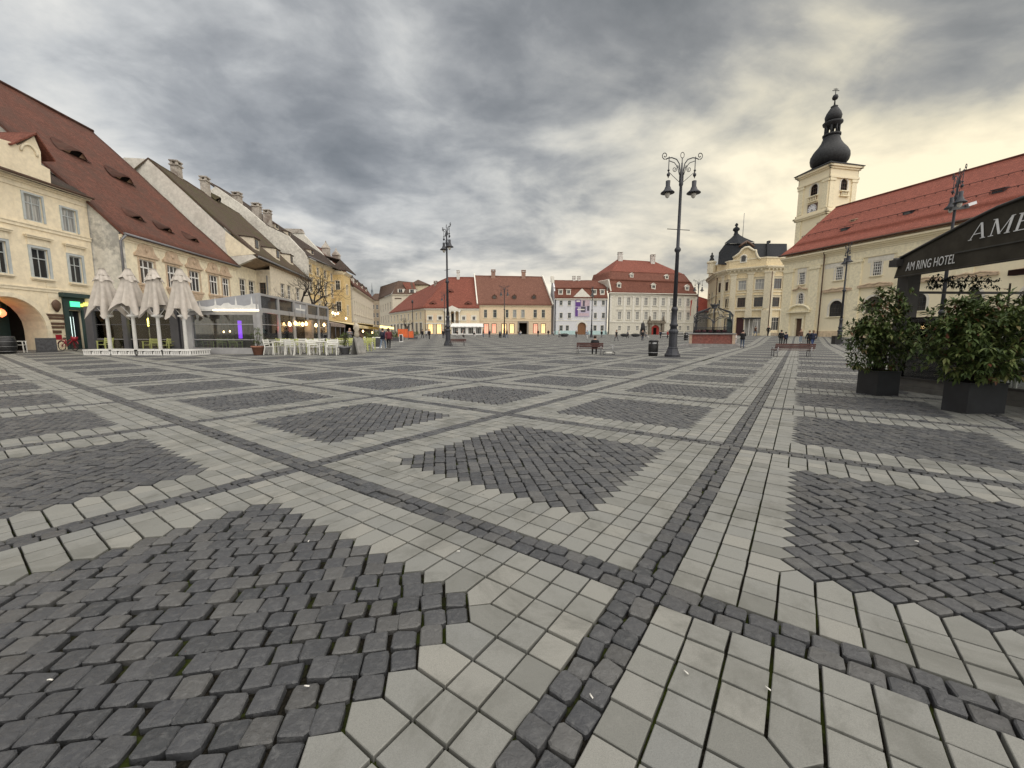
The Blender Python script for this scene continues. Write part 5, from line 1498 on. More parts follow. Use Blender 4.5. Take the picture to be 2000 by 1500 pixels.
    f.part('gable_window', PL_TRIM, lambda mb: (mb.box(u0 - .3, u1 + .3, -.3, -.14, v0 - .3, v1 - .8), mb.lathe([((u1 - u0) / 2 + .3, -.08), ((u1 - u0) / 2 + .3, .08)], (0, 0, 0), 12) if False else None, mb.tube([((u0 + u1) / 2 + (u1 - u0 + .3) / 2 * math.cos(math.pi * k / 8), -.22, v1 - .9 + (u1 - u0 + .3) / 2 * math.sin(math.pi * k / 8)) for k in range(9)], .2, 6)))
    f.part('gable_pane', M_GLASS, lambda mb: mb.box(u0 + .05, u1 - .05, -.36, -.31, v0, v1 - .5))
    # corner pier with statue
    p = P3[1] + Vector((-1.2, 1.2, 0)); st = MB(); k = .162
    q = atz(1399, 500, zc + 6)
    st.lathe([(1.2, 0), (1.2, 2.9), (1.45, 3.1), (1.45, 3.5), (.9, 3.7)], (p.x, p.y, zc), 8, sm=False); st.build('corner_pier', PL_HTRIM, r)
    st = MB(); st.lathe([(.7, 3.7), (.75, 4.1), (.42, 4.7), (.6, 5.2), (.32, 5.6), (.18, 5.75), (.28, 6.0), (.08, 6.3)], (p.x, p.y, zc), 8); st.build('statue', COPPER, r)
    # slate roofs
    Yd = 127
    def A(px, py, Y=Yd): return at(px, py, Y)
    b0, b1, b2, b3 = A(1402, 516, 124.5), A(1437, 517, 120), A(1484, 508, 119.5), A(1404, 493, 131)
    t0, t1, t2, t3 = A(1416.5, 476, 126), A(1444, 475.5, 123), A(1473, 474, 124), A(1420, 476, 133)
    ro = roofpart(r, [[b0, b1, t1, t0], [b1, b2, t2, t1], [b3, b0, t0, t3]], SLATE, 'dome_mansard', .25)
    ap = A(1437.5, 457, 127.5)
    mb = MB()
    base = [A(1414.5, 475.5, 126), A(1444, 475.5, 122.3), A(1475, 473, 123.6), A(1452, 473, 133), A(1422, 476, 133)]
    lev = []
    for s_, zz in ((1, 0), (.70, .30), (.42, .58), (.2, .86), (.13, 1.0)):
        lev.append([mb.pt(Vector((ap.x, ap.y, 0)) * (1 - s_) + Vector((b.x, b.y, 0)) * s_ + Vector((0, 0, b.z * (1 - zz) + ap.z * zz))) for b in base])
    for a_, b_ in zip(lev, lev[1:]):
        for q in range(5): mb.face((a_[q], a_[(q + 1) % 5], b_[(q + 1) % 5], b_[q]))
    mb.face(lev[0][::-1]); mb.build('dome_top', SLATE, r)
    mb = MB(); mb.lathe([(.75, 0), (.55, .3), (.5, .9), (.95, 1.3), (.9, 1.8), (.4, 2.2), (.25, 2.4), (.5, 2.8), (.3, 3.2), (.05, 3.4)], (ap.x, ap.y, ap.z - .2), 10); mb.build('finial', SLATE, r)
    mb = MB(); c = A(1450, 470, 127); mb.tube([c, c + Vector((0, 0, 8))], .08, 5); mb.build('antenna_mast', M_ZINC, r)
    mb = MB(); q0, q1 = A(1444, 482, 122), A(1472, 482, 122); mb.tube([q0, q0.lerp(q1, .25) + Vector((0, 0, .9)), q0.lerp(q1, .5) + Vector((0, 0, 1.5)), q0.lerp(q1, .75) + Vector((0, 0, .9)), q1], .35, 6); mb.build('roof_crest', M_BROWN, r)
    roofpart(r, [[A(1473, 508, 119.5), A(1537, 512, 118.5), A(1537, 476, 127), A(1473, 475.5, 125)]], SLATE, 'slate_roof')
    mb = MB()
    for px in (1500,): mb.bar(A(px, 504, 119), A(px, 473, 125.6), .5, .6)
    mb.box(A(1501, 474, 126).x - .3, A(1501, 474, 126).x + .3, 125.5, 126.5, A(1501, 475, 126).z, A(1501, 470.5, 126).z); mb.build('roof_rib', SLATE, r)
    backmass(r, [P3[0] + Vector((14, 20, 0)), P3[0]], 0, zc, PL_HALL)
    downpipe(r, [F[2].w(F[2].px(1497, 560)[0] + 1.2, .2, zc - 1.6), F[2].w(F[2].px(1497, 560)[0] + 1.2, .2, 1.6)], .13, M_BROWN); downpipe(r, [F[1].w(.8, .2, zc - 1.6), F[1].w(.8, .2, 1.6)], .12, M_BROWN)
    # white glazed kiosk at the foot
    k = wthing('bus_shelter', 'small pale glazed shelter with dark flat roof at the foot of the town hall', 'shelter', gx(1471, 104))
    a, b = at(1463, 640, 104), at(1479, 640, 104); z0 = gz(a.x, 104); zt = at(1470, 623, 104).z
    mb = MB(); [mb.box(x - .08, x + .08, 104, 104.15, z0, zt) for x in (a.x, b.x)]; [mb.box(x - .08, x + .08, 106, 106.15, z0, zt) for x in (a.x, b.x)]; mb.build('post', M_WHITE, k)
    mb = MB(); mb.box(a.x - .5, b.x + .5, 103.6, 106.4, zt, zt + .35); mb.build('shelter_roof', M_IRON, k)
    mb = MB(); mb.box(a.x, b.x, 106.05, 106.1, z0 + .3, zt); mb.build('pane', M_GLASSC, k)


def church():
    r = wthing('church', 'long cream church with red tiled roof on the right of the square', 'church', (58, 55, 1.2))
    ud = Vector((.30, -.954, 0)).normalized(); c0 = Vector((49.0, 75, 0))
    L = 60; p1 = c0 + ud * L
    ze = 15.7
    f = Facade(r, c0, p1, .3, ze, PL_CH)
    for a in [(1560.5, 532, 1572, 555.4), (1631.6, 520.8, 1645.7, 547), (1704, 508.7, 1721.5, 538)]:
        f.win(*f.rect(*a), 4, 5, M_WHITE, M_GLASS, surround=PL_CHW, sw=.22, sill=PL_CHT, bar=.06)
    step = f.rect(1704, 508, 1721, 538)[0] - f.rect(1631.6, 508, 1645, 538)[0]
    for k in range(1, 5):
        u0, u1, v0, v1 = f.rect(1704, 508.7, 1721.5, 538); f.win(u0 + step * k, u1 + step * k, v0, v1, 4, 5, M_WHITE, M_GLASS, surround=PL_CHW, sw=.22, sill=PL_CHT, bar=.06)
    f.win(*f.rect(1558.5, 573, 1568.5, 597), 3, 5, M_WHITE, M_GLASS, arch=True, surround=PL_CHW, sw=.25, bar=.06)
    dw = mat('leaded_dark_window', (.035, .04, .042), .35)
    aw = [f.rect(1620, 587, 1645, 618), f.rect(1690.5, 579, 1720, 611)]
    w0 = aw[1]
    for k in range(1, 5): aw.append((w0[0] + step * k, w0[1] + step * k, w0[2], w0[3]))
    for (u0, u1, v0, v1) in aw:
        f.win(u0, u1, v0, v1, 4, 4, M_IRON, M_GLASS, arch=True, surround=PL_CHW, sw=.3, bar=.04, sill=PL_CHT)
        um = (u0 + u1) / 2; hv = v1 + 1.4
        f.part('window_hood', PL_PINK, lambda mb: (mb.box(um - 2.2, um + 2.2, -.35, .02, hv, hv + .22), mb.tube([(um - 2.2, -.2, hv + .25), (um - 1.2, -.25, hv + .35), (um - .6, -.3, hv + .5), (um, -.3, hv + .35), (um + .7, -.3, hv + .5), (um + 2.2, -.2, hv + .25)], .12, 6)))
    # door with hood and steps
    u0, u1, v0, v1 = f.rect(1553, 622, 1566, 649.5)
    v0 = 1.35
    f.op.append((u0, u1, v0, v1, .5, False))
    f.part('door', M_BROWN, lambda mb: (mb.box(u0, u1, .35, .4, v0, v1), mb.box(u0 + .1, (u0 + u1) / 2 - .05, .3, .35, v0 + .2, v1 - .2), mb.box((u0 + u1) / 2 + .05, u1 - .1, .3, .35, v0 + .2, v1 - .2)))
    um = (u0 + u1) / 2
    f.part('door_surround', PL_CHT, lambda mb: (mb.box(u0 - .35, u0 - .01, -.12, .02, v0, v1), mb.box(u1 + .01, u1 + .35, -.12, .02, v0, v1), mb.box(u0 - .35, u1 + .35, -.12, .02, v1 - .01, v1 + .35)))
    f.part('door_hood', PL_CHT, lambda mb: (mb.box(um - 2.0, um + 2.0, -.6, .02, v1 + 1.0, v1 + 1.25), mb.tube([(um + 1.9 * math.cos(math.pi * k / 10), -.35, v1 + 1.2 + 1.1 * math.sin(math.pi * k / 10)) for k in range(11)], .2, 6), mb.poly([(um + 1.85 * math.cos(math.pi * k / 10), -.2, v1 + 1.2 + 1.05 * math.sin(math.pi * k / 10)) for k in range(11)])))
    f.part('step', mat('stone_step', (.36, .34, .30), .9), lambda mb: [mb.box(u0 - .6 - .3 * k, u1 + .6 + .3 * k, -.5 - .35 * k, .02 if k == 0 else -.5 - .35 * (k - 1) - .002, .3, v0 - .02 - .16 * k) for k in range(4)])
    u0, u1, v0, v1 = f.rect(1556, 561, 1572, 566)
    f.part('window_hood', PL_PINK, lambda mb: mb.tube([(u0 - .5, -.2, v0), (u0 + .3, -.25, v0 + .15), ((u0 + u1) / 2, -.3, v0 + .55), (u1 - .3, -.25, v0 + .15), (u1 + .5, -.2, v0)], .15, 6))
    # pilasters, bands, plinth
    us = [f.px(x, 560)[0] for x in (1540, 1590, 1669)]; st2 = us[2] - us[1]
    us += [us[2] + st2 * k for k in range(1, 6)]
    for u in us:
        if u < f.L - 1: f.part('pilaster', PL_CHT, lambda mb: (mb.box(u - .8, u + .8, -.22, .02, 2.6, ze - 3.1), mb.box(u - .95, u + .95, -.34, .02, ze - 3.09, ze - 2.6), mb.box(u - .9, u + .9, -.3, .02, .3, 2.58)))
    for a_, b_ in zip(us, us[1:]):
        if b_ < f.L - 2: f.part('pale_panel', PL_CHW, lambda mb: mb.box(a_ + 1.5, b_ - 1.5, -.012, .0, ze - 3.4, ze - 2.62))
    f.band('frieze', 0, f.L, ze - 2.55, ze - 1.5, .14, PL_CHT)
    cornice(f, -.3, f.L, ze - 1.48, [(.2, .25), (.35, .25), (.6, .25), (.85, .25)], PL_CH)
    f.band('plinth', 0, us[0] + .1, .3, 2.3, .18, PLINTH); 
    f.band('plinth', f.px(1569, 640)[0] + .6, f.L, .3, 2.3, .18, PLINTH)
    f.build()
    inn = -f.n
    # end wall and roof
    g = Facade(r, c0 + inn * 26, c0, .3, ze, PL_CH); g.build()
    zr = 25.6
    S0 = f.w(-.5, .95, ze - .05); S1 = f.w(f.L, .95, ze - .05); R0 = f.w(-1.2, -13, zr); R1 = f.w(f.L, -13, zr); B0 = f.w(-.5, -27, ze); B1 = f.w(f.L, -27, ze)
    rm = roofmat('church_red_tiles', (.31, .096, .066), .68, patch=.5, tw=.18, th=.16)
    # slightly bellcast: two pitches
    k0 = f.w(-.6, -2.2, ze + 2.0); k1 = f.w(f.L, -2.2, ze + 2.0)
    ro = roofpart(r, [[S0, S1, k1, k0], [k0, k1, R1, R0], [R0, R1, B1, B0]], rm)
    polywall(r, [f.w(.2, 0, ze), f.w(.2, -13, zr - .3), f.w(.2, -26, ze)], PL_CH, 'gable_wall', .4, f.u)
    n = plane_n(k0, k1, R1)
    gm = mat('snow_guard', (.12, .05, .04), .8)
    for fr in (.22, .56):
        a, b = k0.lerp(R0, fr) + n * .12, k1.lerp(R1, fr) + n * .12
        mb = MB(); mb.tube([a + n * .1, b + n * .1], .045, 5)
        q = 0
        while q < f.L: c_ = a + (b - a) * (q / f.L); mb.box(c_.x - .03, c_.x + .03, c_.y - .06, c_.y + .06, c_.z - .12, c_.z + .08); q += 1.2
        o = mb.build('snow_guard', gm, r); o.parent = ro
    for px, py in [(1648, 450), (1772, 418), (1949, 375)]:
        c = ray_plane(px, py, k0, n); dormer(r, ro, c - Vector((0, 0, .15)), 1.1, .55, f.ang, 1.0, M_IRON, M_IRON, M_IRON, 'shed')
    c = ray_plane(1665, 432, k0, n); dormer(r, ro, c, .7, .3, f.ang, .6, PL_PINK, PL_PINK, PL_PINK, 'shed')
    mb = MB(); mb.tube([R0, R1], .2, 6); o = mb.build('ridge_tiles', rm, r); o.parent = ro
    mb = MB(); mb.tube([S0 + f.n * .1, S1 + f.n * .1], .13, 6); mb.build('gutter', M_BROWN, r)
    ug = f.px(1608, 560)[0]
    downpipe(r, [f.w(ug, .9, ze - .2), f.w(ug, .4, ze - 1.2), f.w(ug, .35, ze - 3), f.w(ug, .35, .9)], .1, M_BROWN)
    # bench slab + bollards are separate things; tower
    t = wthing('church_tower', 'square cream bell tower with clock and black onion dome', 'tower', (67, 88, 1))
    s = 35.1 / 36.6; nc = Vector((66.8, 90, 0)) * s; ua = Vector((.21, -.978, 0)).normalized(); ub = Vector((ua.y * -1, ua.x, 0)); ub = Vector((.978, .21, 0)).normalized()
    W = 6.9; ov = .75
    n_ = nc + (-ua - Vector((0, 0, 0))) * ov + ub * ov          # near corner of the body
    zt = 36.5 - .3
    LF = Facade(t, n_ - ua * W, n_, 4, zt, PL_CH); RF = Facade(t, n_, n_ + ub * W, 4, zt, PL_CH)
    BF = Facade(t, n_ + ub * W, n_ + ub * W - ua * W, 4, zt, PL_CH); b2 = Facade(t, n_ + ub * W - ua * W, n_ - ua * W, 4, zt, PL_CH)
    LF.win(*LF.rect(1583.5, 360, 1597, 383), 3, 3, M_BROWN, M_DARK, arch=True, surround=PL_CHW, sw=.3)
    RF.win(*RF.rect(1642, 349, 1655, 373), 3, 3, M_BROWN, M_DARK, arch=True, surround=PL_CHW, sw=.3)
    LF.win(*LF.rect(1576, 456, 1588, 480), 2, 3, M_BROWN, M_DARK, arch=True, surround=PL_CHW, sw=.3)
    for f_, a in ((LF, (1580, 385, 1596, 393)), (RF, (1640.5, 375, 1655, 382.5))):
        u0, u1, v0, v1 = f_.rect(*a)
        f_.part('balustrade', PL_CHT, lambda mb: ([mb.lathe([(.09, 0), (.13, (v1 - v0) * .35), (.07, (v1 - v0) * .7), (.1, v1 - v0)], (u0 + (u1 - u0) * (k + .5) / 5, -.25, v0), 6) for k in range(5)], mb.box(u0 - .2, u1 + .2, -.45, .02, v1 + .003, v1 + .2), mb.box(u0 - .2, u1 + .2, -.45, .02, v0 - .2, v0 - .003)))
        f_.part('balustrade_back', PL_PINK, lambda mb: mb.box(u0, u1, -.05, .02, v0, v1))
    # clock
    u0, u1, v0, v1 = LF.rect(1578.5, 399, 1595.5, 419); um, vm = (u0 + u1) / 2, (v0 + v1) / 2; hh = min(u1 - u0, v1 - v0) / 2 + .1
    ck = LF.part('clock', M_BROWN, lambda mb: mb.box(um - hh, um + hh, -.14, .02, vm - hh, vm + hh))
    def disc(mb, rad, y, nseg=24): mb.poly([(um + rad * math.cos(2 * math.pi * k / nseg), y, vm + rad * math.sin(2 * math.pi * k / nseg)) for k in range(nseg)])
    o = LF.part('clock_face', mat('clock_white', (.70, .69, .70), .6), lambda mb: disc(mb, hh * .92, -.16)); o.parent = ck
    def marks(mb):
        for k in range(12):
            a = 2 * math.pi * k / 12; x, z = um + hh * .76 * math.cos(a), vm + hh * .76 * math.sin(a); mb.box(x - .06, x + .06, -.19, -.165, z - .1, z + .1)
        mb.bar((um, -.2, vm), (um + hh * .36, -.2, vm - hh * .42), .12, .03); mb.bar((um, -.21, vm), (um - hh * .2, -.21, vm - hh * .68), .08, .03)
    o = LF.part('clock_hand', M_IRON, marks); o.parent = ck
    zl = LF.px(1622, 409)[1]
    for f_ in (LF, RF, BF, b2):
        for u in (.65, W - .65): f_.part('pilaster', PL_CHT, lambda mb: (mb.box(u - .6, u + .6, -.2, .02, zl + .7, zt - 3.1), mb.box(u - .75, u + .75, -.32, .02, zt - 3.1, zt - 2.6), mb.box(u - .6, u + .6, -.2, .02, 4, zl - .7)))
        f_.part('cornice', PL_CH, lambda mb: (mb.box(-.55, W + .55, -.55, .02, zl - .25, zl + .1), mb.box(-.35, W + .35, -.35, .02, zl - .6, zl - .252), mb.box(-.25, W + .25, -.25, .02, zl + .102, zl + .6)))
        f_.part('entablature', PL_CH, lambda mb: (mb.box(-.3, W + .3, -.3, .02, zt - 2.5, zt - 2.1), mb.box(-.15, W + .15, -.15, .02, zt - 2.09, zt - .75), mb.box(-.4, W + .4, -.4, .02, zt - .74, zt - .4), mb.box(-.7, W + .7, -.7, .02, zt - .39, zt)))
        f_.build()
    ctr = n_ + ub * (W / 2) - ua * (W / 2)
    def Z(py): return at(1625, py, ctr.y).z
    mb = MB(); hw = (W / 2 + .85) * 1.41421
    mb.M = Matrix.Translation(Vector((ctr.x, ctr.y, 0))) @ Matrix.Rotation(math.atan2(ub.y, ub.x), 4, 'Z')
    mb.lathe([(hw, zt + .01), (hw, zt + .15), (hw * .52, zt + 1.25), (hw * .40, zt + 1.7)], (0, 0, 0), 4, sm=False, ph=.5); mb.build('tower_roof', COPPER, t)
    z0 = zt + .95
    k = (Z(266) - z0)
    prof = [(2.3, z0), (2.9, z0 + k * .07), (3.32, z0 + k * .16), (3.48, z0 + k * .27), (3.4, z0 + k * .39), (2.95, z0 + k * .53), (2.25, z0 + k * .67), (1.75, z0 + k * .80), (1.5, z0 + k * .92), (1.45, z0 + k)]
    mb = MB(); mb.lathe(prof, (ctr.x, ctr.y, 0), 24); mb.build('onion_dome', COPPER, t)
    zl0, zl1 = Z(266), Z(243)
    mb = MB(); mb.lathe([(1.6, zl0 - .1), (1.65, zl0 + .3), (1.4, zl0 + .35)], (ctr.x, ctr.y, 0), 12)
    for q in range(8):
        a = 2 * math.pi * q / 8; mb.tube([(ctr.x + 1.2 * math.cos(a), ctr.y + 1.2 * math.sin(a), zl0), (ctr.x + 1.2 * math.cos(a), ctr.y + 1.2 * math.sin(a), zl1)], .2, 6)
    mb.lathe([(1.3, zl1 - .5), (1.35, zl1 - .3), (1.75, zl1), (1.8, zl1 + .35), (1.2, zl1 + .5)], (ctr.x, ctr.y, 0), 12); mb.build('lantern', COPPER, t)
    zb0, zb1 = zl1 + .5, Z(208)
    k = zb1 - zb0
    mb = MB(); mb.lathe([(1.1, zb0), (1.42, zb0 + k * .15), (1.5, zb0 + k * .35), (1.3, zb0 + k * .55), (.9, zb0 + k * .78), (.55, zb0 + k * .95), (.65, zb0 + k), (.4, zb0 + k * 1.05), (.2, zb0 + k * 1.1)], (ctr.x, ctr.y, 0), 20); mb.build('small_onion_dome', COPPER, t)
    zs = zb1; ztop = Z(172)
    mb = MB(); mb.lathe([(.18, zs), (.1, Z(196)), (.45, Z(194)), (.55, Z(190)), (.4, Z(186)), (.08, Z(184)), (.05, ztop)], (ctr.x, ctr.y, 0), 10)
    mb.bar((ctr.x - .7, ctr.y, Z(177)), (ctr.x + .7, ctr.y, Z(177)), .1); mb.bar((ctr.x - .45, ctr.y, Z(174)), (ctr.x + .45, ctr.y, Z(174)), .1); mb.build('cross', COPPER, t)


town_hall(); church()

# ================================================================ street furniture
M_LAMPI = mat('lamp_iron', (.030, .032, .040), .5, spec=.45, var=.12, vscale=6, bump=.1)
M_LGLASS = mat('lamp_glass', (.55, .53, .48), .25)
M_BENCHW = mat('bench_wood', (.065, .018, .013), .55, var=.12, vscale=6)
M_STEEL = mat('pale_steel', (.45, .45, .46), .4, metal=.5)
M_BLACK = mat('black_paint', (.012, .012, .013), .45, var=.1)
M_WCH = mat('white_chair_paint', (.66, .65, .60), .5, var=.04)
M_LIME = mat('lime_paint', (.42, .44, .16), .55, var=.05)
M_CLEAR = clearglass()


def spiral(c, r0, turns, a0, sgn, n=14, plane='x'):
    return [Vector((c[0] + sgn * r0 * (1 - .75 * k / n) * math.cos(a0 + turns * 2 * math.pi * k / n), c[1], c[2] + r0 * (1 - .75 * k / n) * math.sin(a0 + turns * 2 * math.pi * k / n))) for k in range(n + 1)]


def make_lamp():
    r = thing('street_lamp', 'tall ornate iron lamp', 'street lamp', group='double headed lamps of the square')
    def P(name, fn, m=M_LAMPI, par=r):
        mb = MB(); fn(mb); return mb.build(name, m, None) if par is None else _p(mb.build(name, m), par)
    def _p(o, par): o.parent = par; return o
    P('base', lambda mb: mb.lathe([(.56, 0), (.56, .14), (.50, .2), (.40, .42), (.36, .52), (.37, .58), (.33, .62)], n=8, sm=False, ph=.5))
    P('pedestal', lambda mb: (mb.lathe([(.31, .6), (.30, 1.5), (.36, 1.56), (.36, 1.66), (.30, 1.72), (.27, 1.8)], n=12, sm=False), mb.lathe([(.25, 1.78), (.24, 1.95), (.31, 2.0), (.31, 2.08), (.23, 2.16), (.20, 2.95), (.25, 3.0), (.25, 3.08), (.17, 3.2)], n=12)))
    P('shaft', lambda mb: mb.lathe([(.155, 3.15), (.13, 6.6), (.23, 6.72), (.23, 6.82), (.12, 6.95), (.10, 10.6), (.15, 10.7), (.15, 10.85), (.09, 10.95), (.05, 12.0)], n=10))
    P('cross_bar', lambda mb: mb.tube([(-.85, 0, 8.05), (.85, .1, 8.0)], .022, 6))
    def head(mb):
        for s in (-1, 1):
            arc = [(s * .10, 0, 10.9), (s * .12, 0, 11.6), (s * .2, 0, 11.95), (s * .4, 0, 12.2), (s * .75, 0, 12.3), (s * 1.0, 0, 12.28), (s * 1.2, 0, 12.2)]
            mb.tube(arc, .035, 6)
            mb.tube([(s * .16, 0, 11.3), (s * .3, 0, 11.75), (s * .55, 0, 12.0), (s * .95, 0, 12.12)], .025, 6)
            mb.tube(spiral((s * 1.26, 0, 12.42), .22, 1.2, -1.6, s), .028, 6)
            mb.tube(spiral((s * .52, 0, 11.62), .17, 1.4, 2.6, s), .022, 6); mb.tube(spiral((s * .3, 0, 11.75), .1, 1.1, 0, s), .018, 6)
            mb.tube([(s * .12, 0, 10.85), (s * .92, 0, 11.45)], .018, 6)
            mb.tube([(s * .14, 0, 10.9), (s * .14, 0, 11.5), (s * .2, 0, 11.72)], .02, 6)
        mb.tube([(.13 * math.cos(2 * math.pi * k / 12), 0, 12.45 + .17 * math.sin(2 * math.pi * k / 12)) for k in range(13)], .022, 6)
        mb.tube([(0, 0, 11.9), (0, 0, 12.3)], .03, 6)
    P('scroll_bracket', head)
    for s in (-1, 1):
        o = P('lantern', lambda mb: (mb.tube([(s * .95, 0, 12.36), (s * .95, 0, 11.1)], .03, 6), mb.lathe([(.06, 11.5), (.09, 11.55), (.06, 11.6)], (s * .95, 0, 0), 8), mb.lathe([(.05, 11.18), (.12, 11.26), (.12, 11.34), (.05, 11.4)], (s * .95, 0, 0), 8), mb.lathe([(.11, 10.95), (.16, 10.93), (.15, 10.62), (.18, 10.58), (.26, 10.4), (.48, 10.24), (.49, 10.2), (.30, 10.21)], (s * .95, 0, 0), 16)))
        P('bulb_glass', lambda mb: mb.lathe([(.19, 10.2), (.18, 10.08), (.12, 9.96), (.03, 9.9)], (s * .95, 0, 0), 12), M_LGLASS, o)
    return r


LAMP0 = make_lamp()
LAMPS = [(1315, 693, 297, 0.0, 'tallest street lamp, nearest one, beside the black litter bin'), (875, 675, 438, -1.05, 'street lamp in front of the red hipped corner house'),
         (985, 659.5, 555.6, .1, 'street lamp standing before the peach house'), (1155, 658, 556, 1.2, 'street lamp standing before the pale blue house'),
         (1359, 656, 538, .1, 'street lamp behind the iron fountain, before the palace'), (1640, 667, 470, 1.15, 'street lamp before the long church wall')]
for i, (px, py, pt, rz, lab) in enumerate(LAMPS):
    Y = 12.62 * 792 / (py - pt); p = gx(px, Y); Y2 = gp(px, py).y
    if i in (0,): p = gx(px, 25.4)
    k = 1.0
    if i == 0: LAMP0.scale = (.82, .82, .955)
    if i == 0: LAMP0.location = p; LAMP0['label'] = lab; LAMP0.rotation_euler.z = rz
    else: dup(LAMP0, p, rz, lab)
# lamp rising behind the hotel awning, turned sideways, with a floodlight
p = Vector((at(1873, 345, 27.6).x, 27.6, 0)); p.z = gz(p.x, p.y)
L7 = dup(LAMP0, p, 1.05, 'street lamp with floodlight rising behind the hotel awning'); L7.scale = (.70, .70, .955)
p = gx(869, 118); dup(LAMP0, p, .7, 'far street lamp hidden behind the lamp of the corner house'); p = gx(807, 112)
mb = MB(); mb.lathe([(.2, 0), (.2, 1.2), (.1, 1.4), (.07, 8.6), (.3, 8.7), (.25, 9.2), (.05, 9.5)], p, 8); tag(mb.build('street_lamp', M_LAMPI), 'slim single lamp post before the side of the corner house', 'street lamp')
fl = wthing('floodlight', 'grey floodlight clamped to the lamp behind the hotel awning', 'floodlight', at(1885, 402, 27.3))
c = at(1873, 405, 27.4)
mb = MB(); mb.bar(c - Vector((.55, 0, .1)), c + Vector((.6, 0, .05)), .16, .2); mb.build('bracket', M_IRON, fl)
mb = MB(); mb.bar(c + Vector((.35, -.1, .08)), c + Vector((.85, -.1, .25)), .28, .18); mb.build('lamp_head', M_STEEL, fl)


def make_bin():
    r = thing('litter_bin', 'black litter bin with open hood next to the tallest lamp', 'litter bin')
    mb = MB(); mb.lathe([(.32, 0), (.34, .05), (.33, .12), (.36, .15), (.37, .95), (.36, 1.0)], n=16); mb.build('body', M_BLACK).parent = r
    mb = MB(); mb.lathe([(.37, 1.0), (.38, 1.06), (.34, 1.1)], n=16)
    for a in (.5, 1.5, 2.5, 3.5): mb.box(-.06 + .3 * math.cos(a * math.pi / 2), .06 + .3 * math.cos(a * math.pi / 2), -.05 + .3 * math.sin(a * math.pi / 2), .05 + .3 * math.sin(a * math.pi / 2), 1.08, 1.3)
    mb.lathe([(.37, 1.28), (.38, 1.36), (.30, 1.44), (.05, 1.47)], n=16); mb.build('hood', M_BLACK).parent = r
    mb = MB(); mb.lathe([(.31, 1.02), (.31, 1.27)], n=16); mb.build('inner_liner', M_STEEL).parent = r
    mb = MB(); mb.lathe([(.385, .3), (.385, .34)], n=16); mb.build('band', M_STEEL).parent = r
    return r


bx_ = thing('junction_box', 'black electrical box at the foot of the lamp before the church', 'box', gx(1634, 49.5)); mb = MB(); mb.box(-.35, .35, -.3, .3, 0, .95); mb.build('body', M_BLACK).parent = bx_
mb = MB(); mb.box(-.38, .38, -.33, .33, .952, 1.0); mb.build('lid', M_BLACK).parent = bx_
BIN = make_bin(); p = gx(1277, 26); BIN.location = p; BIN.scale = (.82, .82, .70)
for px, py, lab in [(1340, 660, 'small litter bin between the tallest lamp and the fountain'), (977, 659, 'small litter bin beside the lamp before the peach house')]:
    q = gp(px, py); q = gx(px, 70 if px > 1000 else 92); dup(BIN, q, 0, lab, (.9, .9, .9))


def make_bench():
    r = thing('bench', 'bench', 'bench')
    for k in range(3):
        mb = MB(); mb.box(-1.05, 1.05, -.02 - .14 * k, .10 - .14 * k, .43, .47); mb.build('seat_slat', M_BENCHW).parent = r
    for k in range(3):
        mb = MB(); mb.box(-1.05, 1.05, -.40 - .03 * k, -.365 - .03 * k, .54 + .115 * k, .64 + .115 * k); mb.build('back_slat', M_BENCHW).parent = r
    for s in (-1, 1):
        mb = MB(); x = s * .88
        mb.tube([(x, -.34, 0), (x, -.36, .42), (x, -.42, .86)], .028, 6); mb.tube([(x, .1, 0), (x, .1, .40), (x, -.36, .40)], .028, 6); mb.tube([(x, -.36, 0.02), (x, .12, 0.02)], .022, 6); mb.tube([(x + s * .12, -.38, .62), (x + s * .12, .08, .62), (x + s * .12, .1, 0)], .022, 6)
        mb.build('leg_frame', M_STEEL).parent = r
    return r


B0 = make_bench(); B0['group'] = 'benches facing away into the square'
Yb = 27.5; B0.location = gx(1152, Yb); B0.rotation_euler.z = -.12; B0['label'] = 'red brown slatted bench with a seated person in the middle of the square'; B0.scale = (.83, .83, .9)
B1 = dup(B0, gx(1548, 26.0), -.12, 'empty dark red bench on the right, in front of the walking group', (1.12, 1.0, .95))
B2 = dup(B0, gx(893, 42), .5, 'far bench just right of the lamp by the corner house', (.8, .8, .8))
sc = thing('kick_scooter', 'small white kick scooter parked right of the bench with seated person', 'scooter', gx(1191, 27.5))
mb = MB(); mb.tube([(-.3, 0, .1), (.25, 0, .1)], .04, 6); mb.build('deck', M_WCH).parent = sc
mb = MB(); mb.tube([(.28, 0, .1), (.2, 0, .62)], .02, 6); mb.tube([(.2, -.16, .62), (.2, .16, .62)], .02, 6); mb.tube([(.05, .0, .62), (.36, 0, .6)], .018, 6); mb.build('handlebar', M_STEEL).parent = sc
for x in (-.34, .3):
    mb = MB(); mb.tube([(x + .09 * math.cos(a * math.pi / 6), 0, .09 + .09 * math.sin(a * math.pi / 6)) for a in range(13)], .025, 6); mb.build('wheel', M_BLACK).parent = sc


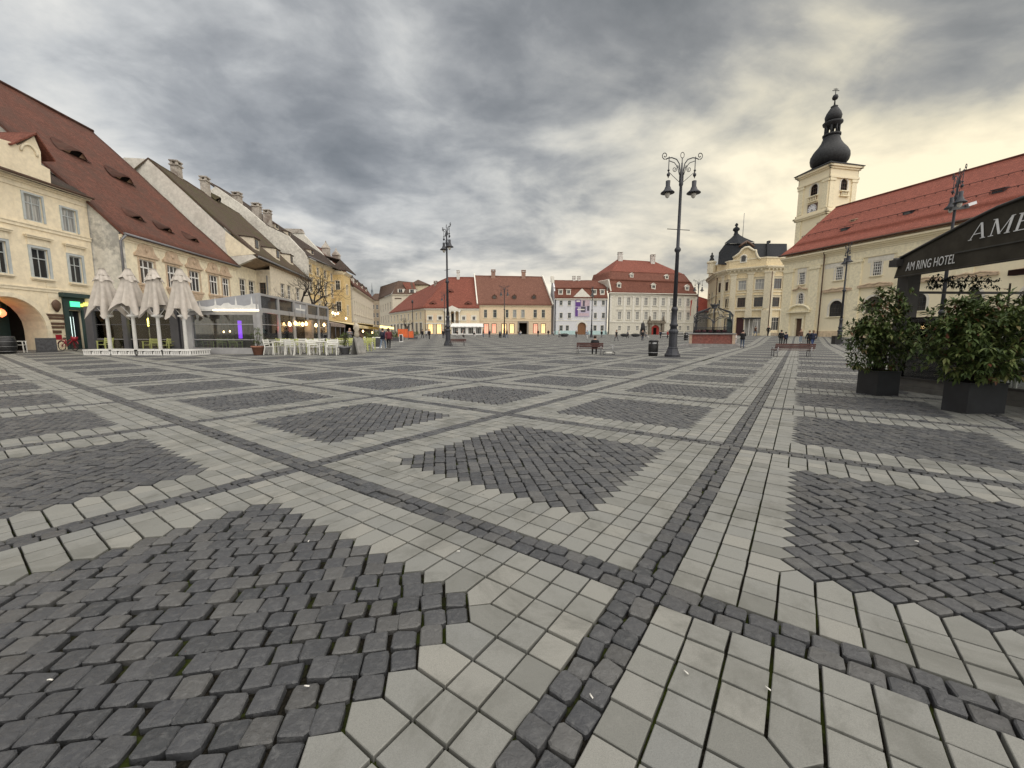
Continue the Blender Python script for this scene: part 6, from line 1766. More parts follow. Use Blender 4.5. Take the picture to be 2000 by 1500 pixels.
def fountain():
    c = gx(1392, 44.5); z = c.z
    r = thing('fountain', 'square red stone fountain with wrought iron canopy', 'fountain', c, -.49)
    stone = mat('red_fountain_stone', (.24, .085, .066), .85, var=.12, vscale=5, dirt=.35, dirtcol=(.2, .12, .1)); grey = mat('grey_fountain_stone', (.27, .26, .25), .85, var=.1, dirt=.3)
    def P(n, m, fn):
        mb = MB(); fn(mb); o = mb.build(n, m); o.parent = r; return o
    P('step', grey, lambda mb: mb.box(-3.1, 3.1, -3.1, 3.1, -.3, .12)); P('step', grey, lambda mb: mb.box(-2.6, 2.6, -2.6, 2.6, .122, .26))
    a = 2.03
    P('core', stone, lambda mb: mb.box(-a + .05, a - .05, -a + .05, a - .05, .262, 1.25))
    for row in range(2):
        for k in range(3):
            for side in range(4):
                def blk(mb):
                    mb.M = Matrix.Rotation(side * math.pi / 2, 4, 'Z'); x0 = -a + .12 + k * (2 * a - .24) / 3
                    mb.box(x0 + .01, x0 + (2 * a - .24) / 3 - .01, -a, -a + .06, .275 + .49 * row, .275 + .49 * row + .475)
                P('stone_block', stone, blk)
    for sx in (-1, 1):
        for sy in (-1, 1): P('corner_post', mat('sandy_stone', (.42, .32, .24), .9, var=.1), lambda mb: mb.box(sx * a - .14, sx * a + .14, sy * a - .14, sy * a + .14, .27, 1.25))
    P('coping', grey, lambda mb: mb.box(-a - .2, a + .2, -a - .2, a + .2, 1.255, 1.38))
    P('basin', M_DARK, lambda mb: mb.lathe([(1.5, 1.385), (1.55, 1.75), (1.35, 1.75), (1.3, 1.5)], n=12))
    b = 1.8
    cs = [(-b, -b), (0, -b), (b, -b), (b, 0), (b, b), (0, b), (-b, b), (-b, 0)]
    for x, y in cs: P('iron_post', M_IRON, lambda mb: mb.tube([(x, y, 1.38), (x, y, 2.9)], .05, 6))
    def rib(mb):
        for x, y in cs: mb.tube([(x, y, 2.85), (x * 1.02, y * 1.02, 3.2), (x * .85, y * .85, 3.6), (x * .5, y * .5, 3.85), (x * .2, y * .2, 4.1)], .045, 6)
    P('iron_rib', M_IRON, rib)
    def arch(mb):
        for k in range(8):
            p, q = Vector((*cs[k], 0)), Vector((*cs[(k + 1) % 8], 0)); L = (q - p).length
            mb.tube([p.lerp(q, (1 - math.cos(math.pi * t / 10)) / 2) + Vector((0, 0, 2.35 + .75 * math.sin(math.pi * t / 10))) for t in range(11)], .04, 6)
    P('iron_arch', M_IRON, arch)
    def rail(mb):
        for k in range(8):
            p, q = Vector((*cs[k], 0)), Vector((*cs[(k + 1) % 8], 0))
            for zz in (1.46, 1.95): mb.tube([p + Vector((0, 0, zz)), q + Vector((0, 0, zz))], .022, 5)
            for t in range(1, 9): mb.tube([p.lerp(q, t / 9) + Vector((0, 0, 1.4)), p.lerp(q, t / 9) + Vector((0, 0, 1.98 if t % 2 else 2.12))], .014, 4)
    P('iron_railing', M_IRON, rail)
    def scroll(mb):
        for k in range(8):
            p, q = Vector((*cs[k], 0)), Vector((*cs[(k + 1) % 8], 0)); m_ = p.lerp(q, .5)
            mb.tube([m_ + Vector((0, 0, 3.1)), m_ * .8 + Vector((0, 0, 3.35)), m_ * .55 + Vector((0, 0, 3.3)), m_ * .5 + Vector((0, 0, 3.6)), m_ * .3 + Vector((0, 0, 3.9))], .025, 5)
    P('iron_scroll', M_IRON, scroll)
    P('crown', M_IRON, lambda mb: (mb.lathe([(.3, 4.02), (.34, 4.1), (.25, 4.15), (.36, 4.3), (.42, 4.45), (.36, 4.46), (.1, 4.4)], n=12), [mb.tube([(.38 * math.cos(q), .38 * math.sin(q), 4.42), (.42 * math.cos(q), .42 * math.sin(q), 4.56)], .03, 5) for q in [k * math.pi / 4 for k in range(8)]]))
    P('pump', mat('pump_green', (.02, .035, .032), .5), lambda mb: (mb.box(1.35, 1.75, -1.75, -1.35, 1.385, 2.6), mb.lathe([(.28, 2.6), (.12, 2.9), (.1, 3.4), (.02, 3.6)], (1.55, -1.55, 0), 8)))
    P('flower_bed', mat('dark_flowers', (.05, .012, .016), .9, var=.3, vscale=8), lambda mb: [mb.lathe([(.05, 0), (.25, .1), (.2, .28), (.05, .34)], (1.62 * math.cos(q), 1.62 * math.sin(q), 1.38), 6) for q in [k * .42 for k in range(15)]])
    return r


fountain()


# ================================================================ parasols on white bases
M_CANVAS = mat('beige_canvas', (.49, .445, .395), .9, var=.05, bump=.12, bscale=30)


def parasol(px, lab, seed, first):
    rg = random.Random(seed)
    base = gx(px, 25.2); r = thing('closed_parasol', lab, 'parasol', base, rg.uniform(-.2, .25) + .78, 'folded beige parasols on white bases')
    def P(n, m, fn, par=r):
        mb = MB(); fn(mb); o = mb.build(n, m); o.parent = par; return o
    P('pole', M_WHITE, lambda mb: mb.tube([(0, 0, .3), (0, 0, 4.9)], [.10, .08], 10))
    P('collar', M_WHITE, lambda mb: mb.lathe([(.12, 2.28), (.30, 2.33), (.30, 2.42), (.12, 2.46)], n=10))
    zt = 5.2
    def can(z0, z1, r0, r1, low, amp0, amp1, nz, ph):
        N = 48
        def fn(mb):
            rings = []
            for k in range(nz + 1):
                t = k / nz; ring = []
                for q in range(N):
                    a = 2 * math.pi * q / N; c4 = math.cos(4 * a + ph); c8 = math.cos(8 * a)
                    amp = amp0 + (amp1 - amp0) * t
                    rr = (r0 + (r1 - r0) * (t ** 1.3)) * (1 + amp * (.75 * max(0, c4) ** .8 - .42 + .30 * c8 * t)) * (1 + .035 * math.sin(11 * a + seed) * t)
                    z = z0 + (z1 - z0) * t - low * t ** 3 * (max(0, c4) ** 1.3)
                    if (seed * 1.7) % 6.28 - .6 < a < (seed * 1.7) % 6.28 + .6: z += .16 * t ** 2; rr *= 1 + .14 * t
                    ring.append(mb.pt((rr * math.cos(a), rr * math.sin(a), z)))
                rings.append(ring)
            for a_, b_ in zip(rings, rings[1:]):
                for q in range(N): mb.face((a_[q], a_[(q + 1) % N], b_[(q + 1) % N], b_[q]), 0, True)
            mb.face(rings[0], 0)
        return fn
    P('canopy', M_CANVAS, can(4.8, 2.85 + rg.uniform(-.06, .1), .29, (.74, .76, .62, .67)[seed - 1], .72 + rg.uniform(-.15, .15), .2, .66 + rg.uniform(-.12, .12), 14, rg.uniform(-.5, .5)))
    P('canopy_cap', M_CANVAS, can(zt, 4.5, .14, .43, .14, .04, .30, 5, 0))
    P('ribs', M_WHITE, lambda mb: [mb.tube([(0.1 * math.cos(a), .1 * math.sin(a), 2.4), (.5 * math.cos(a), .5 * math.sin(a), 3.0)], .025, 5) for a in [k * math.pi / 2 for k in range(4)]])
    # slotted white base of tiles
    def bs(mb):
        w = .86
        mb.M = Matrix.Rotation(-r.rotation_euler.z, 4, 'Z')
        mb.box(-w, w, -w, w, .26, .33)
        mb.box(-w + .03, w - .03, -w + .03, w - .03, 0.0, .06)
        for k in range(15):
            x = -w + .05 + k * (2 * w - .1) / 14
            if k in (4, 9): mb.box(x - .02, x + .14, -w + .05, -w + .09, .062, .2)
            else: mb.box(x - .035, x + .035, -w + .03, -w + .07, .06, .26)
        for s in (-1, 1):
            for k in range(9): y = -w + .1 + k * (2 * w - .2) / 8; mb.box(s * (w - .05) - .02, s * (w - .05) + .02, y - .05, y + .05, .06, .26)
        mb.box(-w + .12, w - .12, -w + .12, w - .12, .062, .2, 1)
    P('base', [M_WHITE, M_DARK], bs)
    return r


for k, px in enumerate((213, 263, 311, 362)):
    parasol(px, ['folded parasol nearest the shop door, leftmost of four', 'second folded parasol from the shop door', 'third folded parasol, slimmest of the four', 'folded parasol beside the grey cafe pavilion, rightmost of four'][k], k + 1, k == 0)


# ================================================================ cafe pavilion
M_GFRAME = mat('grey_aluminium', (.34, .335, .335), .5, metal=.1, var=.04)
M_GFASC = mat('grey_fascia', (.34, .345, .365), .6, var=.03)
M_DGREY = mat('dark_grey_cladding', (.085, .085, .095), .6, var=.05)
WARM = mat('warm_lamp', (.9, .7, .4), emit=(1, .66, .28), estr=4.5)
M_INT = mat('dim_room', (.24, .185, .135), .9, var=.25, vscale=1.2)


def pavilion():
    A = Vector((-21.0, 26.4, 0)); B = Vector((-16.2, 26.4, 0)); C = Vector((-17.9, 39.9, 0)); D = Vector((-23.5, 38.5, 0))
    r = wthing('cafe_pavilion', 'grey glazed cafe pavilion with white skyline on its fascia', 'pavilion', (-18, 30, .2))
    zb = .12
    f = Facade(r, A, B, zb, 4, M_GFRAME); s = Facade(r, B, C, zb, 4, M_GFRAME)
    zt = 3.95
    # front: posts, base panel, rails, panes
    w = f.L
    for u in (.17, w - .3): f.part('post', M_GFRAME, lambda mb: mb.box(u - .17, u + .17, -.02, .3, zb, 3.0))
    f.part('base_panel', M_GFRAME, lambda mb: mb.box(.35, w - .48, .05, .2, zb, .52))
    f.part('rail', M_GFRAME, lambda mb: mb.box(.35, w - .48, .08, .14, 1.02, 1.07)); f.part('rail', M_GFRAME, lambda mb: mb.box(.35, w - .48, .08, .14, 2.02, 2.06))
    for k in range(3):
        u = .36 + (w - .86) * k / 3; f.part('pane', M_CLEAR, lambda mb: mb.box(u, u + (w - .86) / 3 - .02, .105, .115, .53, 2.9))
    # fascia, rising towards the right
    zl, zr_, zbt = 3.35, 4.02, 2.92
    def fas(mb):
        a = [mb.pt(q) for q in ((-.0, -.12, zbt), (w + .05, -.12, zbt), (w + .05, -.12, zr_), (-.0, -.12, zl))]; b = [mb.pt(q) for q in ((0, .1, zbt), (w + .05, .1, zbt), (w + .05, .1, zr_), (0, .1, zl))]
        mb.face(a); mb.face(b[::-1])
        for k in range(4): mb.face((a[k], b[k], b[(k + 1) % 4], a[(k + 1) % 4]))
    fo = f.part('fascia', M_GFASC, fas)
    sk = [(0, .12), (.35, .18), (.5, .22), (.55, .5), (.62, .2), (1.0, .2), (1.05, .55), (1.12, .22), (1.5, .16), (1.9, .24), (2.0, .3), (2.06, .86), (2.14, .3), (2.4, .24), (2.6, .42), (2.9, .46), (3.1, .3), (3.3, .3), (3.38, .92), (3.46, .3), (3.9, .24), (4.2, .3), (4.32, .36), (4.38, .98), (4.46, .4), (4.8, .34)]
    def sky_(mb):
        for (x0, h0), (x1, h1) in zip(sk, sk[1:]): mb.poly([(x0, -.128, zbt + .06), (x1, -.128, zbt + .06), (x1, -.128, zbt + .06 + h1 * .9), (x0, -.128, zbt + .06 + h0 * .9)])
    o = f.part('skyline', M_WHITE, sky_); o.parent = fo
    st = mat('light_strip', (.9, .85, .7), emit=(1, .85, .58), estr=1.6)
    o = f.part('light_strip', st, lambda mb: mb.box(1.9, w, -.16, -.122, zbt - .05, zbt + .04)); o.parent = fo
    o = f.part('gutter_strip', M_WHITE, lambda mb: mb.box(0, 1.88, -.16, -.122, zbt - .05, zbt + .04)); o.parent = fo
    f.part('lintel', M_GFRAME, lambda mb: mb.box(0, w, .0, .25, zbt - .28, zbt - .01))
    # long side
    n = 5; step = s.L / n
    for k in range(n + 1):
        u = k * step; s.part('post', M_GFRAME, lambda mb: mb.box(u - .12, u + .12, -.04, .18, zb + gz(-17, 27 + 13 * k / n) - .2, zt))
    for z, hh in ((3.95, .14), (2.95, .3), (1.0, .12)): s.part('rail', M_GFRAME, lambda mb: mb.box(0, s.L, -.03, .15, z - hh / 2, z + hh / 2))
    s.part('rail', M_GFRAME, lambda mb: mb.box(0, s.L, .03, .08, 2.02, 2.06)); s.part('base_panel', M_GFRAME, lambda mb: mb.box(0, s.L, .02, .12, zb, .62))
    for k in range(n):
        u0, u1 = k * step + .13, (k + 1) * step - .13
        s.part('pane', M_CLEAR, lambda mb: mb.box(u0, u1, .05, .06, 1.07, 2.79))
        if k == 2:
            q = s.part('sign_panel', M_GFASC, lambda mb: mb.box(u0, u1, .03, .07, 3.11, 3.87)); m_ = s.part('sign_mark', M_WHITE, lambda mb: (mb.box(u0 + .3, u1 - .3, .01, .025, 3.3, 3.45), mb.box((u0 + u1) / 2 - .1, (u0 + u1) / 2 + .1, .01, .025, 3.46, 3.75))); m_.parent = q
        else: s.part('pane', M_GLASS, lambda mb: mb.box(u0, u1, .05, .06, 3.11, 3.87))
        s.part('pane', M_GLASSC if False else M_CLEAR, lambda mb: mb.box(u0, u1, .05, .06, .63, .93))
    # roof, room
    roofpart(r, [[A + Vector((0, 0, zl)), B + Vector((0, 0, 4.0)), C + Vector((0, 0, 4.0)), D + Vector((0, 0, 3.4))]], M_GFASC, 'roof', .08)
    backmass(r, [D, A + Vector((-.1, .3, 0))], zb, 3.3, M_INT, 'side_wall'); backmass(r, [C + Vector((-.1, -.05, 0)), D], zb, 3.4, M_INT, 'rear_wall')
    m_ = (A + B) / 2
    mb = MB(); [mb.box(m_.x - 2.2 + 1.2 * k, m_.x - 2.2 + 1.2 * k + .6, 33 + .3 * k, 33.3 + .3 * k, .2, 2.6) for k in range(4)]; mb.build('partition', M_INT, r)
    vio = mat('violet_light', (.3, .1, .7), emit=(.30, .05, .95), estr=.5)
    p = at(468, 645, 29); mb = MB(); mb.box(p.x - .11, p.x + .11, 29, 29.1, 1.1, 2.35); mb.build('violet_column', vio, r)
    red = mat('red_neon', (.9, .1, .05), emit=(1, .10, .05), estr=4); u, v = s.px(541, 636)
    o = s.part('red_sign', M_BLACK, lambda mb: mb.lathe([(.55, -.03), (.55, .03)], (0, 0, 0), 16) if False else mb.box(u - .9, u + .9, .35, .4, v - .6, v + 1.0)); s.part('neon_sign', red, lambda mb: (mb.box(u - .8, u + .8, .28, .32, v - .28, v - .12), mb.box(u - .6, u + .5, .28, .32, v - .05, v + .1), mb.box(u - .75, u + .2, .28, .32, v + .17, v + .27)))
    rg = random.Random(9)
    for k, (px, py, Y) in enumerate([(533, 621, 29), (566, 633, 30.5), (577, 631, 31.5), (591, 633, 33), (598, 632, 33.6), (617, 635, 35.5), (633, 634, 38), (376, 630, 29), (380, 631, 30), (392, 651, 30), (449, 647, 31), (437, 648, 30), (500, 650, 30)]):
        p = at(px, py, Y); rr = .10 if k < 7 else .045
        mb = MB(); mb.lathe([(.02, rr * 1.5), (rr, .02), (rr, -rr), (.02, -rr * 1.6)], p, 8); o = mb.build('hanging_lamp', WARM, r)
        m2 = MB(); m2.tube([p + Vector((0, 0, rr)), (p.x, p.y, 3.3)], .012, 4); c = m2.build('cord', M_BLACK, r); c.parent = o
    # glazed annex to the left, behind the parasols
    a2 = wthing('glazed_annex', 'glazed cafe annex with grey pillars behind the folded parasols', 'pavilion', (-25, 28.5, .2))
    A2, B2 = Vector((-29.3, 28.6, 0)), Vector((-21.2, 26.9, 0))
    g = Facade(a2, A2, B2, zb, 3.4, M_GFRAME); w = g.L
    g.part('lintel', M_DGREY, lambda mb: mb.box(0, w, -.05, .2, 2.95, 3.35)); g.part('base_panel', M_DGREY, lambda mb: mb.box(0, w, 0, .15, zb, .3))
    for px0, px1, m in [(172, 186, M_DGREY), (243, 252, M_DGREY), (336, 352, M_DGREY), (356, 373, M_DGREY)]:
        u0, u1 = g.px(px0, 650)[0], g.px(px1, 650)[0]; g.part('pillar', m, lambda mb: mb.box(u0, u1, -.1, .25, zb, 3.3))
    for px0, px1 in [(187, 242), (253, 288), (290, 335)]:
        u0, u1 = g.px(px0, 650)[0], g.px(px1, 650)[0]; g.part('pane', M_CLEAR, lambda mb: mb.box(u0, u1, .05, .06, .3, 2.95)); g.part('rail', M_GFRAME, lambda mb: mb.box(u0, u1, .03, .08, 1.0, 1.05)); g.part('rail', M_DGREY, lambda mb: mb.box(u0, u1, .03, .07, 2.0, 2.05))
    roofpart(a2, [[A2 + Vector((0, 0, 3.36)), B2 + Vector((0, 0, 3.36)), B2 + Vector((-1.6, 8, 3.4)), A2 + Vector((-1.6, 5.5, 3.4))]], M_GFASC, 'roof', .08)
    olive = mat('olive_wall', (.20, .20, .13), .9, var=.12)
    backmass(a2, [A2 + Vector((-.3, 4.2, 0)), A2 + Vector((4.0, 3.4, 0))], zb, 3.3, olive, 'rear_wall'); backmass(a2, [A2 + Vector((4.0, 3.5, 0)), B2 + Vector((-.3, 4.0, 0))], zb, 3.3, M_INT, 'rear_wall')
    p = at(292, 629, 29); mb = MB(); mb.lathe([(.03, .35), (.12, .2), (.3, -.05), (.26, -.25), (.05, -.3)], p, 8); mb.build('hanging_lamp', mat('yellow_lamp', (.9, .8, .2), emit=(1, .85, .12), estr=4), a2)


pavilion()


# ================================================================ chairs and tables
def make_chair(m, lab):
    r = thing('cafe_chair', lab, 'chair')
    def P(n, fn):
        mb = MB(); fn(mb); o = mb.build(n, m); o.parent = r
    P('seat', lambda mb: [mb.box(-.26, .26, -.24 + .1 * k, -.16 + .1 * k, .44, .465) for k in range(5)])
    P('backrest', lambda mb: ([mb.box(-.26, .26, .25 + .025 * k, .275 + .025 * k, .55 + .11 * k, .63 + .11 * k) for k in range(3)]))
    for sx in (-1, 1):
        P('leg', lambda mb: mb.bar((sx * .26, -.24, 0), (sx * .26, -.22, .66), .045)); P('leg', lambda mb: mb.bar((sx * .26, .32, 0), (sx * .27, .22, .44), .045)); P('back_post', lambda mb: mb.bar((sx * .27, .22, .44), (sx * .27, .33, .88), .045)); P('armrest', lambda mb: mb.box(sx * .27 - .03, sx * .27 + .03, -.27, .28, .66, .69))
    return r


def make_table(m, lab):
    r = thing('cafe_table', lab, 'table')
    def P(n, fn):
        mb = MB(); fn(mb); o = mb.build(n, m); o.parent = r
    P('tabletop', lambda mb: mb.box(-.4, .4, -.4, .4, .72, .75))
    for sx in (-1, 1):
        for sy in (-1, 1): P('leg', lambda mb: mb.bar((sx * .36, sy * .36, 0), (sx * .34, sy * .34, .72), .045))
    return r


CHW = make_chair(M_WCH, ''); CHL = make_chair(M_LIME, ''); TBW = make_table(M_WCH, '')
_used = set()


def place(proto, p, rz, lab, group, sc=1.12):
    if proto.name not in _used:
        _used.add(proto.name); o = proto; o.location = p; o.rotation_euler = (0, 0, rz); o['label'] = lab
    else: o = dup(proto, p, rz, lab)
    o.scale = (sc, sc, sc)
    if group: o['group'] = group
    return o


GR = 'slatted chairs outside the cafe pavilion'
chairs = [(CHW, 529, 25.6, 1.5, 'white slatted chair next to the terracotta pot'), (CHW, 570, 25.4, 2.9, 'white slatted chair in front row, third from terracotta pot'), (CHW, 550, 26.6, -.2, 'white slatted chair behind the gap, second from terracotta pot'),
          (CHW, 611, 25.5, .5, 'white slatted chair turned to the wall, in the middle of the front row'), (CHW, 647, 25.5, .1, 'white slatted chair in the front row nearest the A-board'), (CHW, 631, 26.8, 1.4, 'white slatted chair between the two middle tables'),
          (CHL, 568, 27.4, .0, 'lime slatted chair close to the pavilion, nearest the terracotta pot'), (CHL, 608, 27.6, .1, 'lime slatted chair in the middle of the back row'), (CHL, 642, 27.7, -.1, 'lime slatted chair behind the last white chair'),
          (CHL, 679, 29.5, .3, 'lime slatted chair left of the tall A-board'), (CHL, 713, 30.5, -.2, 'lime slatted chair right of the tall A-board'), (CHL, 690, 31.5, .2, 'lime slatted chair behind the tall A-board'), (CHL, 724, 33.0, .1, 'lime slatted chair beyond the A-board, farthest right'), (CHW, 594, 26.3, -1.4, 'white slatted chair side on, between the first and middle tables'), (CHW, 660, 27.6, 2.6, 'white slatted chair close behind the grey flower pot'), (CHW, 622, 27.6, .2, 'white slatted chair in the second row, right of the middle'), (CHW, 585, 27.9, .1, 'white slatted chair in the second row, left of the middle'), (CHL, 546, 28.2, .2, 'lime slatted chair nearest the corner post of the pavilion'), (CHL, 664, 30.8, .0, 'lime slatted chair beyond the grey flower pot'), (CHL, 704, 34.5, .3, 'lime slatted chair far behind the tall A-board'), (CHW, 716, 36.5, 1.2, 'white slatted chair far back near the green bush')]
for pr, px, Y, rz, lab in chairs: place(pr, gx(px, Y), rz + .15, lab, GR)
for px, Y, lab in [(549, 26.1, 'white table between the first two white chairs'), (592, 26.4, 'white table in the middle of the terrace'), (628, 26.3, 'white table next to the front row chair by the A-board'), (664, 28.5, 'white table beside the grey flower pot'), (700, 31, 'white table behind the tall A-board')]:
    place(TBW, gx(px, Y), .15, lab, 'white tables outside the cafe')
for px, Y, rz, lab in [(400, 28.0, 2.6, 'pale green chair inside the pavilion, leftmost'), (428, 27.8, .2, 'pale green chair inside the pavilion facing out'), (460, 27.9, 1.6, 'pale green chair inside the pavilion beside the potted olive'), (203, 27.6, 0, 'pale green chair inside the annex behind the first parasol'), (292, 27.0, 0, 'pale green chair inside the annex behind the third parasol'), (326, 26.9, 0, 'pale green chair inside the annex nearest the grey pillars')]:
    place(CHL, gx(px, Y) + Vector((0, 0, .05)), rz, lab, 'pale green chairs inside the glazed cafe', 1.05)
place(CHW, gx(34, 26.9), 2.2, 'white chair beside the black barrel at the gateway', None, 1.1)


# ---------------------------------------------------------------- plants
def leafmat(name, cols, rough=.5):
    m = bpy.data.materials.new(name); m.use_nodes = True; t = NT(m.node_tree); b = t.n['Principled BSDF']
    a = t.new('ShaderNodeAttribute'); a.attribute_name = 'rnd'
    c = t.ramp(a.outputs['Fac'], cols); t.l.new(c, b.inputs['Base Color']); b.inputs['Roughness'].default_value = rough; b.inputs['Specular IOR Level'].default_value = .22
    return m


LEAF = leafmat('glossy_leaf', [(0, (.028, .046, .015)), (.35, (.060, .092, .026)), (.62, (.105, .135, .040)), (.82, (.19, .20, .075)), (.92, (.12, .07, .035)), (1, (.13, .035, .025))])
LEAFD = leafmat('dark_leaf', [(0, (.010, .014, .008)), (.6, (.022, .030, .014)), (1, (.04, .05, .02))])
M_TWIG = mat('twig', (.06, .045, .03), .9)


def leaf_cloud(name, pts, rg, ln, per, m, parent, droop=.4, wid=.36, topred=None):
    V, F, RN = [], [], []
    for (p, d, shade) in pts:
        p = Vector(p); d = Vector(d).normalized(); s1 = d.orthogonal().normalized(); s2 = d.cross(s1)
        for k in range(per):
            a = 2 * math.pi * (k / per) * 2.4 + rg.uniform(-.3, .3); el = rg.uniform(.1, 1.0)
            dr = (s1 * math.cos(a) + s2 * math.sin(a)) * math.cos(el) + d * math.sin(el); dr.z -= droop * rg.random(); dr.normalize()
            L = ln * rg.uniform(.6, 1.2); up = dr.orthogonal().normalized() if abs(dr.z) > .95 else (Vector((0, 0, 1)) - dr * dr.z).normalized(); sd = dr.cross(up).normalized(); w = L * wid * .5
            o = p + dr * .015 + d * rg.uniform(-.05, .05)
            n0 = len(V); fold = up * w * .45
            for q in (o, o + dr * L * .45 + sd * w + fold, o + dr * L + up * -L * .12, o + dr * L * .45 - sd * w + fold, o + dr * L * .5): V.append(tuple(q))
            F += [(n0, n0 + 1, n0 + 4), (n0 + 1, n0 + 2, n0 + 4), (n0 + 4, n0 + 2, n0 + 3), (n0, n0 + 4, n0 + 3)]
            v = min(.88, max(0, shade + rg.gauss(0, .14)))
            if topred and rg.random() < topred(p): v = rg.uniform(.88, 1)
            RN += [v] * 4
    me = bpy.data.meshes.new(name); me.from_pydata(V, [], F); me.materials.append(m)
    at_ = me.attributes.new('rnd', 'FLOAT', 'FACE'); at_.data.foreach_set('value', RN); me.update()
    o = link(name, me, parent); o['kind'] = 'stuff'; return o


def shrub(lab, c, lobes, nros, ln, seed, box, rot, boxh):
    rg = random.Random(seed)
    t = thing('planter_box', 'planter ' + lab, 'planter', c, rot)
    M_PL = mat('black_planter', (.020, .021, .024), .6, var=.15, bump=.1, vscale=2)
    a, b = box
    mb = MB(); mb.box(-a, a, -b, b, 0, boxh); mb.build('box', M_PL).parent = t
    mb = MB(); mb.box(-a - .015, a + .015, -b - .015, b + .015, boxh + .001, boxh + .03); mb.build('rim', M_PL).parent = t
    mb = MB(); mb.box(-a + .04, a - .04, -b + .04, b - .04, boxh + .031, boxh + .05); mb.build('soil', M_BED).parent = t
    s = thing('evergreen_shrub', 'shrub ' + lab, 'shrub', c + Vector((0, 0, boxh + .05)))
    mb = MB(); pts = []
    def inside(p): return any(sum(((p[i] - l[i]) / l[3 + i]) ** 2 for i in range(3)) < 1 for l in lobes)
    while len(pts) < nros:
        l = rg.choices(lobes, [x[3] * x[4] + .05 for x in lobes])[0]
        v = Vector((rg.gauss(0, 1), rg.gauss(0, 1), rg.gauss(0, 1))).normalized(); rr = rg.uniform(.60, 1.04) if rg.random() < .70 else (rg.uniform(1.02, 1.28) if rg.random() < .5 else rg.uniform(.2, .7))
        p = Vector((l[0] + v.x * l[3] * rr, l[1] + v.y * l[4] * rr, l[2] + v.z * l[5] * rr))
        if p.z < .02: continue
        d = v + Vector((0, 0, .55)); pts.append((p, d, .38 + rg.gauss(0, .16)))
    for k in range(26):
        p = rg.choice(pts)[0]; q = Vector((rg.uniform(-.2, .2), rg.uniform(-.2, .2), 0)); mb.tube([q, q.lerp(p, .45) + Vector((rg.uniform(-.06, .06), rg.uniform(-.06, .06), .12)), p], [.016, .011, .005], 5)
    mb.build('stem', M_TWIG).parent = s
    zmax = max(p[0].z for p in pts)
    leaf_cloud('foliage', pts, rg, ln, 11, LEAF, s, topred=lambda p:   .04 + .22 * max(0, p.z / zmax - .6))
    return t


c1 = Vector((8.95, 9.86, 0))
shrub('in front of the awning post, smaller one on the left', c1, [(0, 0, .75, .62, .6, .85), (-.05, 0, 1.25, .42, .4, .75), (-.45, -.1, .75, .42, .4, .3), (.3, 0, .5, .4, .4, .5), (.15, 0, 1.6, .3, .3, .4), (-.3, -.1, 1.0, .4, .35, .35), (-.35, 0, .25, .35, .3, .25)], 470, .135, 11, (.265, .285), 0.0, .56)
c2 = Vector((8.70, 7.56, 0))
shrub('larger one nearest the camera at the right edge', c2, [(.1, 0, .75, .95, .8, .75), (.6, .1, .85, .7, .7, .7), (-.3, 0, .75, .5, .5, .5), (-.1, 0, 1.15, .6, .5, .4), (-.35, .0, 1.2, .22, .25, .3), (.9, .2, .6, .7, .6, .7), (-.2, -.2, .35, .55, .45, .3)], 820, .135, 12, (.38, .21), .06, .54)


def pot(lab, name, p, rad, h, m, plant, seed, sc=1.0):
    t = thing('flower_pot', lab, 'flower pot', p)
    mb = MB(); mb.lathe([(rad * .68, 0), (rad * .95, h * .82), (rad * 1.08, h * .83), (rad * 1.08, h), (rad * .9, h), (rad * .88, h * .85)], n=16); mb.build('pot', m).parent = t
    rg = random.Random(seed); s = thing('potted_plant', plant, 'plant', p + Vector((0, 0, h * .86)))
    pts = []; mb = MB()
    for k in range(46):
        a = rg.uniform(0, 6.28); zz = rg.uniform(.15, 1.0) * sc; q = Vector((math.cos(a) * .34 * sc * rg.random(), math.sin(a) * .34 * sc * rg.random(), zz)); pts.append((q, (math.cos(a), math.sin(a), .8), .5)); 
        if k % 3 == 0: mb.tube([(0, 0, 0), q * .5, q], .008, 4)
    mb.build('stem', M_TWIG).parent = s
    leaf_cloud('foliage', pts, rg, .12, 9, LEAF, s)


pot('terracotta flower pot at the corner of the grey pavilion', 'p', gx(502, 25.4), .36, .56, mat('terracotta', (.26, .12, .075), .85, var=.1), 'small leafy bush in the terracotta pot', 4, 1.15)
pot('grey flower pot between the white chairs and the A-board', 'p', gx(672, 26.6), .36, .5, mat('grey_pot', (.20, .20, .21), .7), 'loose green plant in the grey pot', 5, .9)


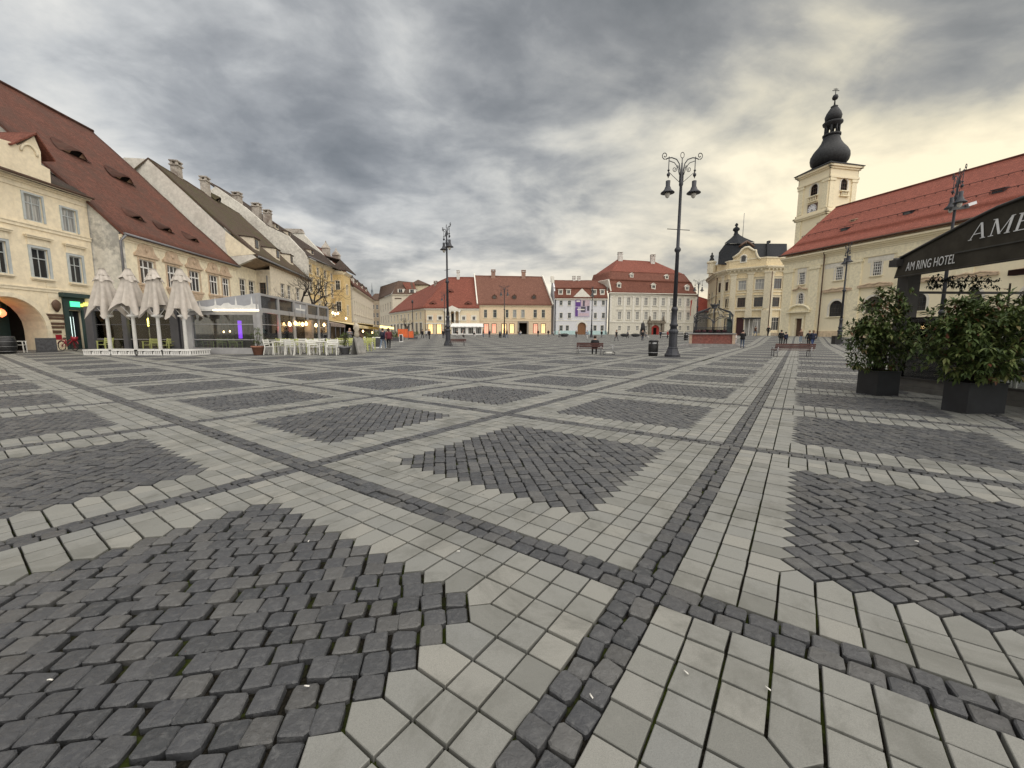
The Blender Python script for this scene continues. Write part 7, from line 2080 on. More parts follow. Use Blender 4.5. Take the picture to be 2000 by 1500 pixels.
def bare_tree(name, lab, c, h, seed, spread, trunk_r, depth=5):
    rg = random.Random(seed); t = thing(name, lab, 'tree', c); bark = mat('dark_bark', (.035, .027, .022), .95, var=.15)
    tr = MB(); br = MB()
    def grow(mb, p, d, L, r0, lev):
        q = p; pts = [p]; dd = d.copy(); n = 3
        for k in range(n):
            dd = (dd + Vector((rg.gauss(0, .16), rg.gauss(0, .16), rg.gauss(0, .10))) * (.15 if lev == 0 else 1)).normalized(); q = q + dd * L / n; pts.append(q)
        mb.tube(pts, [r0, r0 * .85, r0 * .72, r0 * .6], 6 if lev < 2 else 4, cap=lev < 2)
        if lev >= depth: return
        for k in range(rg.choice((2, 3, 3)) if lev < 3 else rg.choice((2, 2, 3))):
            a = rg.uniform(0, 6.28); s1 = dd.orthogonal().normalized(); s2 = dd.cross(s1); ang = rg.uniform(.35, .95) * spread
            nd = (dd * math.cos(ang) + (s1 * math.cos(a) + s2 * math.sin(a)) * math.sin(ang)); nd.z += .12; nd.normalize()
            grow(br, pts[rg.choice((2, 3, 3))], nd, L * rg.uniform(.62, .86), r0 * .58, lev + 1)
    grow(tr, Vector((0, 0, 0)), Vector((.02, 0, 1)), h * .36, trunk_r, 0)
    tr.build('trunk', bark).parent = t; br.build('branches', bark).parent = t
    return t


bare_tree('bare_tree', 'bare branching tree rising behind the grey cafe pavilion', gx(600, 43), 6.9, 31, 1.0, .32, 7)
bare_tree('bare_tree', 'small dark leafless tree before the side of the corner house', gx(795, 100), 5.6, 8, .9, .22, 4)


# ---------------------------------------------------------------- hotel terrace on the right
def terrace():
    X0, YF, YN = 10.35, 10.95, 2.6
    r = wthing('hotel_terrace', 'dark glazed hotel terrace at the right edge', 'terrace', (11.5, 8, 0))
    dk = mat('terrace_frame', (.030, .028, .026), .5, var=.1); fab = mat('dark_awning_fabric', (.050, .045, .037), 1.0, spec=.03, var=.08, bump=.05, bscale=60)
    def P(n, m, fn):
        mb = MB(); fn(mb); return mb.build(n, m, r)
    P('floor', mat('terrace_floor', (.12, .10, .085), .7, var=.15), lambda mb: mb.box(X0, X0 + 7, YN, YF, .0, .06))
    P('base_curb', mat('curb_metal', (.10, .097, .09), .5, var=.1), lambda mb: (mb.box(X0 - .1, X0, YN, YF, 0, .12), mb.box(X0 - .06, X0, YN, YF, .122, .30), mb.box(X0 - .08, X0 + 7, YF, YF + .1, 0, .3)))
    P('rail', dk, lambda mb: mb.box(X0 - .08, X0 + .02, YN, YF, .303, .36)); P('rail', dk, lambda mb: mb.box(X0, X0 + 7, YF, YF + .05, 2.54, 2.60)); P('rail', dk, lambda mb: mb.box(X0, X0 + 7, YF, YF + .04, 1.62, 1.66)); P('rail', dk, lambda mb: mb.box(X0, X0 + 7, YF, YF + .05, .303, .36))
    P('post', dk, lambda mb: mb.box(X0 - .12, X0 + .2, YF - .22, YF + .08, .301, 3.0)); P('post', dk, lambda mb: mb.box(X0 - .06, X0 + .1, 6.3, 6.42, .361, 2.95))
    P('post', dk, lambda mb: mb.box(X0 + 5.6, X0 + 5.8, YF - .1, YF + .06, .301, 3.0))
    for y0, y1 in ((YN, 4.4), (4.42, 6.28), (6.44, 8.6), (8.62, YF - .24)): P('pane', M_CLEAR, lambda mb: mb.box(X0 - .03, X0 - .018, y0, y1, .362, 1.9))
    for x in (0, 1, 2): P('pane', M_CLEAR, lambda mb: mb.box(X0 + .22 + 1.8 * x, X0 + 1.98 + 1.8 * x, YF + .01, YF + .02, .362, 1.6))
    # canopy: valance and slope
    zv0, zv1 = 2.93, 3.45; xs = X0 - .28
    arch = [(10.97, 3.45), (10.1, 3.74), (9.3, 4.0), (8.9, 4.11), (8.4, 4.18), (8.0, 4.2)]; arch += [(16.0 - y, z) for y, z in arch[-2::-1]]
    def bay(y_off):
        top = [(y + y_off, z) for y, z in arch]
        def fr(mb):
            for (y0, z0), (y1, z1) in zip(top, top[1:]):
                q = [(xs, y0, zv0), (xs, y1, zv0), (xs + .12, y1, z1), (xs + .12, y0, z0)]
                a = [mb.pt(c) for c in q]; b_ = [mb.pt((c[0] + .02, c[1], c[2])) for c in q]
                mb.face(a); mb.face(b_[::-1]); mb.face((a[3], a[2], b_[2], b_[3])); mb.face((a[1], a[0], b_[0], b_[1]))
                t0 = [mb.pt(c) for c in ((xs + .12, y0, z0), (xs + .12, y1, z1), (xs + 6.5, y1, z1), (xs + 6.5, y0, z0))]; mb.face(t0)
        P('canopy', fab, fr)
    bay(0); bay(-5.95)
    P('valance_seam', mat('seam', (.05, .048, .042), .8), lambda mb: mb.box(xs + .012, xs + .03, -.9, YF - 1.4, zv1 - .16, zv1 - .13))
    P('canopy_bar', dk, lambda mb: mb.tube([(xs + .1, y, z) for y, z in arch], .035, 6)); P('canopy_bar', dk, lambda mb: mb.tube([(xs + .02, -.8, zv0 + .03), (xs + .02, YF, zv0 + .03)], .02, 6))
    P('canopy_knuckle', dk, lambda mb: (mb.box(xs - .1, xs + .16, YF - .12, YF + .1, zv1 - .22, zv1 - .05), mb.lathe([(.07, -.08), (.07, .08)], (xs + .02, YF + .02, zv1 - .08), 8)))
    P('heater', mat('heater_glow_off', (.06, .02, .02), .5), lambda mb: mb.box(X0 + .6, X0 + .75, 7.2, 9.2, 2.75, 2.87))
    # lettering on the valance: reads from the far end towards the camera
    white = mat('sign_white', (.62, .62, .62), .7)
    me = textmesh('AM RING HOTEL', .30, .12, .002, spacing=1.02); me.materials.append(white)
    w_ = max(v.co.x for v in me.vertices); tgt = 3.05
    o = bpy.data.objects.new('lettering', me); COL.objects.link(o); o.parent = r
    q0 = ray_plane(1769, 528, (xs, 0, 0), Vector((-1, 0, 0))); q1 = ray_plane(1866, 504, (xs, 0, 0), Vector((-1, 0, 0))); k = (q0.y - q1.y) / w_
    Rm = Matrix(((0, 0, -1), (-1, 0, 0), (0, 1, 0))).to_4x4()      # x -> -Y, y -> Z, normal -> -X
    o.matrix_local = Matrix.Translation(Vector((xs - .004, q0.y, q0.z - .02)) - Vector(r['_o'])) @ Rm @ Matrix.Diagonal((k, 1.0, 1, 1))
    # big serif letters on the slope
    def serif(ch):
        L = []
        def st(x0, y0, x1, y1, w): L.append(((x0, y0), (x1, y1), w))
        if ch == 'A':
            st(.10, 0, .46, 1, .055); st(.50, 1, .88, 0, .15); st(.22, .34, .66, .34, .05); st(0, 0.02, .24, 0.02, .04); st(.72, 0.02, 1.02, 0.02, .04); W = 1.02
        if ch == 'M':
            st(.14, 0, .14, 1, .055); st(.16, 1, .60, .04, .15); st(.60, .04, 1.02, 1, .055); st(1.04, 0, 1.04, 1, .15); st(0, .02, .30, .02, .04); st(.88, .02, 1.2, .02, .04); st(0, .98, .2, .98, .04); st(1.0, .98, 1.2, .98, .04); W = 1.2
        if ch == 'E':
            st(.16, 0, .16, 1, .15); st(0, .02, .68, .02, .045); st(0, .98, .64, .98, .045); st(.16, .52, .50, .52, .05); st(.66, .02, .70, .24, .04); st(.62, .98, .64, .78, .04); st(.5, .42, .5, .62, .04); W = .72
        return L, W
    xcur = 0.0
    Su = Vector((0, -1, 0)); Sv = Vector((.115, 0, 1.0)).normalized(); Sn = Su.cross(Sv).normalized()
    if Sn.x > 0: Sn = -Sn
    nrm = Sn
    # find place of the letters on the slope from the photograph
    pl0 = Vector((xs, 0, zv0))
    pA = ray_plane(1893, 471, pl0, nrm); pT = ray_plane(1911, 437, pl0, nrm); pE = ray_plane(1984, 443, pl0, nrm)
    hgt = .62
    org = pA + nrm * .03
    tot = abs((pE - pA).dot(Su)); hgt = abs((pT - pA).dot(Sv))
    sx = tot / (1.02 + .16 + 1.2 + .16)
    for ch in 'AME':
        L, W = serif(ch)
        def fn(mb):
            for a, b, w in L:
                ax = Vector(((b[0] - a[0]) * sx, (b[1] - a[1]) * hgt, 0)); 
                nn = Vector((1, 0, 0)) if abs(b[1] - a[1]) > abs(b[0] - a[0]) * .3 else Vector((0, 1, 0))
                hw = w / 2 * (sx if nn.x else hgt)
                q = [Vector((a[0] * sx, a[1] * hgt, 0)) - nn * hw, Vector((b[0] * sx, b[1] * hgt, 0)) - nn * hw, Vector((b[0] * sx, b[1] * hgt, 0)) + nn * hw, Vector((a[0] * sx, a[1] * hgt, 0)) + nn * hw]
                mb.poly([org + Su * (xcur + t.x + t.y * .10) + Sv * t.y + nrm * (.001 * L.index((a, b, w))) for t in q])
        o = P('letter', white, fn); xcur += (W + .16) * sx
    # furniture behind the glass
    for k, (x, y, rz) in enumerate([(11.5, 9.6, .3), (12.3, 8.5, 2.0), (11.6, 7.2, 1.0), (12.6, 9.9, -1)]):
        o = dup(CHW, (x, y, .06), rz, ['white chair inside the dark terrace behind the smaller shrub', 'white chair inside the dark terrace between the planters', 'white chair inside the dark terrace behind the larger shrub', 'white chair at the far end of the dark terrace'][k]); o['group'] = 'chairs inside the hotel terrace'; o.scale = (1, 1, 1)
    o = dup(TBW, (12.0, 9.1, .06), .2, 'white table inside the dark hotel terrace')
    rg = random.Random(31)
    iv = thing('ivy_garland', 'dark leafy garland hanging along the awning edge', 'garland', (X0 + .5, YF - .15, 2.8))
    pts = [(Vector((rg.uniform(-.1, 1.7), rg.uniform(-.1, .1), rg.uniform(-.10, .20))), (0, 0, -1), .4) for _ in range(55)]
    leaf_cloud('foliage', pts, rg, .12, 6, LEAFD, iv)
    mb = MB(); mb.tube([(-.1, 0, .05), (1.8, 0, .05)], .015, 5); mb.build('stem', M_TWIG).parent = iv
    tr = thing('potted_tree', 'slim young tree with pale foliage inside the hotel terrace', 'tree', (12.6, 10.5, .06))
    mb = MB(); mb.tube([(0, 0, 0), (.03, 0, 1.4), (0, 0, 2.7)], [.05, .04, .02], 6); mb.tube([(0, 0, 1.9), (.35, 0, 2.5)], .015, 5); mb.build('trunk', mat('grey_bark', (.18, .16, .14), .9)).parent = tr
    pts = [(Vector((rg.gauss(0, .35), rg.gauss(0, .3), 1.9 + rg.gauss(0, .35))), (rg.gauss(0, 1), rg.gauss(0, 1), .5), .6) for _ in range(40)]
    leaf_cloud('foliage', pts, rg, .14, 7, LEAF, tr)


terrace()

# ================================================================ people
SKIN = mat('skin', (.50, .31, .22), .6); 
PH = {n: mat('slot_' + n, (.1, .1, .1)) for n in ('skin', 'top', 'legs', 'shoes')}


def body_mesh(name, J, female=False):
    """J: joints of the pose in metres, standing height about 1.72; grown as one skinned body"""
    me = bpy.data.meshes.new(name)
    names = ['pelvis', 'waist', 'chest', 'neck', 'head', 'shl', 'ell', 'wrl', 'hal', 'shr', 'elr', 'wrr', 'har', 'hil', 'knl', 'anl', 'tol', 'hir', 'knr', 'anr', 'tor']
    E = [('pelvis', 'waist'), ('waist', 'chest'), ('chest', 'neck'), ('neck', 'head'), ('chest', 'shl'), ('shl', 'ell'), ('ell', 'wrl'), ('wrl', 'hal'), ('chest', 'shr'), ('shr', 'elr'), ('elr', 'wrr'), ('wrr', 'har'),
         ('pelvis', 'hil'), ('hil', 'knl'), ('knl', 'anl'), ('anl', 'tol'), ('pelvis', 'hir'), ('hir', 'knr'), ('knr', 'anr'), ('anr', 'tor')]
    rad = dict(pelvis=(.17, .12), waist=(.15, .11), chest=(.17, .12), neck=(.06, .06), head=(.075, .085), shl=(.075, .075), ell=(.052, .052), wrl=(.036, .036), hal=(.038, .022), hil=(.10, .10), knl=(.066, .066), anl=(.05, .05), tol=(.045, .035))
    for n in list(rad):
        if n.endswith('l') and n[:-1] + 'r' in names: rad[n[:-1] + 'r'] = rad[n]
    me.from_pydata([J[n] for n in names], [(names.index(a), names.index(b)) for a, b in E], [])
    o = bpy.data.objects.new(name, me); COL.objects.link(o)
    md = o.modifiers.new('Skin', 'SKIN'); md.use_smooth_shade = True
    for k, n in enumerate(names):
        v = me.skin_vertices[0].data[k]; v.radius = rad[n]; v.use_root = (n == 'pelvis')
    sb = o.modifiers.new('Sub', 'SUBSURF'); sb.levels = 1; sb.render_levels = 1
    dg = bpy.context.evaluated_depsgraph_get(); dg.update()
    src = bpy.data.meshes.new_from_object(o.evaluated_get(dg)); bpy.data.objects.remove(o)
    # zones by nearest bone
    segs = [(Vector(J[a]), Vector(J[b]), a, b) for a, b in E]
    mb = MB(); co = [v.co.copy() for v in src.vertices]
    for c in co: mb.pt(c)
    hc = Vector(J['head']) + Vector((0, 0, .04))
    for p in src.polygons:
        c = p.center; best = min(segs, key=lambda s: (c - (s[0] + (s[1] - s[0]) * max(0, min(1, (c - s[0]).dot(s[1] - s[0]) / max(1e-6, (s[1] - s[0]).length_squared))))).length)
        b = best[3]
        z = 0 if b in ('head', 'neck', 'hal', 'har') else 1 if b[:2] in ('wa', 'ch', 'sh', 'el', 'wr') else 3 if b in ('tol', 'tor') else 2
        mb.face(tuple(p.vertices), z, True)
    fwd = Vector(J.get('face', (0, -1, 0))).normalized(); sd = fwd.cross(Vector((0, 0, 1))).normalized()
    # head proper, nose, ears, chin
    Mh = Matrix(((sd.x, fwd.x, 0, hc.x), (sd.y, fwd.y, 0, hc.y), (sd.z, fwd.z, 1, hc.z), (0, 0, 0, 1)))
    mb.M = Mh
    mb.lathe([(.02, -.125), (.055, -.11), (.072, -.06), (.082, .0), (.08, .06), (.06, .105), (.02, .125)], (0, .01, 0), 12, 0, sq=1.18)
    mb.lathe([(.006, .03), (.016, -.01), (.018, -.025), (.006, -.03)], (0, .105, -.005), 6, 0)
    for s in (-1, 1):
        mb.lathe([(.004, -.03), (.014, -.01), (.017, .015), (.006, .03)], (s * .084, 0, -.005), 6, 0, sq=1.5)
        mb.box(s * .032 - .012, s * .032 + .012, .094, .1, .012, .022, 3)
    mb.box(-.022, .022, .092, .098, -.066, -.058, 1) if False else None
    mb.M = None
    for h, w in (('hal', 'wrl'), ('har', 'wrr')):
        a, b = Vector(J[w]), Vector(J[h]); d = (b - a).normalized(); u = d.cross(fwd); u = u.normalized() if u.length > .1 else d.orthogonal().normalized(); n = u.cross(d)
        for k, L in enumerate((.062, .078, .074, .055)):
            q = b + n * (.026 - .0175 * k) * 1 ; mb.tube([q - d * .02, q + d * L * .6 + u * .004, q + d * L + u * .016], [.0095, .0085, .006], 5, 0)
        q = a.lerp(b, .45) + n * .03; mb.tube([q - n * .02, q + n * .02 + d * .03, q + n * .026 + d * .06], [.011, .0095, .007], 5, 0)
    m = mb.mesh(name, [PH['skin'], PH['top'], PH['legs'], PH['shoes']]); bpy.data.meshes.remove(src); return m


def J_stand(arm=0.0, step=0.0, phone=False, armout=.0):
    s = step
    J = dict(pelvis=(0, 0, .93), waist=(0, 0, 1.10), chest=(0, .0, 1.34), neck=(0, 0, 1.47), head=(0, -.02, 1.58), shl=(.19, 0, 1.38), ell=(.24 + armout, .04 - arm, 1.12), wrl=(.23 + armout, -.06 - arm * 1.6, .89), hal=(.22 + armout, -.10 - arm * 1.7, .81),
             shr=(-.19, 0, 1.38), elr=(-.24 - armout, .04 + arm, 1.12), wrr=(-.23 - armout, -.06 + arm * .9, .89), har=(-.22 - armout, -.10 + arm * .9, .81),
             hil=(.095, 0, .88), knl=(.10, -.02 + s * .55, .49), anl=(.10, .03 + s * 1.15, .09 + abs(s) * .10), tol=(.12, -.11 + s * 1.15, .04 + abs(s) * .04), hir=(-.095, 0, .88), knr=(-.10, -.04 - s * .6, .49), anr=(-.10, .03 - s * 1.0, .085), tor=(-.12, -.11 - s * 1.0, .04))
    if phone:
        J.update(ell=(.23, .0, 1.13), wrl=(.12, -.22, 1.20), hal=(.06, -.28, 1.25), elr=(-.23, .0, 1.13), wrr=(-.12, -.22, 1.20), har=(-.05, -.28, 1.25))
    return J


def J_sit():
    return dict(pelvis=(0, 0, .52), waist=(0, .02, .69), chest=(0, -.02, .93), neck=(0, -.05, 1.06), head=(0, -.09, 1.17), shl=(.19, -.02, .97), ell=(.25, -.05, .72), wrl=(.17, -.27, .64), hal=(.12, -.35, .62), shr=(-.19, -.02, .97), elr=(-.25, -.05, .72), wrr=(-.17, -.27, .64), har=(-.11, -.34, .62),
                hil=(.10, -.05, .51), knl=(.12, -.44, .50), anl=(.12, -.42, .09), tol=(.13, -.57, .04), hir=(-.10, -.05, .51), knr=(-.13, -.46, .50), anr=(-.13, -.48, .09), tor=(-.14, -.62, .04))


def hair_mesh(long_=False):
    mb = MB(); mb.lathe([(.088, -.03), (.093, .04), (.082, .09), (.05, .125), (.01, .138)], (0, .015, .04), 12, 0, sq=1.16)
    if long_: mb.lathe([(.06, -.24), (.085, -.16), (.09, -.05), (.085, .02)], (0, .035, .04), 10, 0, sq=.9)
    else: mb.lathe([(.05, -.09), (.08, -.05), (.085, .0)], (0, .035, .04), 10, 0, sq=.95)
    return mb.mesh('hair', mat('dark_hair', (.03, .02, .015), .7))


POSE = {'stand': J_stand(), 'walk': J_stand(.12, .24), 'walk2': J_stand(-.12, -.22), 'phone': J_stand(phone=True), 'sit': J_sit(), 'wide': J_stand(.02, .06, armout=.05)}
BODY = {k: body_mesh('person', v) for k, v in POSE.items()}
HAIR = {False: hair_mesh(), True: hair_mesh(True)}
MH = {}


def hairmat(c):
    k = 'hair_%d' % int(c[0] * 1000)
    return mat(k, c, .7)


def person(p, rz, pose, lab, top, legs, shoes=(.02, .02, .02), hgt=1.72, hair=(.03, .02, .015), long_=False, group=None, bag=None):
    o = bpy.data.objects.new('person', BODY[pose]); COL.objects.link(o); o.location = p; o.rotation_euler = (0, 0, rz); k = hgt / 1.72; o.scale = (k * 1.04, k * 1.04, k)
    tag(o, lab, 'person', group)
    cm = lambda n, c: mat('%s_%03d_%03d_%03d' % (n, c[0] * 999, c[1] * 999, c[2] * 999), c, .85)
    for i, m in enumerate((SKIN, cm('coat', top), cm('trousers', legs), cm('shoes', shoes))):
        o.material_slots[i].link = 'OBJECT'; o.material_slots[i].material = m
    h = bpy.data.objects.new('hair', HAIR[long_]); COL.objects.link(h); h.parent = o
    hd = POSE[pose]['head']; h.location = (hd[0], hd[1] + .0, hd[2] + .0); h.material_slots[0].link = 'OBJECT'; h.material_slots[0].material = hairmat(hair)
    # jacket hem: gives the coat its body
    J = POSE[pose]
    mb = MB(); w, c = J['waist'], J['pelvis']; low = (J['pelvis'][2] - .10 if pose != 'sit' else J['pelvis'][2] - .02)
    mb.lathe([(.205, low), (.20, J['pelvis'][2] + .05), (.175, J['waist'][2] + .04), (.205, J['chest'][2] - .08), (.19, J['chest'][2] + .03), (.10, J['chest'][2] + .09)], (J['waist'][0], (J['waist'][1] + J['chest'][1]) / 2, 0), 14, 0, sq=.68)
    j = mb.build('jacket', cm('coat', top)); j.parent = o
    if bag:
        mb = MB(); mb.lathe([(.12, -.16), (.14, -.1), (.13, .12), (.08, .17)], (0, .2, J['chest'][2] - .1), 8, 0, sq=.6); b = mb.build('backpack', cm('bag', bag), None); b.parent = o
    return o


NAVY, BLK, JEAN, WHT, MAR, BRN, LBL, GRY = (.012, .016, .04), (.010, .010, .012), (.10, .14, .22), (.55, .54, .52), (.13, .02, .03), (.11, .06, .04), (.22, .27, .33), (.12, .12, .13)


def pp(px, py, hp, hgt=1.7):
    """stand a person of hgt metres whose feet are at the pixel and who is hp pixels tall"""
    Y = hgt * 792 / hp; q = gx(px, Y); return q


person(pp(747.5, 684, 40), 2.9, 'walk', 'person in navy jacket and pale jeans seen from behind, left of the pair', NAVY, (.17, .22, .30), WHT, bag=(.02, .02, .03))
person(pp(759, 684, 40), 3.3, 'walk2', 'person in maroon coat and black trousers, right of the walking pair', MAR, BLK, WHT, hair=(.08, .03, .02), long_=True)
person(pp(683, 672, 36), .6, 'phone', 'person in pale clothes standing behind the tall A-board', GRY, GRY)
person(pp(825, 666, 18), 3.0, 'walk', 'person in black and white walking toward the corner house', BLK, BLK, WHT)
person(pp(833, 665, 17), 3.0, 'stand', 'person in a white top between two dark walkers', WHT, GRY)
person(pp(838.5, 666, 19), 3.1, 'walk2', 'person all in black walking at right of the three', BLK, BLK)
person(pp(866, 662, 17), .4, 'stand', 'person in dark coat just left of the second lamp', BLK, NAVY)
person(pp(956, 661, 15), 0, 'stand', 'lone person in dark clothes before the peach house shop windows', NAVY, BLK)
person(pp(1012, 657, 11), .5, 'sit', 'person crouching left of the dark gateway', BRN, BLK, hgt=1.5)
person(pp(1017, 657, 12), -.5, 'sit', 'person crouching in front of the dark gateway', WHT, JEAN)
person(pp(1051, 656, 13), 0, 'stand', 'person in dark coat right of the dark gateway', BLK, BLK)
person(pp(1071, 656, 13), 0, 'stand', 'person in black at the right end of the peach house', BLK, GRY)
person(pp(1079, 656, 12), .8, 'sit', 'person sitting by the blue house corner', GRY, BLK)
person(pp(1125.5, 664, 14), 0, 'stand', 'person in dark coat left of the wooden gate', BRN, BLK)
person(pp(1147, 665, 18), .3, 'walk', 'person in light blue top before the pale blue house', LBL, WHT)
person(pp(1204, 672.5, 21.5), -1.2, 'walk', 'person in black walking alone before the palace', BLK, GRY)
person(pp(1255, 665, 20), .2, 'stand', 'person in dark coat in front of the bronze statue', BLK, NAVY)
person(pp(1262, 664, 17), 1.2, 'sit', 'person in grey sitting beside the bronze statue', GRY, WHT)
person(pp(1304, 659, 15), .5, 'stand', 'person in a red jacket before the palace portal', (.3, .03, .03), BLK)
person(pp(1451, 676.7, 34.5), 2.5, 'phone', 'person in black jacket and jeans standing right of the fountain', BLK, (.06, .08, .12), bag=None)
person(pp(1438, 673, 18, 1.15), 1.0, 'stand', 'small child in white beside the fountain corner', (.62, .56, .54), (.60, .52, .5), WHT, hgt=1.15)
person(pp(1526, 670, 28.5), 2.6, 'walk', 'person in black walking behind the right bench, leftmost of group', BLK, BLK)
person(pp(1535, 671, 25, 1.5), 2.8, 'walk2', 'shorter person in dark blue beside the leftmost walker', NAVY, BLK, WHT, hgt=1.5)
person(pp(1564, 669, 26), 0, 'stand', 'person in brown top and pale jeans before the church door', BRN, LBL, WHT)
person(pp(1581, 675, 32), 2.9, 'wide', 'person in long black coat with hat, right of the bench', BLK, BLK, hair=(.25, .18, .1))
person(pp(1588.5, 676.5, 33.5), 3.0, 'walk', 'person in dark jacket and blue jeans, rightmost of group', NAVY, (.035, .06, .16), hair=(.2, .13, .07), long_=True)
s = person(B0.location + Vector((.38, .06, -.06)), math.pi + B0.rotation_euler.z, 'sit', 'person in black seated on the bench, seen from behind', BLK, BLK)
s.location.y += .02
person(gx(268, 28.6), 0, 'sit', 'person in dark clothes seated inside the annex behind the second parasol', BLK, BLK); person(gx(300, 28.4), .4, 'sit', 'person in dark clothes seated inside the annex under the yellow lamp', (.03, .02, .02), BLK)
for px, py, hp, rz, ps, tp, lg, lab in [(905, 658, 14, 1, 'walk', GRY, BLK, 'person in grey walking before the white marquee'), (944, 657, 14, -1, 'stand', BRN, JEAN, 'person in brown standing right of the white marquee'), (990, 661, 16, 2.5, 'walk', BLK, JEAN, 'person in black and jeans near the lamp by the peach house'),
        (1092, 658, 14, .5, 'walk', WHT, BLK, 'person in white top before the left end of the blue house'), (1175, 659, 14, -.6, 'stand', BLK, GRY, 'person in black right of the wooden gate'), (1226, 660, 15, 1.5, 'walk2', GRY, BLK, 'person in grey near the flower bowls'), (1290, 661, 15, .2, 'walk', NAVY, BLK, 'person in navy left of the palace portal barrier'), (1475, 662, 19, 2.0, 'walk', BRN, JEAN, 'person in brown walking before the town hall shelter'),
        (1500, 664, 20, -1.0, 'walk2', BLK, BLK, 'lone person in black before the right end of the town hall'), (805, 664, 17, 1.0, 'stand', MAR, BLK, 'person in maroon near the orange screens'), (776, 667, 20, .4, 'sit', BLK, GRY, 'person in black seated left of the orange screens')]: person(pp(px, py, hp), rz, ps, lab, tp, lg)
person(pp(893, 657, 13), 0, 'sit', 'person sitting before the white marquee', BLK, WHT); person(pp(926, 659, 14), .6, 'sit', 'person sitting at the right end of the white marquee', BLK, WHT); person(pp(903, 662, 15), .9, 'sit', 'person in pale jacket sitting beside the far bench', WHT, BLK)


# ================================================================ signs, awnings and small things
def aboard(lab, p, rz, w, h, m, panel, frame=None):
    t = thing('a_board', lab, 'A-board', p, rz)
    for s, nm in ((-1, 'front_board'), (1, 'rear_board')):
        mb = MB(); mb.slab([(-w / 2, s * .28, 0), (w / 2, s * .28, 0), (w / 2, s * .02, h), (-w / 2, s * .02, h)], .025); o = mb.build(nm, m); o.parent = t
        if s < 0 and panel:
            mb = MB(); mb.slab([(-w / 2 + .05, -.29, .1), (w / 2 - .05, -.29, .1), (w / 2 - .05, -.055, h - .06), (-w / 2 + .05, -.055, h - .06)], .01); q = mb.build('panel', panel); q.parent = o
    return t


GREYB = mat('grey_board', (.22, .215, .20), .7); SLB = mat('chalkboard', (.03, .03, .033), .7, var=.25, vscale=9)
ab = aboard('tall grey A-board with a carved figure on top beside the lime chairs', gx(699, 26.5), 1.25, .85, 1.15, GREYB, mat('grey_poster', (.26, .25, .23), .8, var=.1, vscale=3))
mb = MB(); mb.lathe([(.1, 1.1), (.18, 1.25), (.12, 1.5), (.2, 1.65), (.17, 1.9), (.08, 2.0), (.12, 2.1), (.1, 2.25), (.02, 2.3)], (-.12, 0, 0), 10); o = mb.build('carved_figure', mat('pale_wood', (.42, .37, .29), .8, var=.15)); o.parent = ab
mb = MB(); mb.bar((.0, 0, 1.45), (.4, -.05, 1.1), .1, .2); o = mb.build('menu_tray', M_BROWN); o.parent = ab
aboard('dark A-board with white frame left of the walking pair', gx(735, 36), .5, .75, .95, M_WHITE, SLB); aboard('small dark A-board right of the maroon coat', gx(783, 55), .3, .5, 1.0, M_WHITE, SLB)
# chalkboard, barrel and bicycle at the gateway
t = aboard('low chalkboard leaning beside the red bicycle at the gateway', gx(88, 27.5), .9, .95, .95, M_BLACK, SLB)
t = thing('barrel', 'black barrel with steel hoops at the left edge by the gateway', 'barrel', gx(8, 25.6))
mb = MB(); mb.lathe([(.40, 0), (.47, .3), (.49, .55), (.47, .8), (.40, 1.1), (.36, 1.1)], n=18); mb.build('staves', M_BLACK).parent = t
for z, rr in ((.12, .44), (.42, .487), (.72, .485), (1.0, .432)):
    mb = MB(); mb.lathe([(rr + .004, z), (rr + .006, z + .05)], n=18); mb.build('hoop', mat('hoop_steel', (.12, .12, .12), .4, metal=.6)).parent = t


def bicycle():
    M_RED = mat('red_bike_paint', (.30, .015, .03), .4); t = thing('bicycle', 'red bicycle with basket parked before the shop door', 'bicycle', gx(131, 29.2), -.15)
    def P(n, m, fn):
        mb = MB(); fn(mb); o = mb.build(n, m); o.parent = t; return o
    for x in (-.55, .55):
        w = P('wheel', M_BLACK, lambda mb: mb.tube([(x + .33 * math.cos(a * math.pi / 10), 0, .35 + .33 * math.sin(a * math.pi / 10)) for a in range(21)], .025, 6))
        q = P('rim', M_RED, lambda mb: ([mb.tube([(x, 0, .35), (x + .31 * math.cos(a * math.pi / 5), 0, .35 + .31 * math.sin(a * math.pi / 5))], .008, 4) for a in range(10)], mb.tube([(x + .38 * math.cos(a * math.pi / 8), 0, .35 + .38 * math.sin(a * math.pi / 8)) for a in range(1, 8)], .03, 5))); q.parent = w
    P('frame', M_RED, lambda mb: (mb.tube([(-.55, 0, .35), (-.1, 0, .33), (-.22, 0, .85)], .03, 6), mb.tube([(-.1, 0, .33), (.38, 0, .75)], .04, 6), mb.tube([(-.2, 0, .62), (.36, 0, .85)], .03, 6), mb.tube([(.55, 0, .35), (.38, 0, .85), (.35, 0, 1.05)], .03, 6), mb.tube([(-.55, 0, .35), (-.2, 0, .7)], .02, 6)))
    P('handlebar', M_BLACK, lambda mb: mb.tube([(.2, -.28, 1.08), (.36, -.1, 1.05), (.36, .1, 1.05), (.2, .28, 1.08)], .02, 6)); P('saddle', M_BLACK, lambda mb: mb.lathe([(.13, .86), (.14, .92), (.06, .95)], (-.25, 0, 0), 8, sq=.6))
    P('basket', M_RED, lambda mb: (mb.lathe([(.14, .72), (.2, 1.0), (.19, 1.0)], (.62, 0, 0), 10))); P('child_seat', M_RED, lambda mb: (mb.box(-.75, -.4, -.16, .16, .78, .84), mb.box(-.78, -.7, -.16, .16, .84, 1.15)))


bicycle()


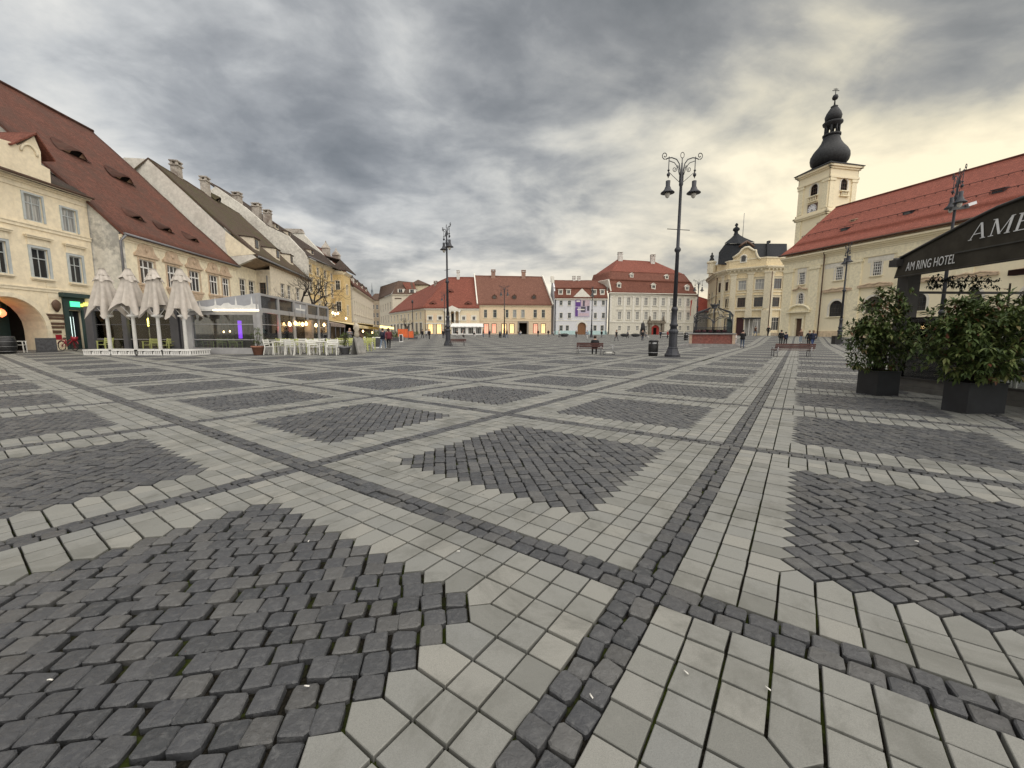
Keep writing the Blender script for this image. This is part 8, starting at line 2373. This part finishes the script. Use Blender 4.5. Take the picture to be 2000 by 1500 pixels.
def marquee():
    t = wthing('white_marquee', 'long white marquee with arched windows before the corner house', 'marquee', gx(912, 118))
    Y = 118; a, b = at(882, 653, Y), at(942, 653, Y); z0 = gz(0, Y); z1 = at(900, 638, Y).z
    f = Facade(t, (a.x, Y), (b.x, Y), z0, z1, M_WHITE)
    n = 4; st = f.L / n
    for k in range(n): f.win(st * k + .35, st * (k + 1) - .35, z0 + .25, z1 - .25, 3, 1, M_WHITE, M_GLASS, arch=False)
    f.build()
    roofpart(t, [[(a.x - .4, Y - .5, z1), (b.x + .4, Y - .5, z1), (b.x, Y + 2, z1 + 1.0), (a.x, Y + 2, z1 + 1.0)], [(a.x, Y + 2, z1 + 1.0), (b.x, Y + 2, z1 + 1.0), (b.x + .4, Y + 5, z1), (a.x - .4, Y + 5, z1)]], M_WHITE, 'canopy', .06)
    mb = MB()
    for k in range(9): x = a.x - .4 + (b.x - a.x + .8) * (k + .5) / 9; mb.lathe([(.02, -.25), (.25, -.2), (.3, 0)], (x, Y - .5, z1), 6, sq=.2)
    mb.build('scalloped_edge', M_WHITE, t)


marquee()


def awning(lab, px0, px1, pyt, pyb, Y0, Y1, m, under=None, n=4, edge=None):
    """restaurant awning: front edge from (px0, Y0) to (px1, Y1)"""
    A, B = at(px0, pyb[0], Y0), at(px1, pyb[1], Y1); z = (A.z + B.z) / 2; A.z = B.z = z; dz = at(px0, pyt, Y0).z - z
    t = wthing('restaurant_awning', lab, 'awning', (A.x, A.y, gz(A.x, A.y)))
    bk = Vector((-3.6, -.5, dz))
    roofpart(t, [[A, B, B + bk, A + bk]], m, 'canopy', .05)
    mb = MB(); mb.bar(A - Vector((0, 0, .17)), B - Vector((0, 0, .17)), .03, .34); mb.build('valance', edge or m, t)
    for k in range(n):
        q = A.lerp(B, k / (n - 1)); mb = MB(); mb.tube([(q.x - .1, q.y, gz(q.x, q.y)), (q.x - .1, q.y, z)], .06, 6); mb.build('post', M_DGREY, t)
    mb = MB(); P0, P1 = A + Vector((-3.4, -.4, 0)), B + Vector((-3.4, -.4, 0)); mb.poly([(P0.x, P0.y, gz(P0.x, P0.y)), (P1.x, P1.y, gz(P1.x, P1.y)), (P1.x, P1.y, z + dz), (P0.x, P0.y, z + dz)]); mb.build('rear_wall', under or M_INT, t)
    return t


cream = mat('cream_awning', (.62, .50, .27), .85); taupe = mat('taupe_awning', (.27, .21, .18), .85); ylit = mat('lit_valance', (.8, .65, .2), emit=(1, .78, .28), estr=.9)
awning('taupe restaurant awning right of the grey pavilion', 646, 674, 617, (632, 632.5), 40.5, 47, taupe)
awning('long cream restaurant awning at the left of the square', 697, 741, 625, (637.5, 638), 50, 66, cream, n=5)
awning('small cream awning with lit yellow edge above the walking pair', 742, 769, 630, (637, 638), 57, 70, cream, n=3, edge=ylit)
for px, py, Y, lab in [(655, 613, 44, 'warm bulb over the taupe awning, middle of the three'), (660, 612, 45, 'warm bulb over the taupe awning, right one'), (650, 611, 44, 'warm bulb over the taupe awning next to the pavilion'), (676, 622, 47, 'single warm bulb at the right end of the taupe awning'), (709, 647, 50, 'warm bulb low under the cream awning, left one'), (727, 650, 55, 'warm bulb low under the cream awning, right one')]:
    p = at(px, py, Y); t = thing('hanging_lamp', lab, 'lamp', p, group='warm bulbs at the awnings')
    mb = MB(); mb.lathe([(.03, .14), (.12, .0), (.03, -.14)], n=8); mb.build('bulb', WARM).parent = t
    mb = MB(); mb.tube([(0, 0, .12), (0, 0, .7)], .015, 4); mb.build('cord', M_BLACK).parent = t
ora = mat('orange_cloth', (.62, .13, .04), .8)
for k, (px, w, lab) in enumerate([(787, 1.6, 'bright orange terrace screen, left one'), (799, 1.5, 'bright orange terrace screen, right one')]):
    p = gx(px, 64 + 3 * k); t = thing('terrace_screen', lab, 'screen', p, .2)
    mb = MB(); mb.box(-w / 2, w / 2, -.03, .03, .55 - .2 * k, 1.75 - .35 * k); mb.build('cloth', ora).parent = t
    for x in (-w / 2, w / 2): mb = MB(); mb.box(x - .04, x + .04, -.04, .04, 0, 1.85 - .35 * k); mb.build('post', M_DGREY).parent = t
rg = random.Random(77)
for k, (px, Y, lab) in enumerate([(715, 43, 'clipped green bush under the cream awning'), (733, 52, 'clipped green bush left of the navy jacket'), (770, 60, 'clipped green bush right of the maroon coat'), (806, 72, 'clipped green bush beyond the orange screens')]):
    c = gx(px, Y); t = thing('hedge_bush', lab, 'bush', c); pts = [(Vector((rg.gauss(0, .55), rg.gauss(0, .4), rg.uniform(.4, 1.3))), (rg.gauss(0, 1), rg.gauss(0, 1), .6), .62) for _ in range(70)]
    leaf_cloud('foliage', pts, rg, .22, 7, LEAF, t); mb = MB(); mb.box(-.8, .8, -.3, .3, 0, .45); mb.build('trough', M_DGREY).parent = t
# flower bowls in the square, statue, terrace barriers by the palace
bowl = thing('flower_bowl', 'shallow dark flower bowl on the paving, far left one before the blue house', 'planter', gx(1102, 104), group='shallow flower bowls')
mb = MB(); mb.lathe([(.5, 0), (.9, .2), (1.3, .55), (1.25, .6), (.9, .5)], n=14); mb.build('bowl', M_DGREY).parent = bowl
mb = MB(); mb.lathe([(1.1, .5), (.9, .72), (.3, .8)], n=12); mb.build('soil', M_BED).parent = bowl
for px, lab in [(1220, 'shallow dark flower bowl before the palace, left one'), (1241, 'shallow dark flower bowl before the palace, right one')]: dup(bowl, gx(px, 106), 0, lab)
st = thing('bronze_statue', 'dark bronze statue of a standing figure left of the palace portal', 'statue', gx(1255, 112))
brz = mat('bronze', (.03, .03, .032), .5, metal=.4)
mb = MB(); mb.box(-.9, .9, -.9, .9, 0, .5); mb.box(-.65, .65, -.65, .65, .5, 1.3); mb.build('pedestal', mat('statue_stone', (.16, .15, .14), .9)).parent = st
sb = bpy.data.objects.new('figure', BODY['wide']); COL.objects.link(sb); sb.parent = st; sb.location = (0, 0, 1.3); sb.scale = (1.6, 1.6, 1.55)
for i in range(4): sb.material_slots[i].link = 'OBJECT'; sb.material_slots[i].material = brz
mb = MB(); mb.lathe([(.75, 1.3), (.6, 2.2), (.5, 3.2), (.25, 3.6)], n=10, sq=.6); mb.build('cloak', brz).parent = st
for k, (px0, px1, lab) in enumerate([(1293, 1335, 'long terrace barrier of white and dark bars before the palace, left one'), (1338, 1356, 'short terrace barrier of white and dark bars before the palace, right one')]):
    Y = 100; a, b = at(px0, 650, Y), at(px1, 650, Y); z = gz(a.x, Y); t = wthing('terrace_barrier', lab, 'barrier', (a.x, Y, z))
    for q in range(4):
        mb = MB(); mb.box(a.x, b.x, Y - .05, Y + .05, z + .35 * q + .05, z + .35 * q + .2); mb.build('white_bar', M_WHITE if q % 2 else M_GFRAME, t)
        mb = MB(); mb.box(a.x, b.x, Y - .03, Y + .03, z + .35 * q + .2, z + .35 * q + .36); mb.build('dark_bar', M_BLACK, t)
# litter between the cobbles
butt = None
for k, (px, py) in enumerate([(98, 1333), (603, 1060), (895, 1080), (600, 1345), (1500, 1350), (1790, 1060), (1340, 1318), (1155, 1365)]):
    p = gp(px, py) + Vector((0, 0, .012)); rz = rg.uniform(0, 3.1)
    if butt is None:
        mb = MB(); mb.tube([(-.010, 0, 0), (.0, .001, .001), (.011, 0, 0)], .003, 6); butt = mb.build('cigarette_butt', mat('paper_white', (.72, .70, .64), .8)); butt.location = p; butt.rotation_euler.z = rz
        tag(butt, 'white cigarette end lying on the cobbles', 'litter', 'cigarette ends on the paving')
    else: c = butt.copy(); COL.objects.link(c); c.location = p; c.rotation_euler.z = rz
